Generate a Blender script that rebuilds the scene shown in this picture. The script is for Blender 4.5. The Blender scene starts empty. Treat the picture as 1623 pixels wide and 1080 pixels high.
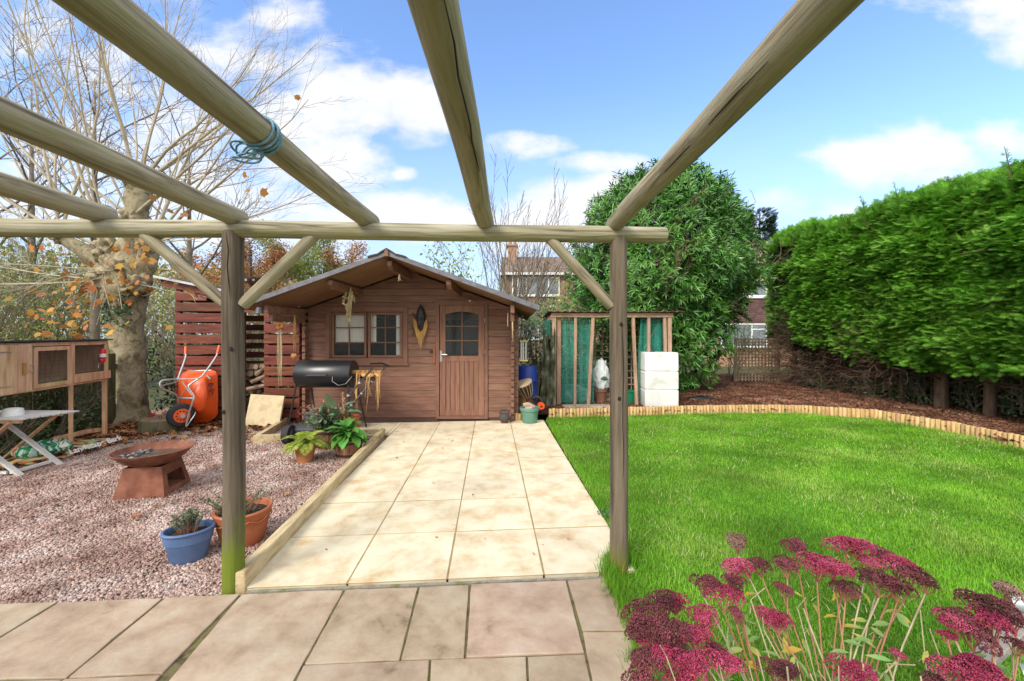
import bpy, math, random
import numpy as np
from mathutils import Vector, Matrix, noise as mnoise
random.seed(7); RNG = np.random.default_rng(11)
R = math.radians; PI = math.pi
scene = bpy.context.scene
COL = scene.collection

# ---------------------------------------------------------------- camera
F, CX, HY, CAMZ = 640.0, 811.5, 530.0, 1.507          # focal length / centre / horizon in photo pixels, eye height
cam = bpy.data.cameras.new('camera'); camo = bpy.data.objects.new('camera', cam); COL.objects.link(camo)
camo.location = (0, 0, CAMZ); camo.rotation_euler = (R(90), 0, 0)
cam.sensor_width = 36; cam.lens = F / 1623 * 36; cam.shift_y = -(540 - HY) / 1623
cam.clip_start = .05; cam.clip_end = 3000
scene.camera = camo
scene.view_settings.view_transform = 'Standard'; scene.view_settings.look = 'None'
scene.view_settings.exposure = 1.68; scene.view_settings.gamma = 1

# ---------------------------------------------------------------- sky, clouds, sun
SUN_EL, SUN_AZ = R(38), R(215)                        # azimuth clockwise from +Y: behind the camera, to its left
world = bpy.data.worlds.new('World'); scene.world = world; world.use_nodes = True
def sky_world():
    nt = world.node_tree; N = nt.nodes; L = nt.links
    for n in list(N): N.remove(n)
    out = N.new('ShaderNodeOutputWorld'); bg = N.new('ShaderNodeBackground'); L.new(bg.outputs[0], out.inputs[0])
    sky = N.new('ShaderNodeTexSky'); sky.sky_type = 'NISHITA'; sky.sun_disc = False
    sky.sun_elevation = SUN_EL; sky.sun_rotation = SUN_AZ; sky.air_density = 1.0; sky.dust_density = .6; sky.ozone_density = 2.0
    tc = N.new('ShaderNodeTexCoord'); sep = N.new('ShaderNodeSeparateXYZ'); L.new(tc.outputs['Generated'], sep.inputs[0])
    def m(op, a, b=None, c=None):
        n = N.new('ShaderNodeMath'); n.operation = op
        for i, q in enumerate((a, b, c)):
            if q is None: continue
            if isinstance(q, (int, float)): n.inputs[i].default_value = q
            else: L.new(q, n.inputs[i])
        return n.outputs[0]
    ay = m('MAXIMUM', m('ABSOLUTE', sep.outputs[1]), .02)
    u = m('DIVIDE', sep.outputs[0], ay); v = m('DIVIDE', sep.outputs[2], ay)
    cmb = N.new('ShaderNodeCombineXYZ'); L.new(u, cmb.inputs[0]); L.new(v, cmb.inputs[1])
    nz = N.new('ShaderNodeTexNoise'); nz.inputs['Scale'].default_value = 5.5; nz.inputs['Detail'].default_value = 9; nz.inputs['Roughness'].default_value = .58
    mp = N.new('ShaderNodeMapping'); mp.inputs['Scale'].default_value = (1, 1.7, 1); L.new(cmb.outputs[0], mp.inputs[0]); L.new(mp.outputs[0], nz.inputs['Vector'])
    blobs = [(600,160,115,48,1.),(515,165,70,55,1.),(675,190,60,40,.9),(470,220,90,70,.9),(520,255,75,50,1.),(380,110,150,70,.6),(290,50,160,60,.45),
             (250,230,200,120,.62),(90,120,160,110,.45),(640,345,120,34,1.),(560,350,90,34,.9),(745,352,70,22,.8),(835,232,58,19,.85),(945,260,75,16,.8),
             (905,325,75,42,1.),(960,300,60,30,.8),(860,360,120,40,.95),(1430,252,118,44,1.),(1345,246,50,22,1.),(1500,285,70,40,.8),(1585,225,60,30,.75),
             (1610,25,75,62,.9),(1555,5,60,30,.7),(1470,0,60,18,.5),(440,20,70,34,.6),(640,275,18,10,.55),(420,340,170,60,.7),(100,330,260,80,.7),(1250,350,200,40,.45)]
    acc = None
    for px, py, rx, ry, s in blobs:
        du = m('MULTIPLY', m('SUBTRACT', u, (px - CX) / F), F / rx); dv = m('MULTIPLY', m('SUBTRACT', v, (HY - py) / F), F / ry)
        q = m('MULTIPLY', m('SUBTRACT', 1.0, m('MULTIPLY', m('ADD', m('MULTIPLY', du, du), m('MULTIPLY', dv, dv)), .42)), s)
        acc = q if acc is None else m('SMOOTH_MAX', acc, q, .12)
    back = m('MAXIMUM', m('LESS_THAN', sep.outputs[1], -.05), m('GREATER_THAN', v, 1.6))
    acc = m('MAXIMUM', acc, -.6); acc = m('ADD', acc, m('MULTIPLY', back, 1.3))   # unseen closed cloud added behind and overhead for whiter, softer ambient light
    fld = m('ADD', acc, m('MULTIPLY', m('SUBTRACT', nz.outputs[0], .5), 2.1))
    mr = N.new('ShaderNodeMapRange'); mr.interpolation_type = 'SMOOTHSTEP'; mr.inputs[1].default_value = .16; mr.inputs[2].default_value = .9
    L.new(fld, mr.inputs[0])
    # low haze towards the horizon
    hz = N.new('ShaderNodeMapRange'); hz.interpolation_type = 'SMOOTHSTEP'; hz.inputs[1].default_value = .0; hz.inputs[2].default_value = .62; hz.inputs[3].default_value = .8; hz.inputs[4].default_value = 0
    L.new(v, hz.inputs[0])
    tint = N.new('ShaderNodeMixRGB'); tint.blend_type = 'MULTIPLY'; tint.inputs[0].default_value = 1; L.new(sky.outputs[0], tint.inputs[1]); tint.inputs[2].default_value = SKY_TINT
    mh = N.new('ShaderNodeMixRGB'); L.new(hz.outputs[0], mh.inputs[0]); L.new(tint.outputs[0], mh.inputs[1]); mh.inputs[2].default_value = HAZE_C
    mc = N.new('ShaderNodeMixRGB'); L.new(m('MULTIPLY', mr.outputs[0], .93), mc.inputs[0]); L.new(mh.outputs[0], mc.inputs[1]); cb = N.new('ShaderNodeMixRGB'); cb.inputs[1].default_value = CLOUD_C; cb.inputs[2].default_value = CLOUD_B   # the added cloud out of view is made brighter to lift the shadows
    L.new(back, cb.inputs[0]); L.new(cb.outputs[0], mc.inputs[2])
    L.new(mc.outputs[0], bg.inputs[0]); bg.inputs[1].default_value = .1
SKY_TINT = (.90, .99, 1.13, 1); HAZE_C = (2.1, 2.5, 2.95, 1); CLOUD_C = (3.3, 3.3, 3.35, 1); CLOUD_B = (5.6, 5.45, 5.2, 1)
sky_world()
sun = bpy.data.lights.new('sun', 'SUN'); suno = bpy.data.objects.new('sun', sun); COL.objects.link(suno)
sun.energy = 1.15; sun.angle = R(22); sun.color = (1, .93, .82)
sd = Vector((math.sin(SUN_AZ) * math.cos(SUN_EL), math.cos(SUN_AZ) * math.cos(SUN_EL), math.sin(SUN_EL)))
suno.rotation_euler = (-sd).to_track_quat('-Z', 'Y').to_euler(); suno.location = (0, 0, 20)

# ---------------------------------------------------------------- helpers
def at(px, py, d): return Vector(((px - CX) / F * d, d, CAMZ + (HY - py) / F * d))     # the point at depth d that the photo shows at px, py
def gr(px, py, z=0.0):
    d = (CAMZ - z) * F / (py - HY); return Vector(((px - CX) / F * d, d, z))
def c8(r, g, b, k=1.0):
    f = lambda v: ((v/255 + .055)/1.055)**2.4 if v > 10 else v/255/12.92
    return (f(r)*k, f(g)*k, f(b)*k)
MATS = {}
def pm(name, cols, sc=6, st=(1,1,1), rough=.75, bump=.2, bsc=None, det=6, isl=0, spec=.3, metal=0, big=.15, trl=0, pos=None, dist=0, coord='Object', bdist=.01, moss=None, hue=.02):
    if name in MATS: return MATS[name]
    mt = bpy.data.materials.new(name); mt.use_nodes = True; MATS[name] = mt
    nt = mt.node_tree; N = nt.nodes; L = nt.links; b = N['Principled BSDF']
    b.inputs['Roughness'].default_value = rough; b.inputs['Metallic'].default_value = metal; b.inputs['Specular IOR Level'].default_value = spec
    if coord == 'World': gm = N.new('ShaderNodeNewGeometry'); co = gm.outputs['Position']
    else: tc = N.new('ShaderNodeTexCoord'); co = tc.outputs[coord]
    mp = N.new('ShaderNodeMapping'); mp.inputs['Scale'].default_value = st; L.new(co, mp.inputs[0])
    nz = N.new('ShaderNodeTexNoise'); nz.inputs['Scale'].default_value = sc; nz.inputs['Detail'].default_value = det; nz.inputs['Distortion'].default_value = dist; nz.inputs['Roughness'].default_value = .6
    L.new(mp.outputs[0], nz.inputs['Vector'])
    rp = N.new('ShaderNodeValToRGB'); cr = rp.color_ramp; n = len(cols)
    pos = pos or [.32 + .36*i/max(1, n-1) for i in range(n)]
    cr.elements[0].position = pos[0]; cr.elements[0].color = (*cols[0], 1)
    if n > 1: cr.elements[1].position = pos[-1]; cr.elements[1].color = (*cols[-1], 1)
    for i in range(1, n-1):
        e = cr.elements.new(pos[i]); e.color = (*cols[i], 1)
    if n == 1: cr.elements[1].color = (*cols[0], 1)
    L.new(nz.outputs[0], rp.inputs[0]); colo = rp.outputs[0]
    if big:
        n2 = N.new('ShaderNodeTexNoise'); n2.inputs['Scale'].default_value = 1.3; n2.inputs['Detail'].default_value = 3; L.new(co, n2.inputs['Vector'])
        mr = N.new('ShaderNodeMapRange'); mr.inputs[1].default_value = .3; mr.inputs[2].default_value = .7; mr.inputs[3].default_value = 1-big; mr.inputs[4].default_value = 1+big; L.new(n2.outputs[0], mr.inputs[0])
        hs = N.new('ShaderNodeHueSaturation'); L.new(mr.outputs[0], hs.inputs['Value']); L.new(colo, hs.inputs['Color']); colo = hs.outputs[0]
    if isl:
        g = N.new('ShaderNodeNewGeometry')
        mr = N.new('ShaderNodeMapRange'); mr.inputs[3].default_value = 1-isl; mr.inputs[4].default_value = 1+isl; L.new(g.outputs['Random Per Island'], mr.inputs[0])
        m7 = N.new('ShaderNodeMath'); m7.operation = 'MULTIPLY'; m7.inputs[1].default_value = 7.31; L.new(g.outputs['Random Per Island'], m7.inputs[0])
        fr = N.new('ShaderNodeMath'); fr.operation = 'FRACT'; L.new(m7.outputs[0], fr.inputs[0])
        m2 = N.new('ShaderNodeMapRange'); m2.inputs[3].default_value = .5-hue; m2.inputs[4].default_value = .5+hue; L.new(fr.outputs[0], m2.inputs[0])
        hs = N.new('ShaderNodeHueSaturation'); L.new(mr.outputs[0], hs.inputs['Value']); L.new(m2.outputs[0], hs.inputs['Hue']); L.new(colo, hs.inputs['Color']); colo = hs.outputs[0]
    if moss:                                           # moss = (colour, z0 full, z1 none): growth that climbs from the foot
        sp = N.new('ShaderNodeSeparateXYZ'); L.new(co, sp.inputs[0])
        mr = N.new('ShaderNodeMapRange'); mr.inputs[1].default_value = moss[1]; mr.inputs[2].default_value = moss[2]; mr.inputs[3].default_value = .75; mr.inputs[4].default_value = -.45; L.new(sp.outputs[2], mr.inputs[0])
        n3 = N.new('ShaderNodeTexNoise'); n3.inputs['Scale'].default_value = 7; n3.inputs['Detail'].default_value = 5
        mp3 = N.new('ShaderNodeMapping'); mp3.inputs['Scale'].default_value = (1, 1, .45); L.new(co, mp3.inputs[0]); L.new(mp3.outputs[0], n3.inputs['Vector'])
        ad = N.new('ShaderNodeMath'); ad.operation = 'ADD'; L.new(mr.outputs[0], ad.inputs[0]); L.new(n3.outputs[0], ad.inputs[1])
        ms = N.new('ShaderNodeMapRange'); ms.inputs[1].default_value = .55; ms.inputs[2].default_value = .95; L.new(ad.outputs[0], ms.inputs[0])
        mx = N.new('ShaderNodeMixRGB'); L.new(ms.outputs[0], mx.inputs[0]); L.new(colo, mx.inputs[1]); mx.inputs[2].default_value = (*moss[0], 1); colo = mx.outputs[0]
    L.new(colo, b.inputs['Base Color'])
    if bump:
        n4 = N.new('ShaderNodeTexNoise'); n4.inputs['Scale'].default_value = bsc or sc*2; n4.inputs['Detail'].default_value = 6; L.new(mp.outputs[0], n4.inputs['Vector'])
        bp = N.new('ShaderNodeBump'); bp.inputs['Strength'].default_value = bump; bp.inputs['Distance'].default_value = bdist; L.new(n4.outputs[0], bp.inputs['Height']); L.new(bp.outputs[0], b.inputs['Normal'])
    if trl:
        t = N.new('ShaderNodeBsdfTranslucent'); L.new(colo, t.inputs[0]); mx = N.new('ShaderNodeMixShader'); mx.inputs[0].default_value = trl
        L.new(b.outputs[0], mx.inputs[1]); L.new(t.outputs[0], mx.inputs[2]); L.new(mx.outputs[0], N['Material Output'].inputs[0])
    return mt
def flat(name, col, rough=.6, metal=0, spec=.4, bump=0): return pm(name, [tuple(v*.88 for v in col), col], sc=9, rough=rough, metal=metal, spec=spec, bump=bump, big=.08)
def glassm(name, col, alpha=.25, rough=.05):
    mt = bpy.data.materials.new(name); mt.use_nodes = True; b = mt.node_tree.nodes['Principled BSDF']
    b.inputs['Base Color'].default_value = (*col, 1); b.inputs['Roughness'].default_value = rough; b.inputs['Alpha'].default_value = alpha; b.inputs['Specular IOR Level'].default_value = .6
    return mt

def wloc(o):
    v = Vector((0, 0, 0))
    while o is not None: v = v + o.location; o = o.parent
    return v
def tag(o, label=None, cat=None, group=None, kind=None):
    if label: o['label'] = label
    if cat: o['category'] = cat
    if group: o['group'] = group
    if kind: o['kind'] = kind
    return o
def thing(name, label, cat, loc=(0,0,0), rz=0, group=None):
    o = bpy.data.objects.new(name, None); COL.objects.link(o); o.location = loc; o.rotation_euler = (0, 0, rz); o.empty_display_size = .1
    return tag(o, label, cat, group)
def copy_tree(o, parent=None):
    c = o.copy(); COL.objects.link(c); c.parent = parent
    for ch in list(o.children): copy_tree(ch, c)
    return c
def link_mesh(me, name, mat, parent, loc=None):
    o = bpy.data.objects.new(name, me); COL.objects.link(o)
    for q in (mat if isinstance(mat, (list, tuple)) else [mat]): me.materials.append(q)
    if parent is not None: o.parent = parent
    if loc is not None: o.location = loc
    return o
class MB:
    def __init__(s): s.v = []; s.f = []; s.m = []; s.cur = 0
    def add(s, V, Fs):
        o = len(s.v); s.v.extend([tuple(q) for q in V]); s.f.extend([tuple(i+o for i in f) for f in Fs]); s.m.extend([s.cur]*len(Fs)); return s
    def box(s, x0, x1, y0, y1, z0, z1):
        V = [(x0,y0,z0),(x1,y0,z0),(x1,y1,z0),(x0,y1,z0),(x0,y0,z1),(x1,y0,z1),(x1,y1,z1),(x0,y1,z1)]
        return s.add(V, [(3,2,1,0),(4,5,6,7),(0,1,5,4),(1,2,6,5),(2,3,7,6),(3,0,4,7)])
    def obox(s, c, size, rot=(0,0,0), taper=1):
        m = Matrix.Translation(c) @ (rot if isinstance(rot, Matrix) else Matrix.Rotation(rot[2],4,'Z') @ Matrix.Rotation(rot[1],4,'Y') @ Matrix.Rotation(rot[0],4,'X'))
        V = []
        for z in (-1, 1):
            t = taper if z > 0 else 1
            for x, y in ((-1,-1),(1,-1),(1,1),(-1,1)): V.append(m @ Vector((x*size[0]/2*t, y*size[1]/2*t, z*size[2]/2)))
        return s.add(V, [(3,2,1,0),(4,5,6,7),(0,1,5,4),(1,2,6,5),(2,3,7,6),(3,0,4,7)])
    def beam(s, p, q, w, h, up=(0,0,1)):               # box along p-q: w sideways, h along up
        p = Vector(p); q = Vector(q); d = (q-p).normalized(); sd = d.cross(Vector(up)); sd = sd.normalized() if sd.length > 1e-5 else Vector((1,0,0)); u = sd.cross(d)
        V = [e + sd*a*w/2 + u*b*h/2 for e in (p, q) for a, b in ((-1,-1),(1,-1),(1,1),(-1,1))]
        return s.add(V, [(3,2,1,0),(4,5,6,7),(0,1,5,4),(1,2,6,5),(2,3,7,6),(3,0,4,7)])
    def tube(s, pts, rad, n=6, cap=True):
        pts = [Vector(p) for p in pts]; k = len(pts)
        if not isinstance(rad, (list, tuple)): rad = [rad]*k
        if len(rad) < k: rad = list(rad)+[rad[-1]]*(k-len(rad))
        V = []; Fs = []; t0 = (pts[1]-pts[0]).normalized(); a = Vector((0,0,1)) if abs(t0.z) < .9 else Vector((1,0,0)); nn = t0.cross(a).normalized()
        for i in range(k):
            t = (pts[min(k-1,i+1)] - pts[max(0,i-1)]).normalized(); nn = (nn - t*nn.dot(t)); nn = nn.normalized() if nn.length > 1e-6 else t.orthogonal().normalized(); bb = t.cross(nn)
            for j in range(n):
                an = 2*PI*j/n; V.append(pts[i] + (nn*math.cos(an) + bb*math.sin(an))*rad[i])
        for i in range(k-1):
            for j in range(n): j2 = (j+1) % n; Fs.append((i*n+j, i*n+j2, (i+1)*n+j2, (i+1)*n+j))
        if cap: Fs.append(tuple(range(n))[::-1]); Fs.append(tuple((k-1)*n+j for j in range(n)))
        return s.add(V, Fs)
    def lathe(s, prof, n=24, c=(0,0,0), sx=1, sy=1, close=False):
        V = [(c[0]+r*sx*math.cos(2*PI*j/n), c[1]+r*sy*math.sin(2*PI*j/n), c[2]+z) for r, z in prof for j in range(n)]; k = len(prof)
        Fs = [(i*n+j, i*n+(j+1)%n, (i+1)*n+(j+1)%n, (i+1)*n+j) for i in range(k-1) for j in range(n)]
        if prof[0][0] > 1e-4: Fs.append(tuple(range(n))[::-1])
        if prof[-1][0] > 1e-4 : Fs.append(tuple((k-1)*n+j for j in range(n)))
        return s.add(V, Fs)
    def blob(s, c, r, nz=.15, fr=3, sub=3, seed=0):
        V, Fs = ICO[sub]; V2 = []
        for q in V:
            d = 1 + nz*mnoise.noise(Vector(q)*fr + Vector((seed*3.7, seed, 0))); V2.append((c[0]+q[0]*r[0]*d, c[1]+q[1]*r[1]*d, c[2]+q[2]*r[2]*d))
        return s.add(V2, Fs)
    def prism(s, poly, h0, h1, axis='z'):              # polygon in two axes, extruded along the third
        n = len(poly); f = {'z': lambda a,b,h: (a,b,h), 'y': lambda a,b,h: (a,h,b), 'x': lambda a,b,h: (h,a,b)}[axis]
        V = [f(a,b,h0) for a,b in poly] + [f(a,b,h1) for a,b in poly]
        return s.add(V, [tuple(range(n))[::-1], tuple(range(n,2*n))] + [(i,(i+1)%n,n+(i+1)%n,n+i) for i in range(n)])
    def build(s, name, mat, parent=None, world=False, smooth=False, bevel=0, label=None, seg=2):
        me = bpy.data.meshes.new(name); V = np.array(s.v, dtype=float).reshape(-1, 3); loc = None
        if parent is not None and world: V = V - np.array(wloc(parent))
        elif parent is None:
            loc = Vector((float((V[:,0].min()+V[:,0].max())/2), float((V[:,1].min()+V[:,1].max())/2), float(V[:,2].min()))); V = V - np.array(loc)
        me.from_pydata([tuple(q) for q in V], [], s.f)
        if isinstance(mat, (list, tuple)): me.polygons.foreach_set('material_index', s.m)
        if smooth:
            me.polygons.foreach_set('use_smooth', [True]*len(s.f))
            if smooth != 'all':
                try: me.set_sharp_from_angle(angle=R(40))
                except Exception: pass
        me.validate(); me.update()
        o = link_mesh(me, name, mat, parent, loc)
        if bevel:
            bv = o.modifiers.new('b', 'BEVEL'); bv.width = bevel; bv.segments = seg; bv.limit_method = 'ANGLE'; bv.angle_limit = R(35); bv.harden_normals = False
        if label: o['label'] = label
        return o
def _ico():
    import bmesh
    d = {}
    for sub in (1, 2, 3, 4):
        bm = bmesh.new(); bmesh.ops.create_icosphere(bm, subdivisions=sub, radius=1); bm.verts.ensure_lookup_table()
        d[sub] = ([tuple(v.co) for v in bm.verts], [tuple(v.index for v in f.verts) for f in bm.faces]); bm.free()
    return d
ICO = _ico()
def npm(name, V, Fc, mat, parent=None, world=True, smooth=False, label=None, sizes=None):
    """V (n,3); Fc (m,k) faces all with k corners, or a list of such arrays"""
    Fl = Fc if isinstance(Fc, list) else [Fc]
    me = bpy.data.meshes.new(name); loc = None; V = np.asarray(V, dtype=np.float64)
    if parent is not None and world: V = V - np.array(wloc(parent))
    elif parent is None: loc = Vector(((V[:,0].min()+V[:,0].max())/2, (V[:,1].min()+V[:,1].max())/2, V[:,2].min())); V = V - np.array(loc)
    me.vertices.add(len(V)); me.vertices.foreach_set('co', V.astype(np.float32).ravel())
    nl = sum(f.size for f in Fl); npol = sum(len(f) for f in Fl); me.loops.add(nl); me.polygons.add(npol)
    me.loops.foreach_set('vertex_index', np.concatenate([f.ravel() for f in Fl]).astype(np.int32))
    tot = np.concatenate([np.full(len(f), f.shape[1]) for f in Fl]); st = np.concatenate([[0], np.cumsum(tot)[:-1]])
    me.polygons.foreach_set('loop_start', st.astype(np.int32))
    try: me.polygons.foreach_set('loop_total', tot.astype(np.int32))
    except Exception: pass
    if smooth: me.polygons.foreach_set('use_smooth', np.ones(npol, dtype=bool))
    me.update(calc_edges=True); me.validate()
    o = link_mesh(me, name, mat, parent, loc)
    if label: o['label'] = label
    return o
def scat(tv, tf, P, Rm, S):
    tv = np.asarray(tv, float); tf = np.asarray(tf, int); P = np.asarray(P); n = len(P); S = np.asarray(S, float)
    if S.ndim == 1: S = np.repeat(S[:,None], 3, 1)
    V = np.einsum('nij,nkj->nki', Rm, tv[None]*S[:,None,:]) + P[:,None]
    return V.reshape(-1, 3), (tf[None] + (np.arange(n)*len(tv))[:,None,None]).reshape(-1, tf.shape[1])
def frames(D, Nn):                                      # columns: side, along D, normal ~ Nn
    D = D/np.linalg.norm(D, axis=1, keepdims=True); X = np.cross(D, Nn); X /= (np.linalg.norm(X, axis=1, keepdims=True)+1e-9); Z = np.cross(X, D)
    return np.stack([X, D, Z], axis=2)
def rdir(n): q = RNG.normal(size=(n,3)); return q/np.linalg.norm(q, axis=1, keepdims=True)
def merge(parts):
    Vs = []; Fs = []; o = 0
    for V, Fq in parts: Vs.append(V); Fs.append(Fq+o); o += len(V)
    return np.concatenate(Vs), np.concatenate(Fs)
# templates: leaf lies along +Y, faces +Z
LEAF = (np.array([(0,0,0),(-.22,.3,.06),(0,.32,0),(.22,.3,.06),(-.24,.62,.05),(0,.64,-.02),(.24,.62,.05),(0,1,-.1)]), np.array([(0,2,1,1),(0,3,2,2),(1,2,5,4),(2,3,6,5),(4,5,7,7),(5,6,7,7)]))
def tri(fs): return np.array(fs)
LEAF = (LEAF[0], tri([(0,2,1),(0,3,2),(1,2,5),(1,5,4),(2,3,6),(2,6,5),(4,5,7),(5,6,7)]))
LEAF2 = (np.array([(0,0,0),(-.3,.45,.08),(.3,.45,.08),(0,1,-.06)]), tri([(0,2,1),(1,2,3)]))
def frond(n=6, w=.042, ang=34, l0=.55):
    V = []; T = []
    def spike(bx, by, ax, ay, ln, wd, z=0):
        o = len(V); px, py = -ay, ax
        V.extend([(bx-px*wd/2, by-py*wd/2, 0), (bx+px*wd/2, by+py*wd/2, 0), (bx+ax*ln, by+ay*ln, z)]); T.append((o, o+1, o+2))
    spike(0, 0, 0, 1, 1.0, w*1.2, -.06)
    for i in range(n):
        y = .08 + .8*i/n; ln = l0*(1-.75*i/n)
        for s in (-1, 1):
            a = R(ang + (i % 2)*6); spike(0, y, s*math.sin(a), math.cos(a), ln, w*1.3, -.05*ln)
            if i < n*.7:
                bx, by = s*math.sin(a)*ln*.4, y+math.cos(a)*ln*.4
                spike(bx, by, s*math.sin(a+.6), math.cos(a+.6), ln*.45, w, -.03); spike(bx, by, s*math.sin(a-.6), math.cos(a-.6), ln*.5, w, .03)
    return np.array(V), np.array(T)
FROND = frond()
SPRAY = frond(5, .05, 30, .6)
def sheet(name, poly, z, mat, kind='structure', label=None, res=None):
    mb = MB(); mb.add([(p[0], p[1], z) for p in poly], [tuple(range(len(poly)))]); o = mb.build(name, mat); o['kind'] = kind; return o
def inpoly(P, poly):
    x = P[:,0]; y = P[:,1]; ins = np.zeros(len(P), bool); n = len(poly)
    for i in range(n):
        x1, y1 = poly[i][0], poly[i][1]; x2, y2 = poly[(i+1)%n][0], poly[(i+1)%n][1]
        cnd = ((y1 > y) != (y2 > y)) & (x < (x2-x1)*(y-y1)/((y2-y1) if abs(y2-y1) > 1e-9 else 1e-9) + x1); ins ^= cnd
    return ins
def rpoly(poly, dens):                                 # random points in polygon; dens(d) per square metre
    xs = [p[0] for p in poly]; ys = [p[1] for p in poly]; dm = max(dens(q) for q in np.linspace(min(ys), max(ys), 20)); A = (max(xs)-min(xs))*(max(ys)-min(ys))
    P = np.stack([RNG.uniform(min(xs), max(xs), int(A*dm)), RNG.uniform(min(ys), max(ys), int(A*dm))], 1)
    P = P[inpoly(P, poly)]; k = RNG.random(len(P))*dm < np.array([dens(y) for y in P[:,1]]); P = P[k]
    return P[np.abs(P[:,0]) < P[:,1]*1.7 + 1.0]        # only what a view near the photo's could show
# ---------------------------------------------------------------- materials
M = {}
M['pole'] = pm('pole_wood', [(.10,.08,.055),(.25,.21,.14),(.36,.32,.225),(.27,.25,.13)], sc=13, st=(2.2,2.2,.14), bump=.7, bsc=26, rough=.88, big=.28, dist=.5, moss=((.27,.25,.06), -.5, -.4))
M['beam'] = pm('beam_wood', [(.10,.085,.06),(.26,.235,.15),(.38,.35,.26),(.29,.265,.21)], sc=13, st=(2.2,2.2,.12), bump=.7, bsc=26, rough=.88, big=.25, dist=.5)
M['post'] = pm('post_wood', [(.04,.03,.02),(.105,.082,.058),(.16,.13,.092)], sc=12, st=(2.2,2.2,.12), bump=.7, bsc=24, rough=.9, big=.2, dist=.4, moss=((.13,.17,.018), .0, 1.15))
M['post2'] = pm('post_wood_dry', [(.06,.045,.03),(.14,.11,.075),(.21,.17,.12)], sc=12, st=(2.2,2.2,.12), bump=.7, bsc=24, rough=.9, big=.2, dist=.4, moss=((.15,.16,.02), .02, .5))
def algae(mt, col, k=.75):                             # green growth on the damp underside of a lying pole
    nt = mt.node_tree; N = nt.nodes; L = nt.links; b = N['Principled BSDF']; src = b.inputs['Base Color'].links[0].from_socket
    g = N.new('ShaderNodeNewGeometry'); sp = N.new('ShaderNodeSeparateXYZ'); L.new(g.outputs['Normal'], sp.inputs[0])
    tc = N.new('ShaderNodeTexCoord'); nz = N.new('ShaderNodeTexNoise'); nz.inputs['Scale'].default_value = 5; nz.inputs['Detail'].default_value = 6; L.new(tc.outputs['Object'], nz.inputs['Vector'])
    a = N.new('ShaderNodeMath'); a.operation = 'MULTIPLY_ADD'; a.inputs[1].default_value = -.55; L.new(sp.outputs[2], a.inputs[0]); L.new(nz.outputs[0], a.inputs[2])
    mr = N.new('ShaderNodeMapRange'); mr.inputs[1].default_value = .42; mr.inputs[2].default_value = .95; mr.inputs[4].default_value = k; L.new(a.outputs[0], mr.inputs[0])
    mx = N.new('ShaderNodeMixRGB'); L.new(mr.outputs[0], mx.inputs[0]); L.new(src, mx.inputs[1]); mx.inputs[2].default_value = (*col, 1); L.new(mx.outputs[0], b.inputs['Base Color'])
algae(M['beam'], (.25,.24,.06), .5); algae(M['pole'], (.29,.26,.12), .3)
M['crack'] = flat('dark_crack', (.02,.016,.012), .95)
M['endgrain'] = pm('end_grain', [(.2,.16,.1),(.4,.33,.22)], sc=14, bump=.2)
M['shed'] = pm('shed_board', [(.13,.066,.044),(.20,.103,.07),(.25,.135,.093)], sc=4, st=(.6,3,7), bump=.25, bsc=12, rough=.6, isl=.12, big=.08, hue=.008)
M['shedv'] = pm('shed_board_upright', [(.15,.075,.048),(.215,.108,.07),(.26,.138,.09)], sc=4, st=(7,3,.6), bump=.25, bsc=12, rough=.6, isl=.1, big=.06, hue=.008)
M['shedtrim'] = pm('shed_trim', [(.155,.077,.05),(.22,.11,.073)], sc=5, bump=.15, rough=.6, big=.06)
M['soffit'] = pm('soffit', [(.2,.10,.055),(.29,.155,.09)], sc=4, st=(.8,6,1), bump=.2, rough=.7, isl=.08)
M['felt'] = pm('roof_felt', [(.03,.03,.034),(.075,.075,.085)], sc=30, bump=.3, rough=.9)
M['verge'] = pm('verge_metal', [(.09,.09,.105),(.16,.16,.18)], sc=12, bump=.1, rough=.55, spec=.5)
M['cedar'] = pm('stained_slat', [(.075,.02,.012),(.15,.042,.024),(.21,.065,.036)], sc=4, st=(.7,3,6), bump=.25, bsc=12, rough=.5, isl=.14, hue=.01)
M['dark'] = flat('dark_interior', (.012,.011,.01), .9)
M['glass'] = flat('dark_glass', (.018,.02,.02), .06, spec=.7)
M['cloth'] = pm('white_cloth', [(.72,.69,.6),(.82,.79,.7)], sc=3, st=(6,6,.8), bump=.3, rough=.9)
M['gravelbase'] = pm('gravel_bed', [(.13,.075,.06),(.3,.2,.17),(.42,.3,.26)], sc=60, bump=.8, rough=.95, coord='World')
M['stone'] = pm('gravel_stone', [(.25,.15,.12),(.40,.28,.235),(.54,.435,.39)], sc=3, rough=.85, bump=.15, bsc=60, isl=.36, hue=.018, big=.08)
M['soil'] = pm('soil', [(.02,.012,.008),(.06,.035,.022)], sc=25, bump=.8, rough=1, coord='World')
M['mulchbase'] = pm('mulch_bed', [(.035,.018,.012),(.10,.05,.032)], sc=30, bump=.8, rough=1, coord='World')
M['chip'] = pm('bark_chip', [(.08,.032,.018),(.17,.075,.042),(.3,.16,.10)], sc=2, rough=.9, isl=.6, hue=.015, bump=.2)
M['lawnbase'] = pm('lawn_soil', [(.05,.13,.008),(.09,.21,.015)], sc=12, bump=.6, rough=1, coord='World')
M['grass'] = pm('grass_blade', [(.125,.31,.02),(.19,.42,.026),(.32,.50,.08)], sc=1.1, rough=.5, bump=0, isl=.35, hue=.02, trl=.35, big=.3, coord='World', det=4)
M['drygrass'] = flat('straw_blade', (.42,.40,.2), .7)
M['land'] = pm('far_ground', [(.05,.06,.02),(.10,.10,.045)], sc=1.5, bump=.4, rough=1, coord='World')
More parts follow.
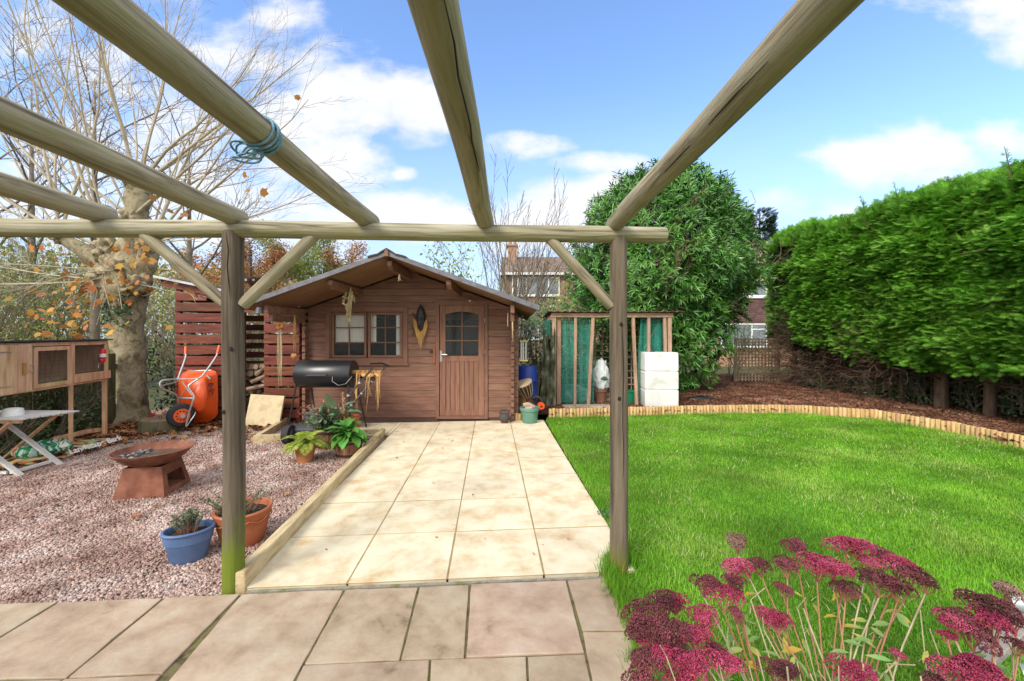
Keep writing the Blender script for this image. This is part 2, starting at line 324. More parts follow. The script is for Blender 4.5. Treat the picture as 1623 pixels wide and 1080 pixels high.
M['leaf_brown'] = pm('fallen_leaf', [(.16,.07,.03),(.28,.13,.055),(.4,.2,.09)], sc=3, rough=.75, isl=.5, hue=.02, bump=.2)
M['leaf_orange'] = pm('autumn_leaf', [(.28,.12,.04),(.48,.21,.05),(.52,.32,.08)], sc=2, rough=.6, isl=.35, hue=.025, trl=.35, bump=0)
M['leaf_yellow'] = pm('yellow_leaf', [(.45,.38,.03),(.6,.5,.08)], sc=2, rough=.6, isl=.3, trl=.35, bump=0)
M['laurel'] = pm('laurel_leaf', [(.04,.13,.018),(.075,.22,.03),(.13,.30,.055)], sc=1.2, rough=.38, isl=.4, hue=.015, spec=.55, bump=0, big=.2)
M['conifer'] = pm('conifer_spray', [(.075,.22,.018),(.155,.38,.035),(.29,.54,.08)], sc=1.0, rough=.65, isl=.4, hue=.02, bump=0, big=.25, trl=.25)
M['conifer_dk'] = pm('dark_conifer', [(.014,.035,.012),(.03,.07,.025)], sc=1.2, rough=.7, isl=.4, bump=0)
M['ivy'] = pm('ivy_leaf', [(.012,.035,.010),(.03,.08,.02),(.06,.13,.035)], sc=2, rough=.4, isl=.45, spec=.5, bump=0)
M['hedgeleaf'] = pm('woodland_leaf', [(.15,.18,.045),(.26,.31,.08),(.42,.44,.18)], sc=1.4, rough=.6, isl=.4, trl=.3, bump=0, hue=.03)
M['twig'] = pm('pale_twig', [(.34,.28,.19),(.52,.45,.33)], sc=8, rough=.8, bump=.2)
M['twig_dk'] = pm('grey_twig', [(.13,.105,.075),(.25,.205,.15)], sc=8, rough=.9, bump=.2)
M['deadtwig'] = pm('dead_twig', [(.07,.042,.028),(.16,.105,.07)], sc=8, rough=.9, bump=.2, isl=.3)
M['bark'] = pm('plane_bark', [(.09,.07,.04),(.22,.18,.105),(.36,.31,.2),(.15,.145,.065)], sc=5, st=(1,1,.8), bump=.9, bsc=7, rough=.9, dist=1.2, bdist=.03)
M['bark_red'] = pm('conifer_bark', [(.08,.05,.032),(.2,.135,.09)], sc=9, st=(2,2,.3), bump=.8, bsc=9, rough=.95)
M['slab'] = pm('cream_slab', [(.52,.36,.20),(.60,.49,.32),(.67,.59,.42),(.71,.645,.48)], sc=5.5, det=12, bump=.2, bsc=22, pos=[.28,.40,.52,.66], rough=.8, isl=.05, hue=.004, big=.08, dist=.15)
M['joint'] = pm('slab_joint', [(.26,.18,.08),(.36,.26,.13),(.17,.16,.05)], sc=6, bump=.3, rough=1, coord='World')
M['flag'] = pm('sandstone_flag', [(.12,.085,.05),(.31,.225,.155),(.38,.285,.20),(.43,.35,.26)], sc=6.0, det=14, bump=.5, bsc=18, pos=[.24,.37,.5,.68], rough=.85, isl=.14, hue=.012, big=.12, dist=.2)
M['flagjoint'] = pm('mossy_joint', [(.03,.025,.012),(.16,.13,.06),(.11,.13,.03)], sc=10, bump=.6, rough=1, coord='World')
M['sleeper'] = pm('sleeper_wood', [(.33,.24,.13),(.48,.38,.22),(.56,.47,.30)], sc=4, st=(6,.8,6), bump=.4, bsc=12, rough=.85)
M['logedge'] = pm('edging_log', [(.36,.22,.08),(.52,.34,.15),(.62,.44,.22)], sc=8, st=(3,3,.5), bump=.3, rough=.8, isl=.22, hue=.012)
M['pine'] = pm('pine_timber', [(.26,.165,.10),(.40,.27,.175),(.47,.35,.24)], sc=5, st=(5,5,.6), bump=.3, bsc=14, rough=.8, isl=.1)
M['pineh'] = pm('pine_timber_lying', [(.26,.165,.10),(.40,.27,.175),(.47,.35,.24)], sc=5, st=(.6,5,5), bump=.3, bsc=14, rough=.8, isl=.1)
M['hutchwood'] = pm('hutch_wood', [(.42,.25,.125),(.58,.38,.21),(.66,.47,.29)], sc=5, st=(4,4,.6), bump=.3, bsc=14, rough=.7, isl=.1)
M['rust'] = pm('rusted_steel', [(.13,.045,.028),(.20,.078,.048),(.27,.115,.072)], sc=7, bump=.25, bsc=40, rough=.85, metal=.15)
M['bluepot'] = pm('blue_glaze', [(.075,.135,.27),(.11,.18,.34)], sc=6, bump=.12, bsc=30, rough=.5, spec=.4)
M['terra'] = pm('terracotta', [(.36,.11,.05),(.48,.165,.078)], sc=6, bump=.12, bsc=30, rough=.7)
M['terra_old'] = pm('mossy_terracotta', [(.16,.13,.03),(.36,.14,.06),(.46,.2,.1)], sc=5, bump=.2, rough=.85)
M['barrel'] = pm('barrel_wood', [(.10,.045,.024),(.22,.11,.06),(.32,.18,.10)], sc=6, st=(4,4,.5), bump=.5, bsc=18, rough=.7)
M['hoop'] = flat('iron_hoop', (.035,.025,.02), .6)
M['black'] = flat('black_enamel', (.016,.017,.019), .32, spec=.6)
M['rubber'] = flat('rubber', (.03,.03,.032), .8)
M['orange'] = pm('orange_plastic', [(.72,.085,.012),(.82,.115,.02)], sc=3, rough=.35, spec=.5, bump=0)
M['galv'] = flat('galvanised_tube', (.55,.55,.55), .35, metal=.75, spec=.6)
M['steel'] = flat('steel', (.5,.48,.45), .3, metal=.9)
M['tank'] = pm('white_plastic', [(.45,.46,.42),(.66,.67,.64),(.74,.76,.73)], sc=2.5, det=10, rough=.5, bump=.08, big=.06, pos=[.28,.42,.6])
M['netting'] = None
M['teal'] = flat('green_tub', (.115,.25,.19), .5)
M['brick'] = None
M['white'] = flat('white_paint', (.75,.75,.73), .5)
M['raffia'] = pm('raffia', [(.42,.24,.08),(.6,.38,.15)], sc=6, bump=.2, rough=.9)
M['onion'] = pm('onion_skin', [(.5,.2,.05),(.66,.33,.12)], sc=6, rough=.4, bump=.1)
M['straw'] = pm('dried_stem', [(.42,.33,.18),(.6,.5,.32)], sc=6, rough=.85, bump=.1)
M['green_leaf'] = pm('hosta_leaf', [(.07,.22,.03),(.12,.33,.06)], sc=4, rough=.4, isl=.25, trl=.25, bump=0)
M['fern'] = pm('fern_leaf', [(.26,.36,.04),(.42,.48,.10)], sc=4, rough=.6, isl=.3, trl=.3, bump=0)
M['bergenia'] = pm('grey_green_leaf', [(.06,.12,.06),(.14,.22,.12)], sc=4, rough=.45, isl=.3, trl=.15, bump=0)
M['florets'] = pm('faded_floret', [(.16,.07,.04),(.35,.2,.13),(.5,.36,.28)], sc=4, rough=.8, isl=.4, bump=0)
M['sedum'] = pm('sedum_floret', [(.20,.018,.045),(.32,.038,.085),(.46,.11,.17)], sc=9, rough=.75, isl=.4, hue=.015, bump=0, coord='World')
M['sedum_dk'] = pm('sedum_floret_faded', [(.06,.018,.02),(.13,.035,.04),(.24,.06,.08)], sc=9, rough=.85, isl=.45, hue=.015, bump=0, coord='World')
M['sedum_br'] = pm('sedum_floret_dead', [(.15,.08,.06),(.3,.19,.14)], sc=9, rough=.9, isl=.4, bump=0)
M['stem_red'] = pm('sedum_stem', [(.26,.10,.06),(.42,.22,.13)], sc=10, rough=.6, bump=0)
M['stem_pale'] = pm('dead_stem', [(.33,.26,.16),(.52,.44,.30)], sc=10, rough=.7, bump=0)
M['sedumleaf'] = pm('sedum_leaf', [(.16,.30,.10),(.25,.38,.12),(.58,.42,.06)], sc=7, rough=.5, trl=.25, bump=0, isl=.15, pos=[.3,.5,.62])
M['rope'] = pm('blue_rope', [(.12,.24,.32),(.25,.42,.5)], sc=40, rough=.9, bump=.5)
M['fence'] = pm('fence_board', [(.035,.032,.018),(.09,.08,.04),(.10,.13,.035)], sc=5, st=(4,4,.5), bump=.4, rough=.95, isl=.15)
M['trellis'] = pm('trellis_wood', [(.28,.21,.13),(.46,.37,.24)], sc=6, bump=.3, rough=.9, isl=.15)

def brickm(name, c1, c2, mo, sc=4, wdt=.5, row=.25):
    mt = bpy.data.materials.new(name); mt.use_nodes = True; nt = mt.node_tree; N = nt.nodes; L = nt.links; b = N['Principled BSDF']
    tc = N.new('ShaderNodeTexCoord'); mp = N.new('ShaderNodeMapping'); mp.inputs['Rotation'].default_value = (R(90), 0, 0); L.new(tc.outputs['Object'], mp.inputs[0])
    br = N.new('ShaderNodeTexBrick'); br.inputs['Color1'].default_value = (*c1,1); br.inputs['Color2'].default_value = (*c2,1); br.inputs['Mortar'].default_value = (*mo,1)
    br.inputs['Scale'].default_value = sc; br.inputs['Mortar Size'].default_value = .02; br.inputs['Brick Width'].default_value = wdt; br.inputs['Row Height'].default_value = row
    L.new(mp.outputs[0], br.inputs['Vector']); L.new(br.outputs[0], b.inputs['Base Color']); b.inputs['Roughness'].default_value = .9
    bp = N.new('ShaderNodeBump'); bp.inputs['Strength'].default_value = .5; bp.inputs['Distance'].default_value = .02; L.new(br.outputs['Fac'], bp.inputs['Height']); bp.invert = True; L.new(bp.outputs[0], b.inputs['Normal'])
    return mt
M['brick'] = brickm('brickwork', (.30,.13,.075), (.40,.19,.11), (.42,.36,.28), 2.3, .5, .17)
M['brick_dk'] = brickm('brown_brickwork', (.16,.10,.07), (.24,.16,.11), (.28,.24,.19), 2.3, .5, .17)
M['tilehung'] = brickm('hung_tiles', (.10,.05,.045), (.16,.085,.075), (.05,.025,.02), 3.0, .55, .32)
M['rooftile'] = brickm('roof_tiles', (.15,.105,.08), (.26,.19,.15), (.07,.05,.04), 2.4, .5, .3)
def netm(name, col, a):
    mt = bpy.data.materials.new(name); mt.use_nodes = True; nt = mt.node_tree; N = nt.nodes; L = nt.links; b = N['Principled BSDF']
    b.inputs['Base Color'].default_value = (*col,1); b.inputs['Roughness'].default_value = .7
    nz = N.new('ShaderNodeTexNoise'); nz.inputs['Scale'].default_value = 4; tc = N.new('ShaderNodeTexCoord'); L.new(tc.outputs['Object'], nz.inputs['Vector'])
    mr = N.new('ShaderNodeMapRange'); mr.inputs[1].default_value = .3; mr.inputs[2].default_value = .7; mr.inputs[3].default_value = a-.15; mr.inputs[4].default_value = a+.12; L.new(nz.outputs[0], mr.inputs[0]); L.new(mr.outputs[0], b.inputs['Alpha'])
    return mt
M['netting'] = netm('green_netting', (.02,.24,.18), .62)
M['mesh'] = netm('wire_mesh', (.10,.08,.06), .45)

# ---------------------------------------------------------------- ground
sheet('ground', [(-150,-20),(150,-20),(150,400),(-150,400)], -.09, M['land'])
EDGE = [gr(868,662), gr(968,660), gr(1074,657), gr(1176,655), gr(1276,655.5), gr(1330,657), gr(1387,663.5), gr(1441,673), gr(1511,685), gr(1581,702), gr(1640,714), Vector((7.15,4.3,0)), Vector((7.2,2.8,0)), Vector((7.2,1.0,0))]
LAWN = [(p.x, p.y) for p in EDGE] + [(7.2,.6),(.62,.6)] + [tuple(gr(x,y)[:2]) for x, y in ((1004,1078),(1000,1000),(985,965),(962,930),(958,895),(968,837),(865,667))]
GRAV = [(-7.4,2.0),(-7.4,8.5),(-3.6,8.5),(-3.6,7.0),(.1,7.0)] + [tuple(gr(x,y)[:2]) for x, y in ((700,668),(612,690),(385,945),(0,955))] + [(-7,2.0)]
MULCH = [(.12,7.3)] + [(p.x, p.y) for p in EDGE] + [(10.2,1.0),(10.2,14.5),(.3,14.5)]
sheet('gravel_bed', GRAV, -.055, M['gravelbase'])
sheet('lawn_base', LAWN, -.012, M['lawnbase'])
MULCHZ = .06
sheet('mulch_bed', MULCH, MULCHZ, M['mulchbase'])
# loose stones
def stone_t(seed):
    r = np.random.default_rng(seed); V = np.array([(x,y,z) for z in (-1,1) for y in (-1,1) for x in (-1,1)], float)*np.array([.5,.4,.28])
    V *= r.uniform(.6, 1.15, (8,1)); V += r.normal(0, .05, (8,3))
    q = [(0,2,3,1),(4,5,7,6),(0,1,5,4),(1,3,7,5),(3,2,6,7),(2,0,4,6)]
    return V, np.array([t for a,b,c,d in q for t in ((a,b,c),(a,c,d))])
def rot_rand(n, tilt=.5):
    yaw = RNG.uniform(0, 2*PI, n); t = RNG.normal(0, tilt, (n,2)); D = np.stack([np.cos(yaw), np.sin(yaw), t[:,0]], 1); Nn = np.stack([t[:,1], t[:,0]*.5, np.ones(n)], 1)
    return frames(D, Nn)
P = rpoly(GRAV, lambda y: 11000 if y < 3.3 else 7500 if y < 4.6 else 4200 if y < 7.2 else 600)
pp = []
for i in range(4):
    q = P[i::4]; n = len(q); h = np.array([mnoise.noise(Vector((x*1.3, y*1.3, 0)))*.012 for x, y in q]); s = RNG.uniform(.009, .022, n)*np.where(q[:,1] > 4.6, 1.25, 1)
    V_, F_ = stone_t(i); pp.append(scat(V_, F_, np.column_stack([q, -.048+h+RNG.uniform(0,.012,n)]), rot_rand(n, .6), s))
V_, F_ = merge(pp); o = npm('gravel', V_, F_, M['stone']); tag(o, 'loose pink and grey gravel chippings over the bed beside the patio', 'gravel', kind='stuff')
# bark mulch
P = rpoly(MULCH, lambda y: 900); n = len(P); bx = stone_t(9)
Rm = rot_rand(n, .35); V_, F_ = scat(bx[0], bx[1], np.column_stack([P, MULCHZ + RNG.uniform(0,.03,n)]), Rm, np.column_stack([RNG.uniform(.03,.10,n), RNG.uniform(.015,.035,n), RNG.uniform(.01,.03,n)]))
o = npm('bark_mulch', V_, F_, M['chip']); tag(o, 'reddish brown bark chippings spread over the planting bed', 'bark mulch', kind='stuff')
# grass
GT = (np.array([(-.5,0,0),(.5,0,0),(-.42,.35,.45),(.42,.35,.45),(0,1.15,.8)]), tri([(0,1,2),(1,3,2),(2,3,4)]))
P = rpoly(LAWN, lambda y: 14000 if y < 3.2 else 10000 if y < 4.5 else 6000)
n = len(P); yaw = RNG.uniform(0, 2*PI, n); tf = np.array([mnoise.noise(Vector((x*.9, y*.9, 3.1))) for x, y in P])
h = RNG.uniform(.014, .027, n)*(1+.4*tf); D = np.stack([np.cos(yaw), np.sin(yaw), RNG.uniform(-.2, .7, n)], 1)
Z = np.tile([0,0,1.], (n,1)); V_, F_ = scat(GT[0], GT[1], np.column_stack([P, np.full(n,-.012)]), frames(D, Z), np.column_stack([RNG.uniform(.0028,.0048,n)*np.where(P[:,1]>4.5,1.5,1), h, h*1.25]))
o = npm('lawn_grass', V_, F_, M['grass']); tag(o, 'short bright green lawn grass between patio and bark bed', 'grass', kind='stuff')
# longer tufts round the post and the paving edge
E = []
for a, b, k in (((955,905),(968,930),260),((962,930),(985,966),300),((985,966),(1001,1000),260),((1001,1000),(1004,1078),300),((866,668),(968,837),700),((962,890),(1000,895),420),((958,885),(962,930),300)):
    p, q = gr(*a), gr(*b); t = RNG.random(k); E.append(np.column_stack([p.x+(q.x-p.x)*t+RNG.normal(0.03,.03,k), p.y+(q.y-p.y)*t+RNG.normal(0,.03,k)]))
for i in range(len(EDGE)-1):
    p, q = EDGE[i], EDGE[i+1]; k = int((q-p).length*160); t = RNG.random(k); E.append(np.column_stack([p.x+(q.x-p.x)*t+RNG.normal(0,.02,k), p.y+(q.y-p.y)*t-.06+RNG.normal(0,.02,k)]))
P = np.concatenate(E); n = len(P); yaw = RNG.uniform(0, 2*PI, n); D = np.stack([np.cos(yaw), np.sin(yaw), RNG.uniform(.2,1.6,n)], 1); h = RNG.uniform(.04,.085,n)
V_, F_ = scat(GT[0], GT[1], np.column_stack([P, np.full(n,-.012)]), frames(D, np.tile([0,0,1.],(n,1))), np.column_stack([RNG.uniform(.003,.005,n), h, h]))
o = npm('edge_grass', V_, F_, M['grass']); tag(o, 'longer tufts of grass along the lawn edges and the post foot', 'grass', kind='stuff')
k = 5200; P = rpoly(LAWN, lambda y: 150); P = P[[mnoise.noise(Vector((x*1.6, y*1.6, 9))) > .02 for x, y in P]]; n = len(P); yaw = RNG.uniform(0,2*PI,n); D = np.stack([np.cos(yaw), np.sin(yaw), RNG.uniform(0,.5,n)], 1)
V_, F_ = scat(GT[0], GT[1], np.column_stack([P, np.full(n,.012)]), frames(D, np.tile([0,0,1.],(n,1))), np.column_stack([np.full(n,.004), RNG.uniform(.03,.06,n), np.full(n,.02)]))
o = npm('dry_grass', V_, F_, M['drygrass']); tag(o, 'scattered straw coloured dead blades lying in the lawn', 'dead grass', kind='stuff')

# ---------------------------------------------------------------- paving: every slab its own bevelled block, the joints a sheet below
ORG = gr(708.8, 919.7); VD = Vector((-.0523, 1, 0)).normalized(); UD = Vector((1, .075, 0)).normalized()
def pat(u, v): q = ORG + UD*u + VD*v; return (q.x, q.y)
us = [-1.24, -.598, 0, .60, 1.19, ]; vs = [0, .6, 1.2, 1.8, 2.4, 3.0, 3.62, 4.5]
def slabs(name, polys, z0, z1, mat, gap, bev, rough=0):
    mb = MB()
    for poly in polys:
        c = Vector((sum(p[0] for p in poly)/len(poly), sum(p[1] for p in poly)/len(poly)))
        pts = []
        n = len(poly)
        for i in range(n):                             # inset each edge by gap/2, with small wander
            p0, p1, p2 = Vector(poly[i-1]), Vector(poly[i]), Vector(poly[(i+1)%n])
            e1 = (p1-p0).normalized(); e2 = (p2-p1).normalized(); n1 = Vector((-e1.y, e1.x)); n2 = Vector((-e2.y, e2.x)); bi = (n1+n2)
            bi = bi/max(.5, bi.dot(n1)) if bi.length > 1e-4 else n1
            if (c-p1).dot(n1) < 0 and (c-p1).dot(n2) < 0: bi = -bi
            pts.append(p1 + bi*gap/2)
        fine = []
        for i in range(n):
            a, b = pts[i], pts[(i+1)%n]; k = max(2, int((b-a).length/.07)); 
            for j in range(k):
                q = a.lerp(b, j/k); w = rough*mnoise.noise(Vector((q.x*14, q.y*14, 1.5))) + rough*.8*mnoise.noise(Vector((q.x*40, q.y*40, 4.5)))
                fine.append((q.x + (c.x-q.x)*w, q.y + (c.y-q.y)*w))
        dz = random.uniform(-.003, .003)
        mb.prism(fine, z0, z1+dz)
    o = mb.build(name, mat, bevel=bev); o['kind'] = 'structure'; return o
PAT = []
for i in range(len(us)-1):
    for j in range(len(vs)-1): PAT.append([pat(us[i],vs[j]), pat(us[i+1],vs[j]), pat(us[i+1],vs[j+1]), pat(us[i],vs[j+1])])
PAT += [[pat(-2.0,3.63), pat(-1.3,3.63), pat(-1.3,4.5), pat(-2.0,4.5)], [pat(-1.3,3.63), pat(-1.24,3.63), pat(-1.24,4.5), pat(-1.3,4.5)]]
sheet('patio_joints', [pat(-1.23,.0), pat(1.185,0), pat(1.185,4.5), pat(-1.995,4.5), pat(-1.995,3.64), pat(-1.23,3.6)], .0045, M['joint'])
slabs('patio_slabs', PAT, -.05, .008, M['slab'], .011, .002, .006)
def gl(*pts): return [tuple(gr(x, y)[:2]) for x, y in pts]
FL = [gl((-60,958),(94,953),(0,1010),(-130,1082)), gl((94,953),(262,946),(105,1075),(-120,1080),(0,1010)), gl((262,946),(383,940),(258,1068),(105,1075)), gl((383,940),(547,933),(444,1120),(225,1124)),
      gl((547,933),(664,929),(634,1046),(480,1053)), gl((664,929),(745,925),(737,1043),(634,1046)), gl((745,925),(898,919),(928,1035),(737,1043)), gl((898,919),(966,914),(1000,1000),(922,1000)),
      gl((922,1000),(1030,999),(1040,1085),(940,1088),(928,1035)), gl((480,1053),(682,1044),(675,1150),(425,1160)), gl((682,1044),(835,1039),(840,1150),(675,1150)), gl((835,1039),(928,1035),(940,1088),(952,1150),(840,1150)),
      gl((105,1075),(258,1068),(190,1150),(-40,1150)), gl((-130,1082),(105,1075),(-40,1150),(-300,1160)), gl((225,1124),(444,1120),(400,1300),(100,1300)), gl((675,1150),(840,1150),(850,1300),(650,1300)), gl((840,1150),(1040,1150),(1060,1300),(850,1300)), gl((425,1160),(675,1150),(650,1300),(400,1300)),
      gl((-190,962),(-60,958),(-130,1082),(-330,1090))]
FLB = gl((-190,964),(385,942),(966,916),(1003,1000),(1008,1085),(1060,1300),(100,1300),(-300,1160),(-330,1090))
sheet('paving_bed', FLB, -.009, M['flagjoint'])
slabs('paving_flags', FL, -.06, .0, M['flag'], .012, .004, .014)
# the strip of mortar where the old flags meet the new patio
mb = MB(); mb.prism([tuple(gr(x,y)[:2]) for x,y in ((388,938),(968,914.5),(966,911.5),(392,934.5))], -.05, -.004); o = mb.build('mortar_strip', pm('grey_mortar', [(.16,.14,.11),(.3,.27,.22),(.14,.16,.06)], sc=12, bump=.5)); o['kind'] = 'structure'
# ---------------------------------------------------------------- pergola: one timber frame, its poles the parts
PG = thing('pergola', 'round rustic pole pergola with open rafters over the patio', 'pergola', (0, 2.5, 0))
def pole(name, p, q, r0, r1, mat, parent, n=20, seed=0, wob=.006, ends=True, flatcut=None):
    """round pole, built along its own +Z so that the grain runs with it"""
    p = Vector(p); q = Vector(q); L_ = (q-p).length; k = max(6, int(L_/.12)); V = []; Fs = []
    for i in range(k+1):
        t = i/k; z = t*L_; r = r0+(r1-r0)*t; ox = wob*mnoise.noise(Vector((seed, z*.8, 1)))*2; oy = wob*mnoise.noise(Vector((z*.8, seed, 5)))*2
        for j in range(n):
            a = 2*PI*j/n; rr = r*(1+.03*mnoise.noise(Vector((math.cos(a)*1.2+seed, math.sin(a)*1.2, z*1.6))))
            V.append((ox+rr*math.cos(a), oy+rr*math.sin(a), z))
    for i in range(k):
        for j in range(n): Fs.append((i*n+j, i*n+(j+1)%n, (i+1)*n+(j+1)%n, (i+1)*n+j))
    Fs.append(tuple(range(n))[::-1]); Fs.append(tuple(k*n+j for j in range(n)))
    me = bpy.data.meshes.new(name); me.from_pydata(V, [], Fs); me.polygons.foreach_set('use_smooth', [True]*(len(Fs)-2)+[False]*2); me.update()
    o = link_mesh(me, name, mat, parent); o.rotation_mode = 'QUATERNION'; o.rotation_quaternion = (q-p).to_track_quat('Z', 'Y'); o.location = p - (wloc(parent) if parent else Vector((0,0,0)))
    b = o.modifiers.new('b', 'BEVEL'); b.width = .004; b.segments = 2; b.limit_method = 'ANGLE'; b.angle_limit = R(60)
    return o
XL, DL, XR, DR = at(370.5,700,2.42).x, 2.42, at(981,700,2.60).x, 2.60
def beamp(x): t = (x-XL)/(XR-XL); return Vector((x, DL+(DR-DL)*t, 2.133+(2.148-2.133)*t))
pole('post', (XL,DL,-.12), (XL,DL,2.12), .0585, .057, M['post'], PG, seed=1, wob=.004)
pole('post', (XR,DR,-.12), (XR,DR,2.13), .0585, .054, M['post2'], PG, seed=2, wob=.004)
xe = at(1055,372,2.62).x
pole('beam', beamp(-4.6), beamp(xe), .052, .053, M['beam'], PG, seed=3, wob=.004)
for i, (x, d) in enumerate(((-.888,2.53),(-.164,2.56),(.668,2.60),(-1.655,2.42),(-2.40,2.37))):
    d2 = d+.035; pole('rafter', (x+.012*(i-1), -.9, 2.217), (x, d2, 2.213), .051+.002*(i%2), .055, M['pole'], PG, seed=10+i, wob=.01)
pole('brace', beamp(at(238,372,2.42).x)-Vector((0,0,.03)), (XL-.045, DL, at(0,483,2.42).z), .034, .034, M['pole'], PG, seed=20)
pole('brace', beamp(at(497,372,2.45).x)-Vector((0,0,.03)), (XL+.045, DL, at(0,483,2.42).z), .036, .036, M['pole'], PG, seed=21)
pole('brace', beamp(at(872,378,2.55).x)-Vector((0,0,.03)), (XR-.045, DR, at(0,486,2.60).z), .034, .034, M['pole'], PG, seed=22)
mb = MB()                                              # long drying cracks down the poles
def crack(pts): mb.tube(pts, [.0008]+[.0025]*(len(pts)-2)+[.0008], 4)
crack([(x_, 2.36-.0, z_) for x_, z_ in ((XL-.005,2.10),(XL+.008,2.0),(XL+.002,1.9),(XL+.012,1.8),(XL+.02,1.72))])
mb.build('crack', M['crack'], PG, world=True); mb = MB()
crack([(-.135+.004*math.sin(i*2.1), .8+i*.12, 2.217-.05+.006*abs(.8-i*.1)) for i in range(8)])
mb.build('crack', M['crack'], PG, world=True)
for xx, y0, s_, ll in ((.668,1.0,-1,9),(-.888,1.6,1,5),(-1.655,1.2,1,8)):
    mb = MB(); crack([(xx+s_*(.034+.003*math.sin(i*1.7)), y0+i*.13, 2.217-.036+.003*math.sin(i)) for i in range(ll)]); mb.build('crack', M['crack'], PG, world=True)
mb = MB(); crack([(XR+.012+.004*math.sin(i*1.9), DR-.0565+.0015*i/6, .6+.16*i) for i in range(7)]); mb.build('crack', M['crack'], PG, world=True)
for xx, yy, zz in ((XL-.02,DL-.055,1.05),(XL+.022,DL-.054,1.42),(XR+.0,DR-.056,1.57),(XR-.012,DR-.056,1.1)):
    mb = MB(); mb.blob((xx,yy,zz), (.011,.004,.014), .3, sub=2); mb.build('knot', M['crack'], PG, world=True, smooth='all')

rp = thing('rope', 'pale blue rope knotted round one pergola rafter', 'rope', (-.888, 1.43, 2.16))
mb = MB()
for k in range(5):
    r = .057+.003*(k%2); yy = 1.405+.013*k; pts = [(-.888+r*math.cos(a)*(1+.02*math.sin(3*a+k)), yy+.012*math.sin(a+k), 2.217+r*math.sin(a)) for a in np.linspace(0, 2*PI, 25)]; mb.tube(pts, .0045, 6, cap=False)
mb.build('coil', M['rope'], rp, world=True, smooth=True)
mb = MB()
for k in range(4):
    c = Vector((-.925-.006*k, 1.40+.015*k, 2.165-.004*k)); pts = [c+Vector((.045*math.cos(a)+.008*k*math.sin(a), .02*math.sin(a*2+k), .018*math.sin(a)-.012)) for a in np.linspace(0, 2*PI, 22)]; mb.tube(pts, .0038, 6, cap=False)
mb.tube([(-.90,1.42,2.16),(-.905,1.415,2.14),(-.908,1.42,2.125)], [.008,.009,.004], 6)
mb.build('loose_loop', M['rope'], rp, world=True, smooth=True)

# ---------------------------------------------------------------- sleepers round the gravel
def sleeper(label, p, q, w, h, z0=-.05, grp='pale timber sleepers edging gravel and patio'):
    mb = MB(); p = Vector(p); q = Vector(q); mb.beam((p.x,p.y,z0+h/2), (q.x,q.y,z0+h/2), w, h); o = mb.build('timber_sleeper', M['sleeper'], bevel=.009); tag(o, label, 'sleeper', grp)
a = gr(383,939); b = gr(607,690); sleeper('long pale timber sleeper between gravel and patio, post foot at its end', (a.x-.03,a.y+.02), (b.x,b.y), .072, .155)
a = gr(398,704,-.04); b = gr(600,694,-.04); sleeper('pale timber sleeper across the gravel behind the fern pot', (a.x,a.y+.06), (b.x-.02,b.y+.06), .07, .12)
b2 = gr(462,667,-.04); sleeper('pale timber sleeper running back towards the leaning board', (a.x+.035,a.y+.1), (b2.x,b2.y), .07, .12)

# ---------------------------------------------------------------- log roll edging, eight sections
def logroll(p, q, label, h=.155, dz=0):
    p = Vector(p); q = Vector(q); L_ = (q-p).length; n = max(3, int(L_/.062)); mb = MB()
    for i in range(n):
        c = p.lerp(q, (i+.5)/n); r = L_/n/2*.99; hh = h+random.uniform(-.006,.006)
        mb.lathe([(r*.96,-.08),(r,-.02),(r,hh-.008),(r*.82,hh)], 10, (c.x, c.y+.02, dz), 1, 1)
    o = mb.build('log_edging', M['logedge'], smooth=True); tag(o, label, 'edging', 'log roll edging round the lawn')
labs = ['log roll edging in front of the green netted lean-to', 'log roll edging behind the post and below the white tank', 'log roll edging just past the white tank', 'log roll edging before the laurel and lattice gate',
        'short log roll edging where lawn edge starts to curve', None, 'log roll edging on the curve in front of the hedge trunks', None, 'log roll edging under the hedge, leaving the view']
E2 = EDGE
logroll(E2[0]+Vector((.02,0,0)), E2[1], labs[0]); logroll(E2[1], E2[2], labs[1]); logroll(E2[2], E2[3], labs[2]); logroll(E2[3], E2[4], labs[3]); logroll(E2[4], E2[6], labs[4])
logroll(E2[6], E2[8], labs[6]); logroll(E2[8], E2[10], labs[8]); logroll(E2[10], E2[12], 'log roll edging nearest the flowers, beside the hedge bed')
logroll((-.02,7.02,0), (.42,6.98,0), 'short log roll edging behind the green tub', .13)

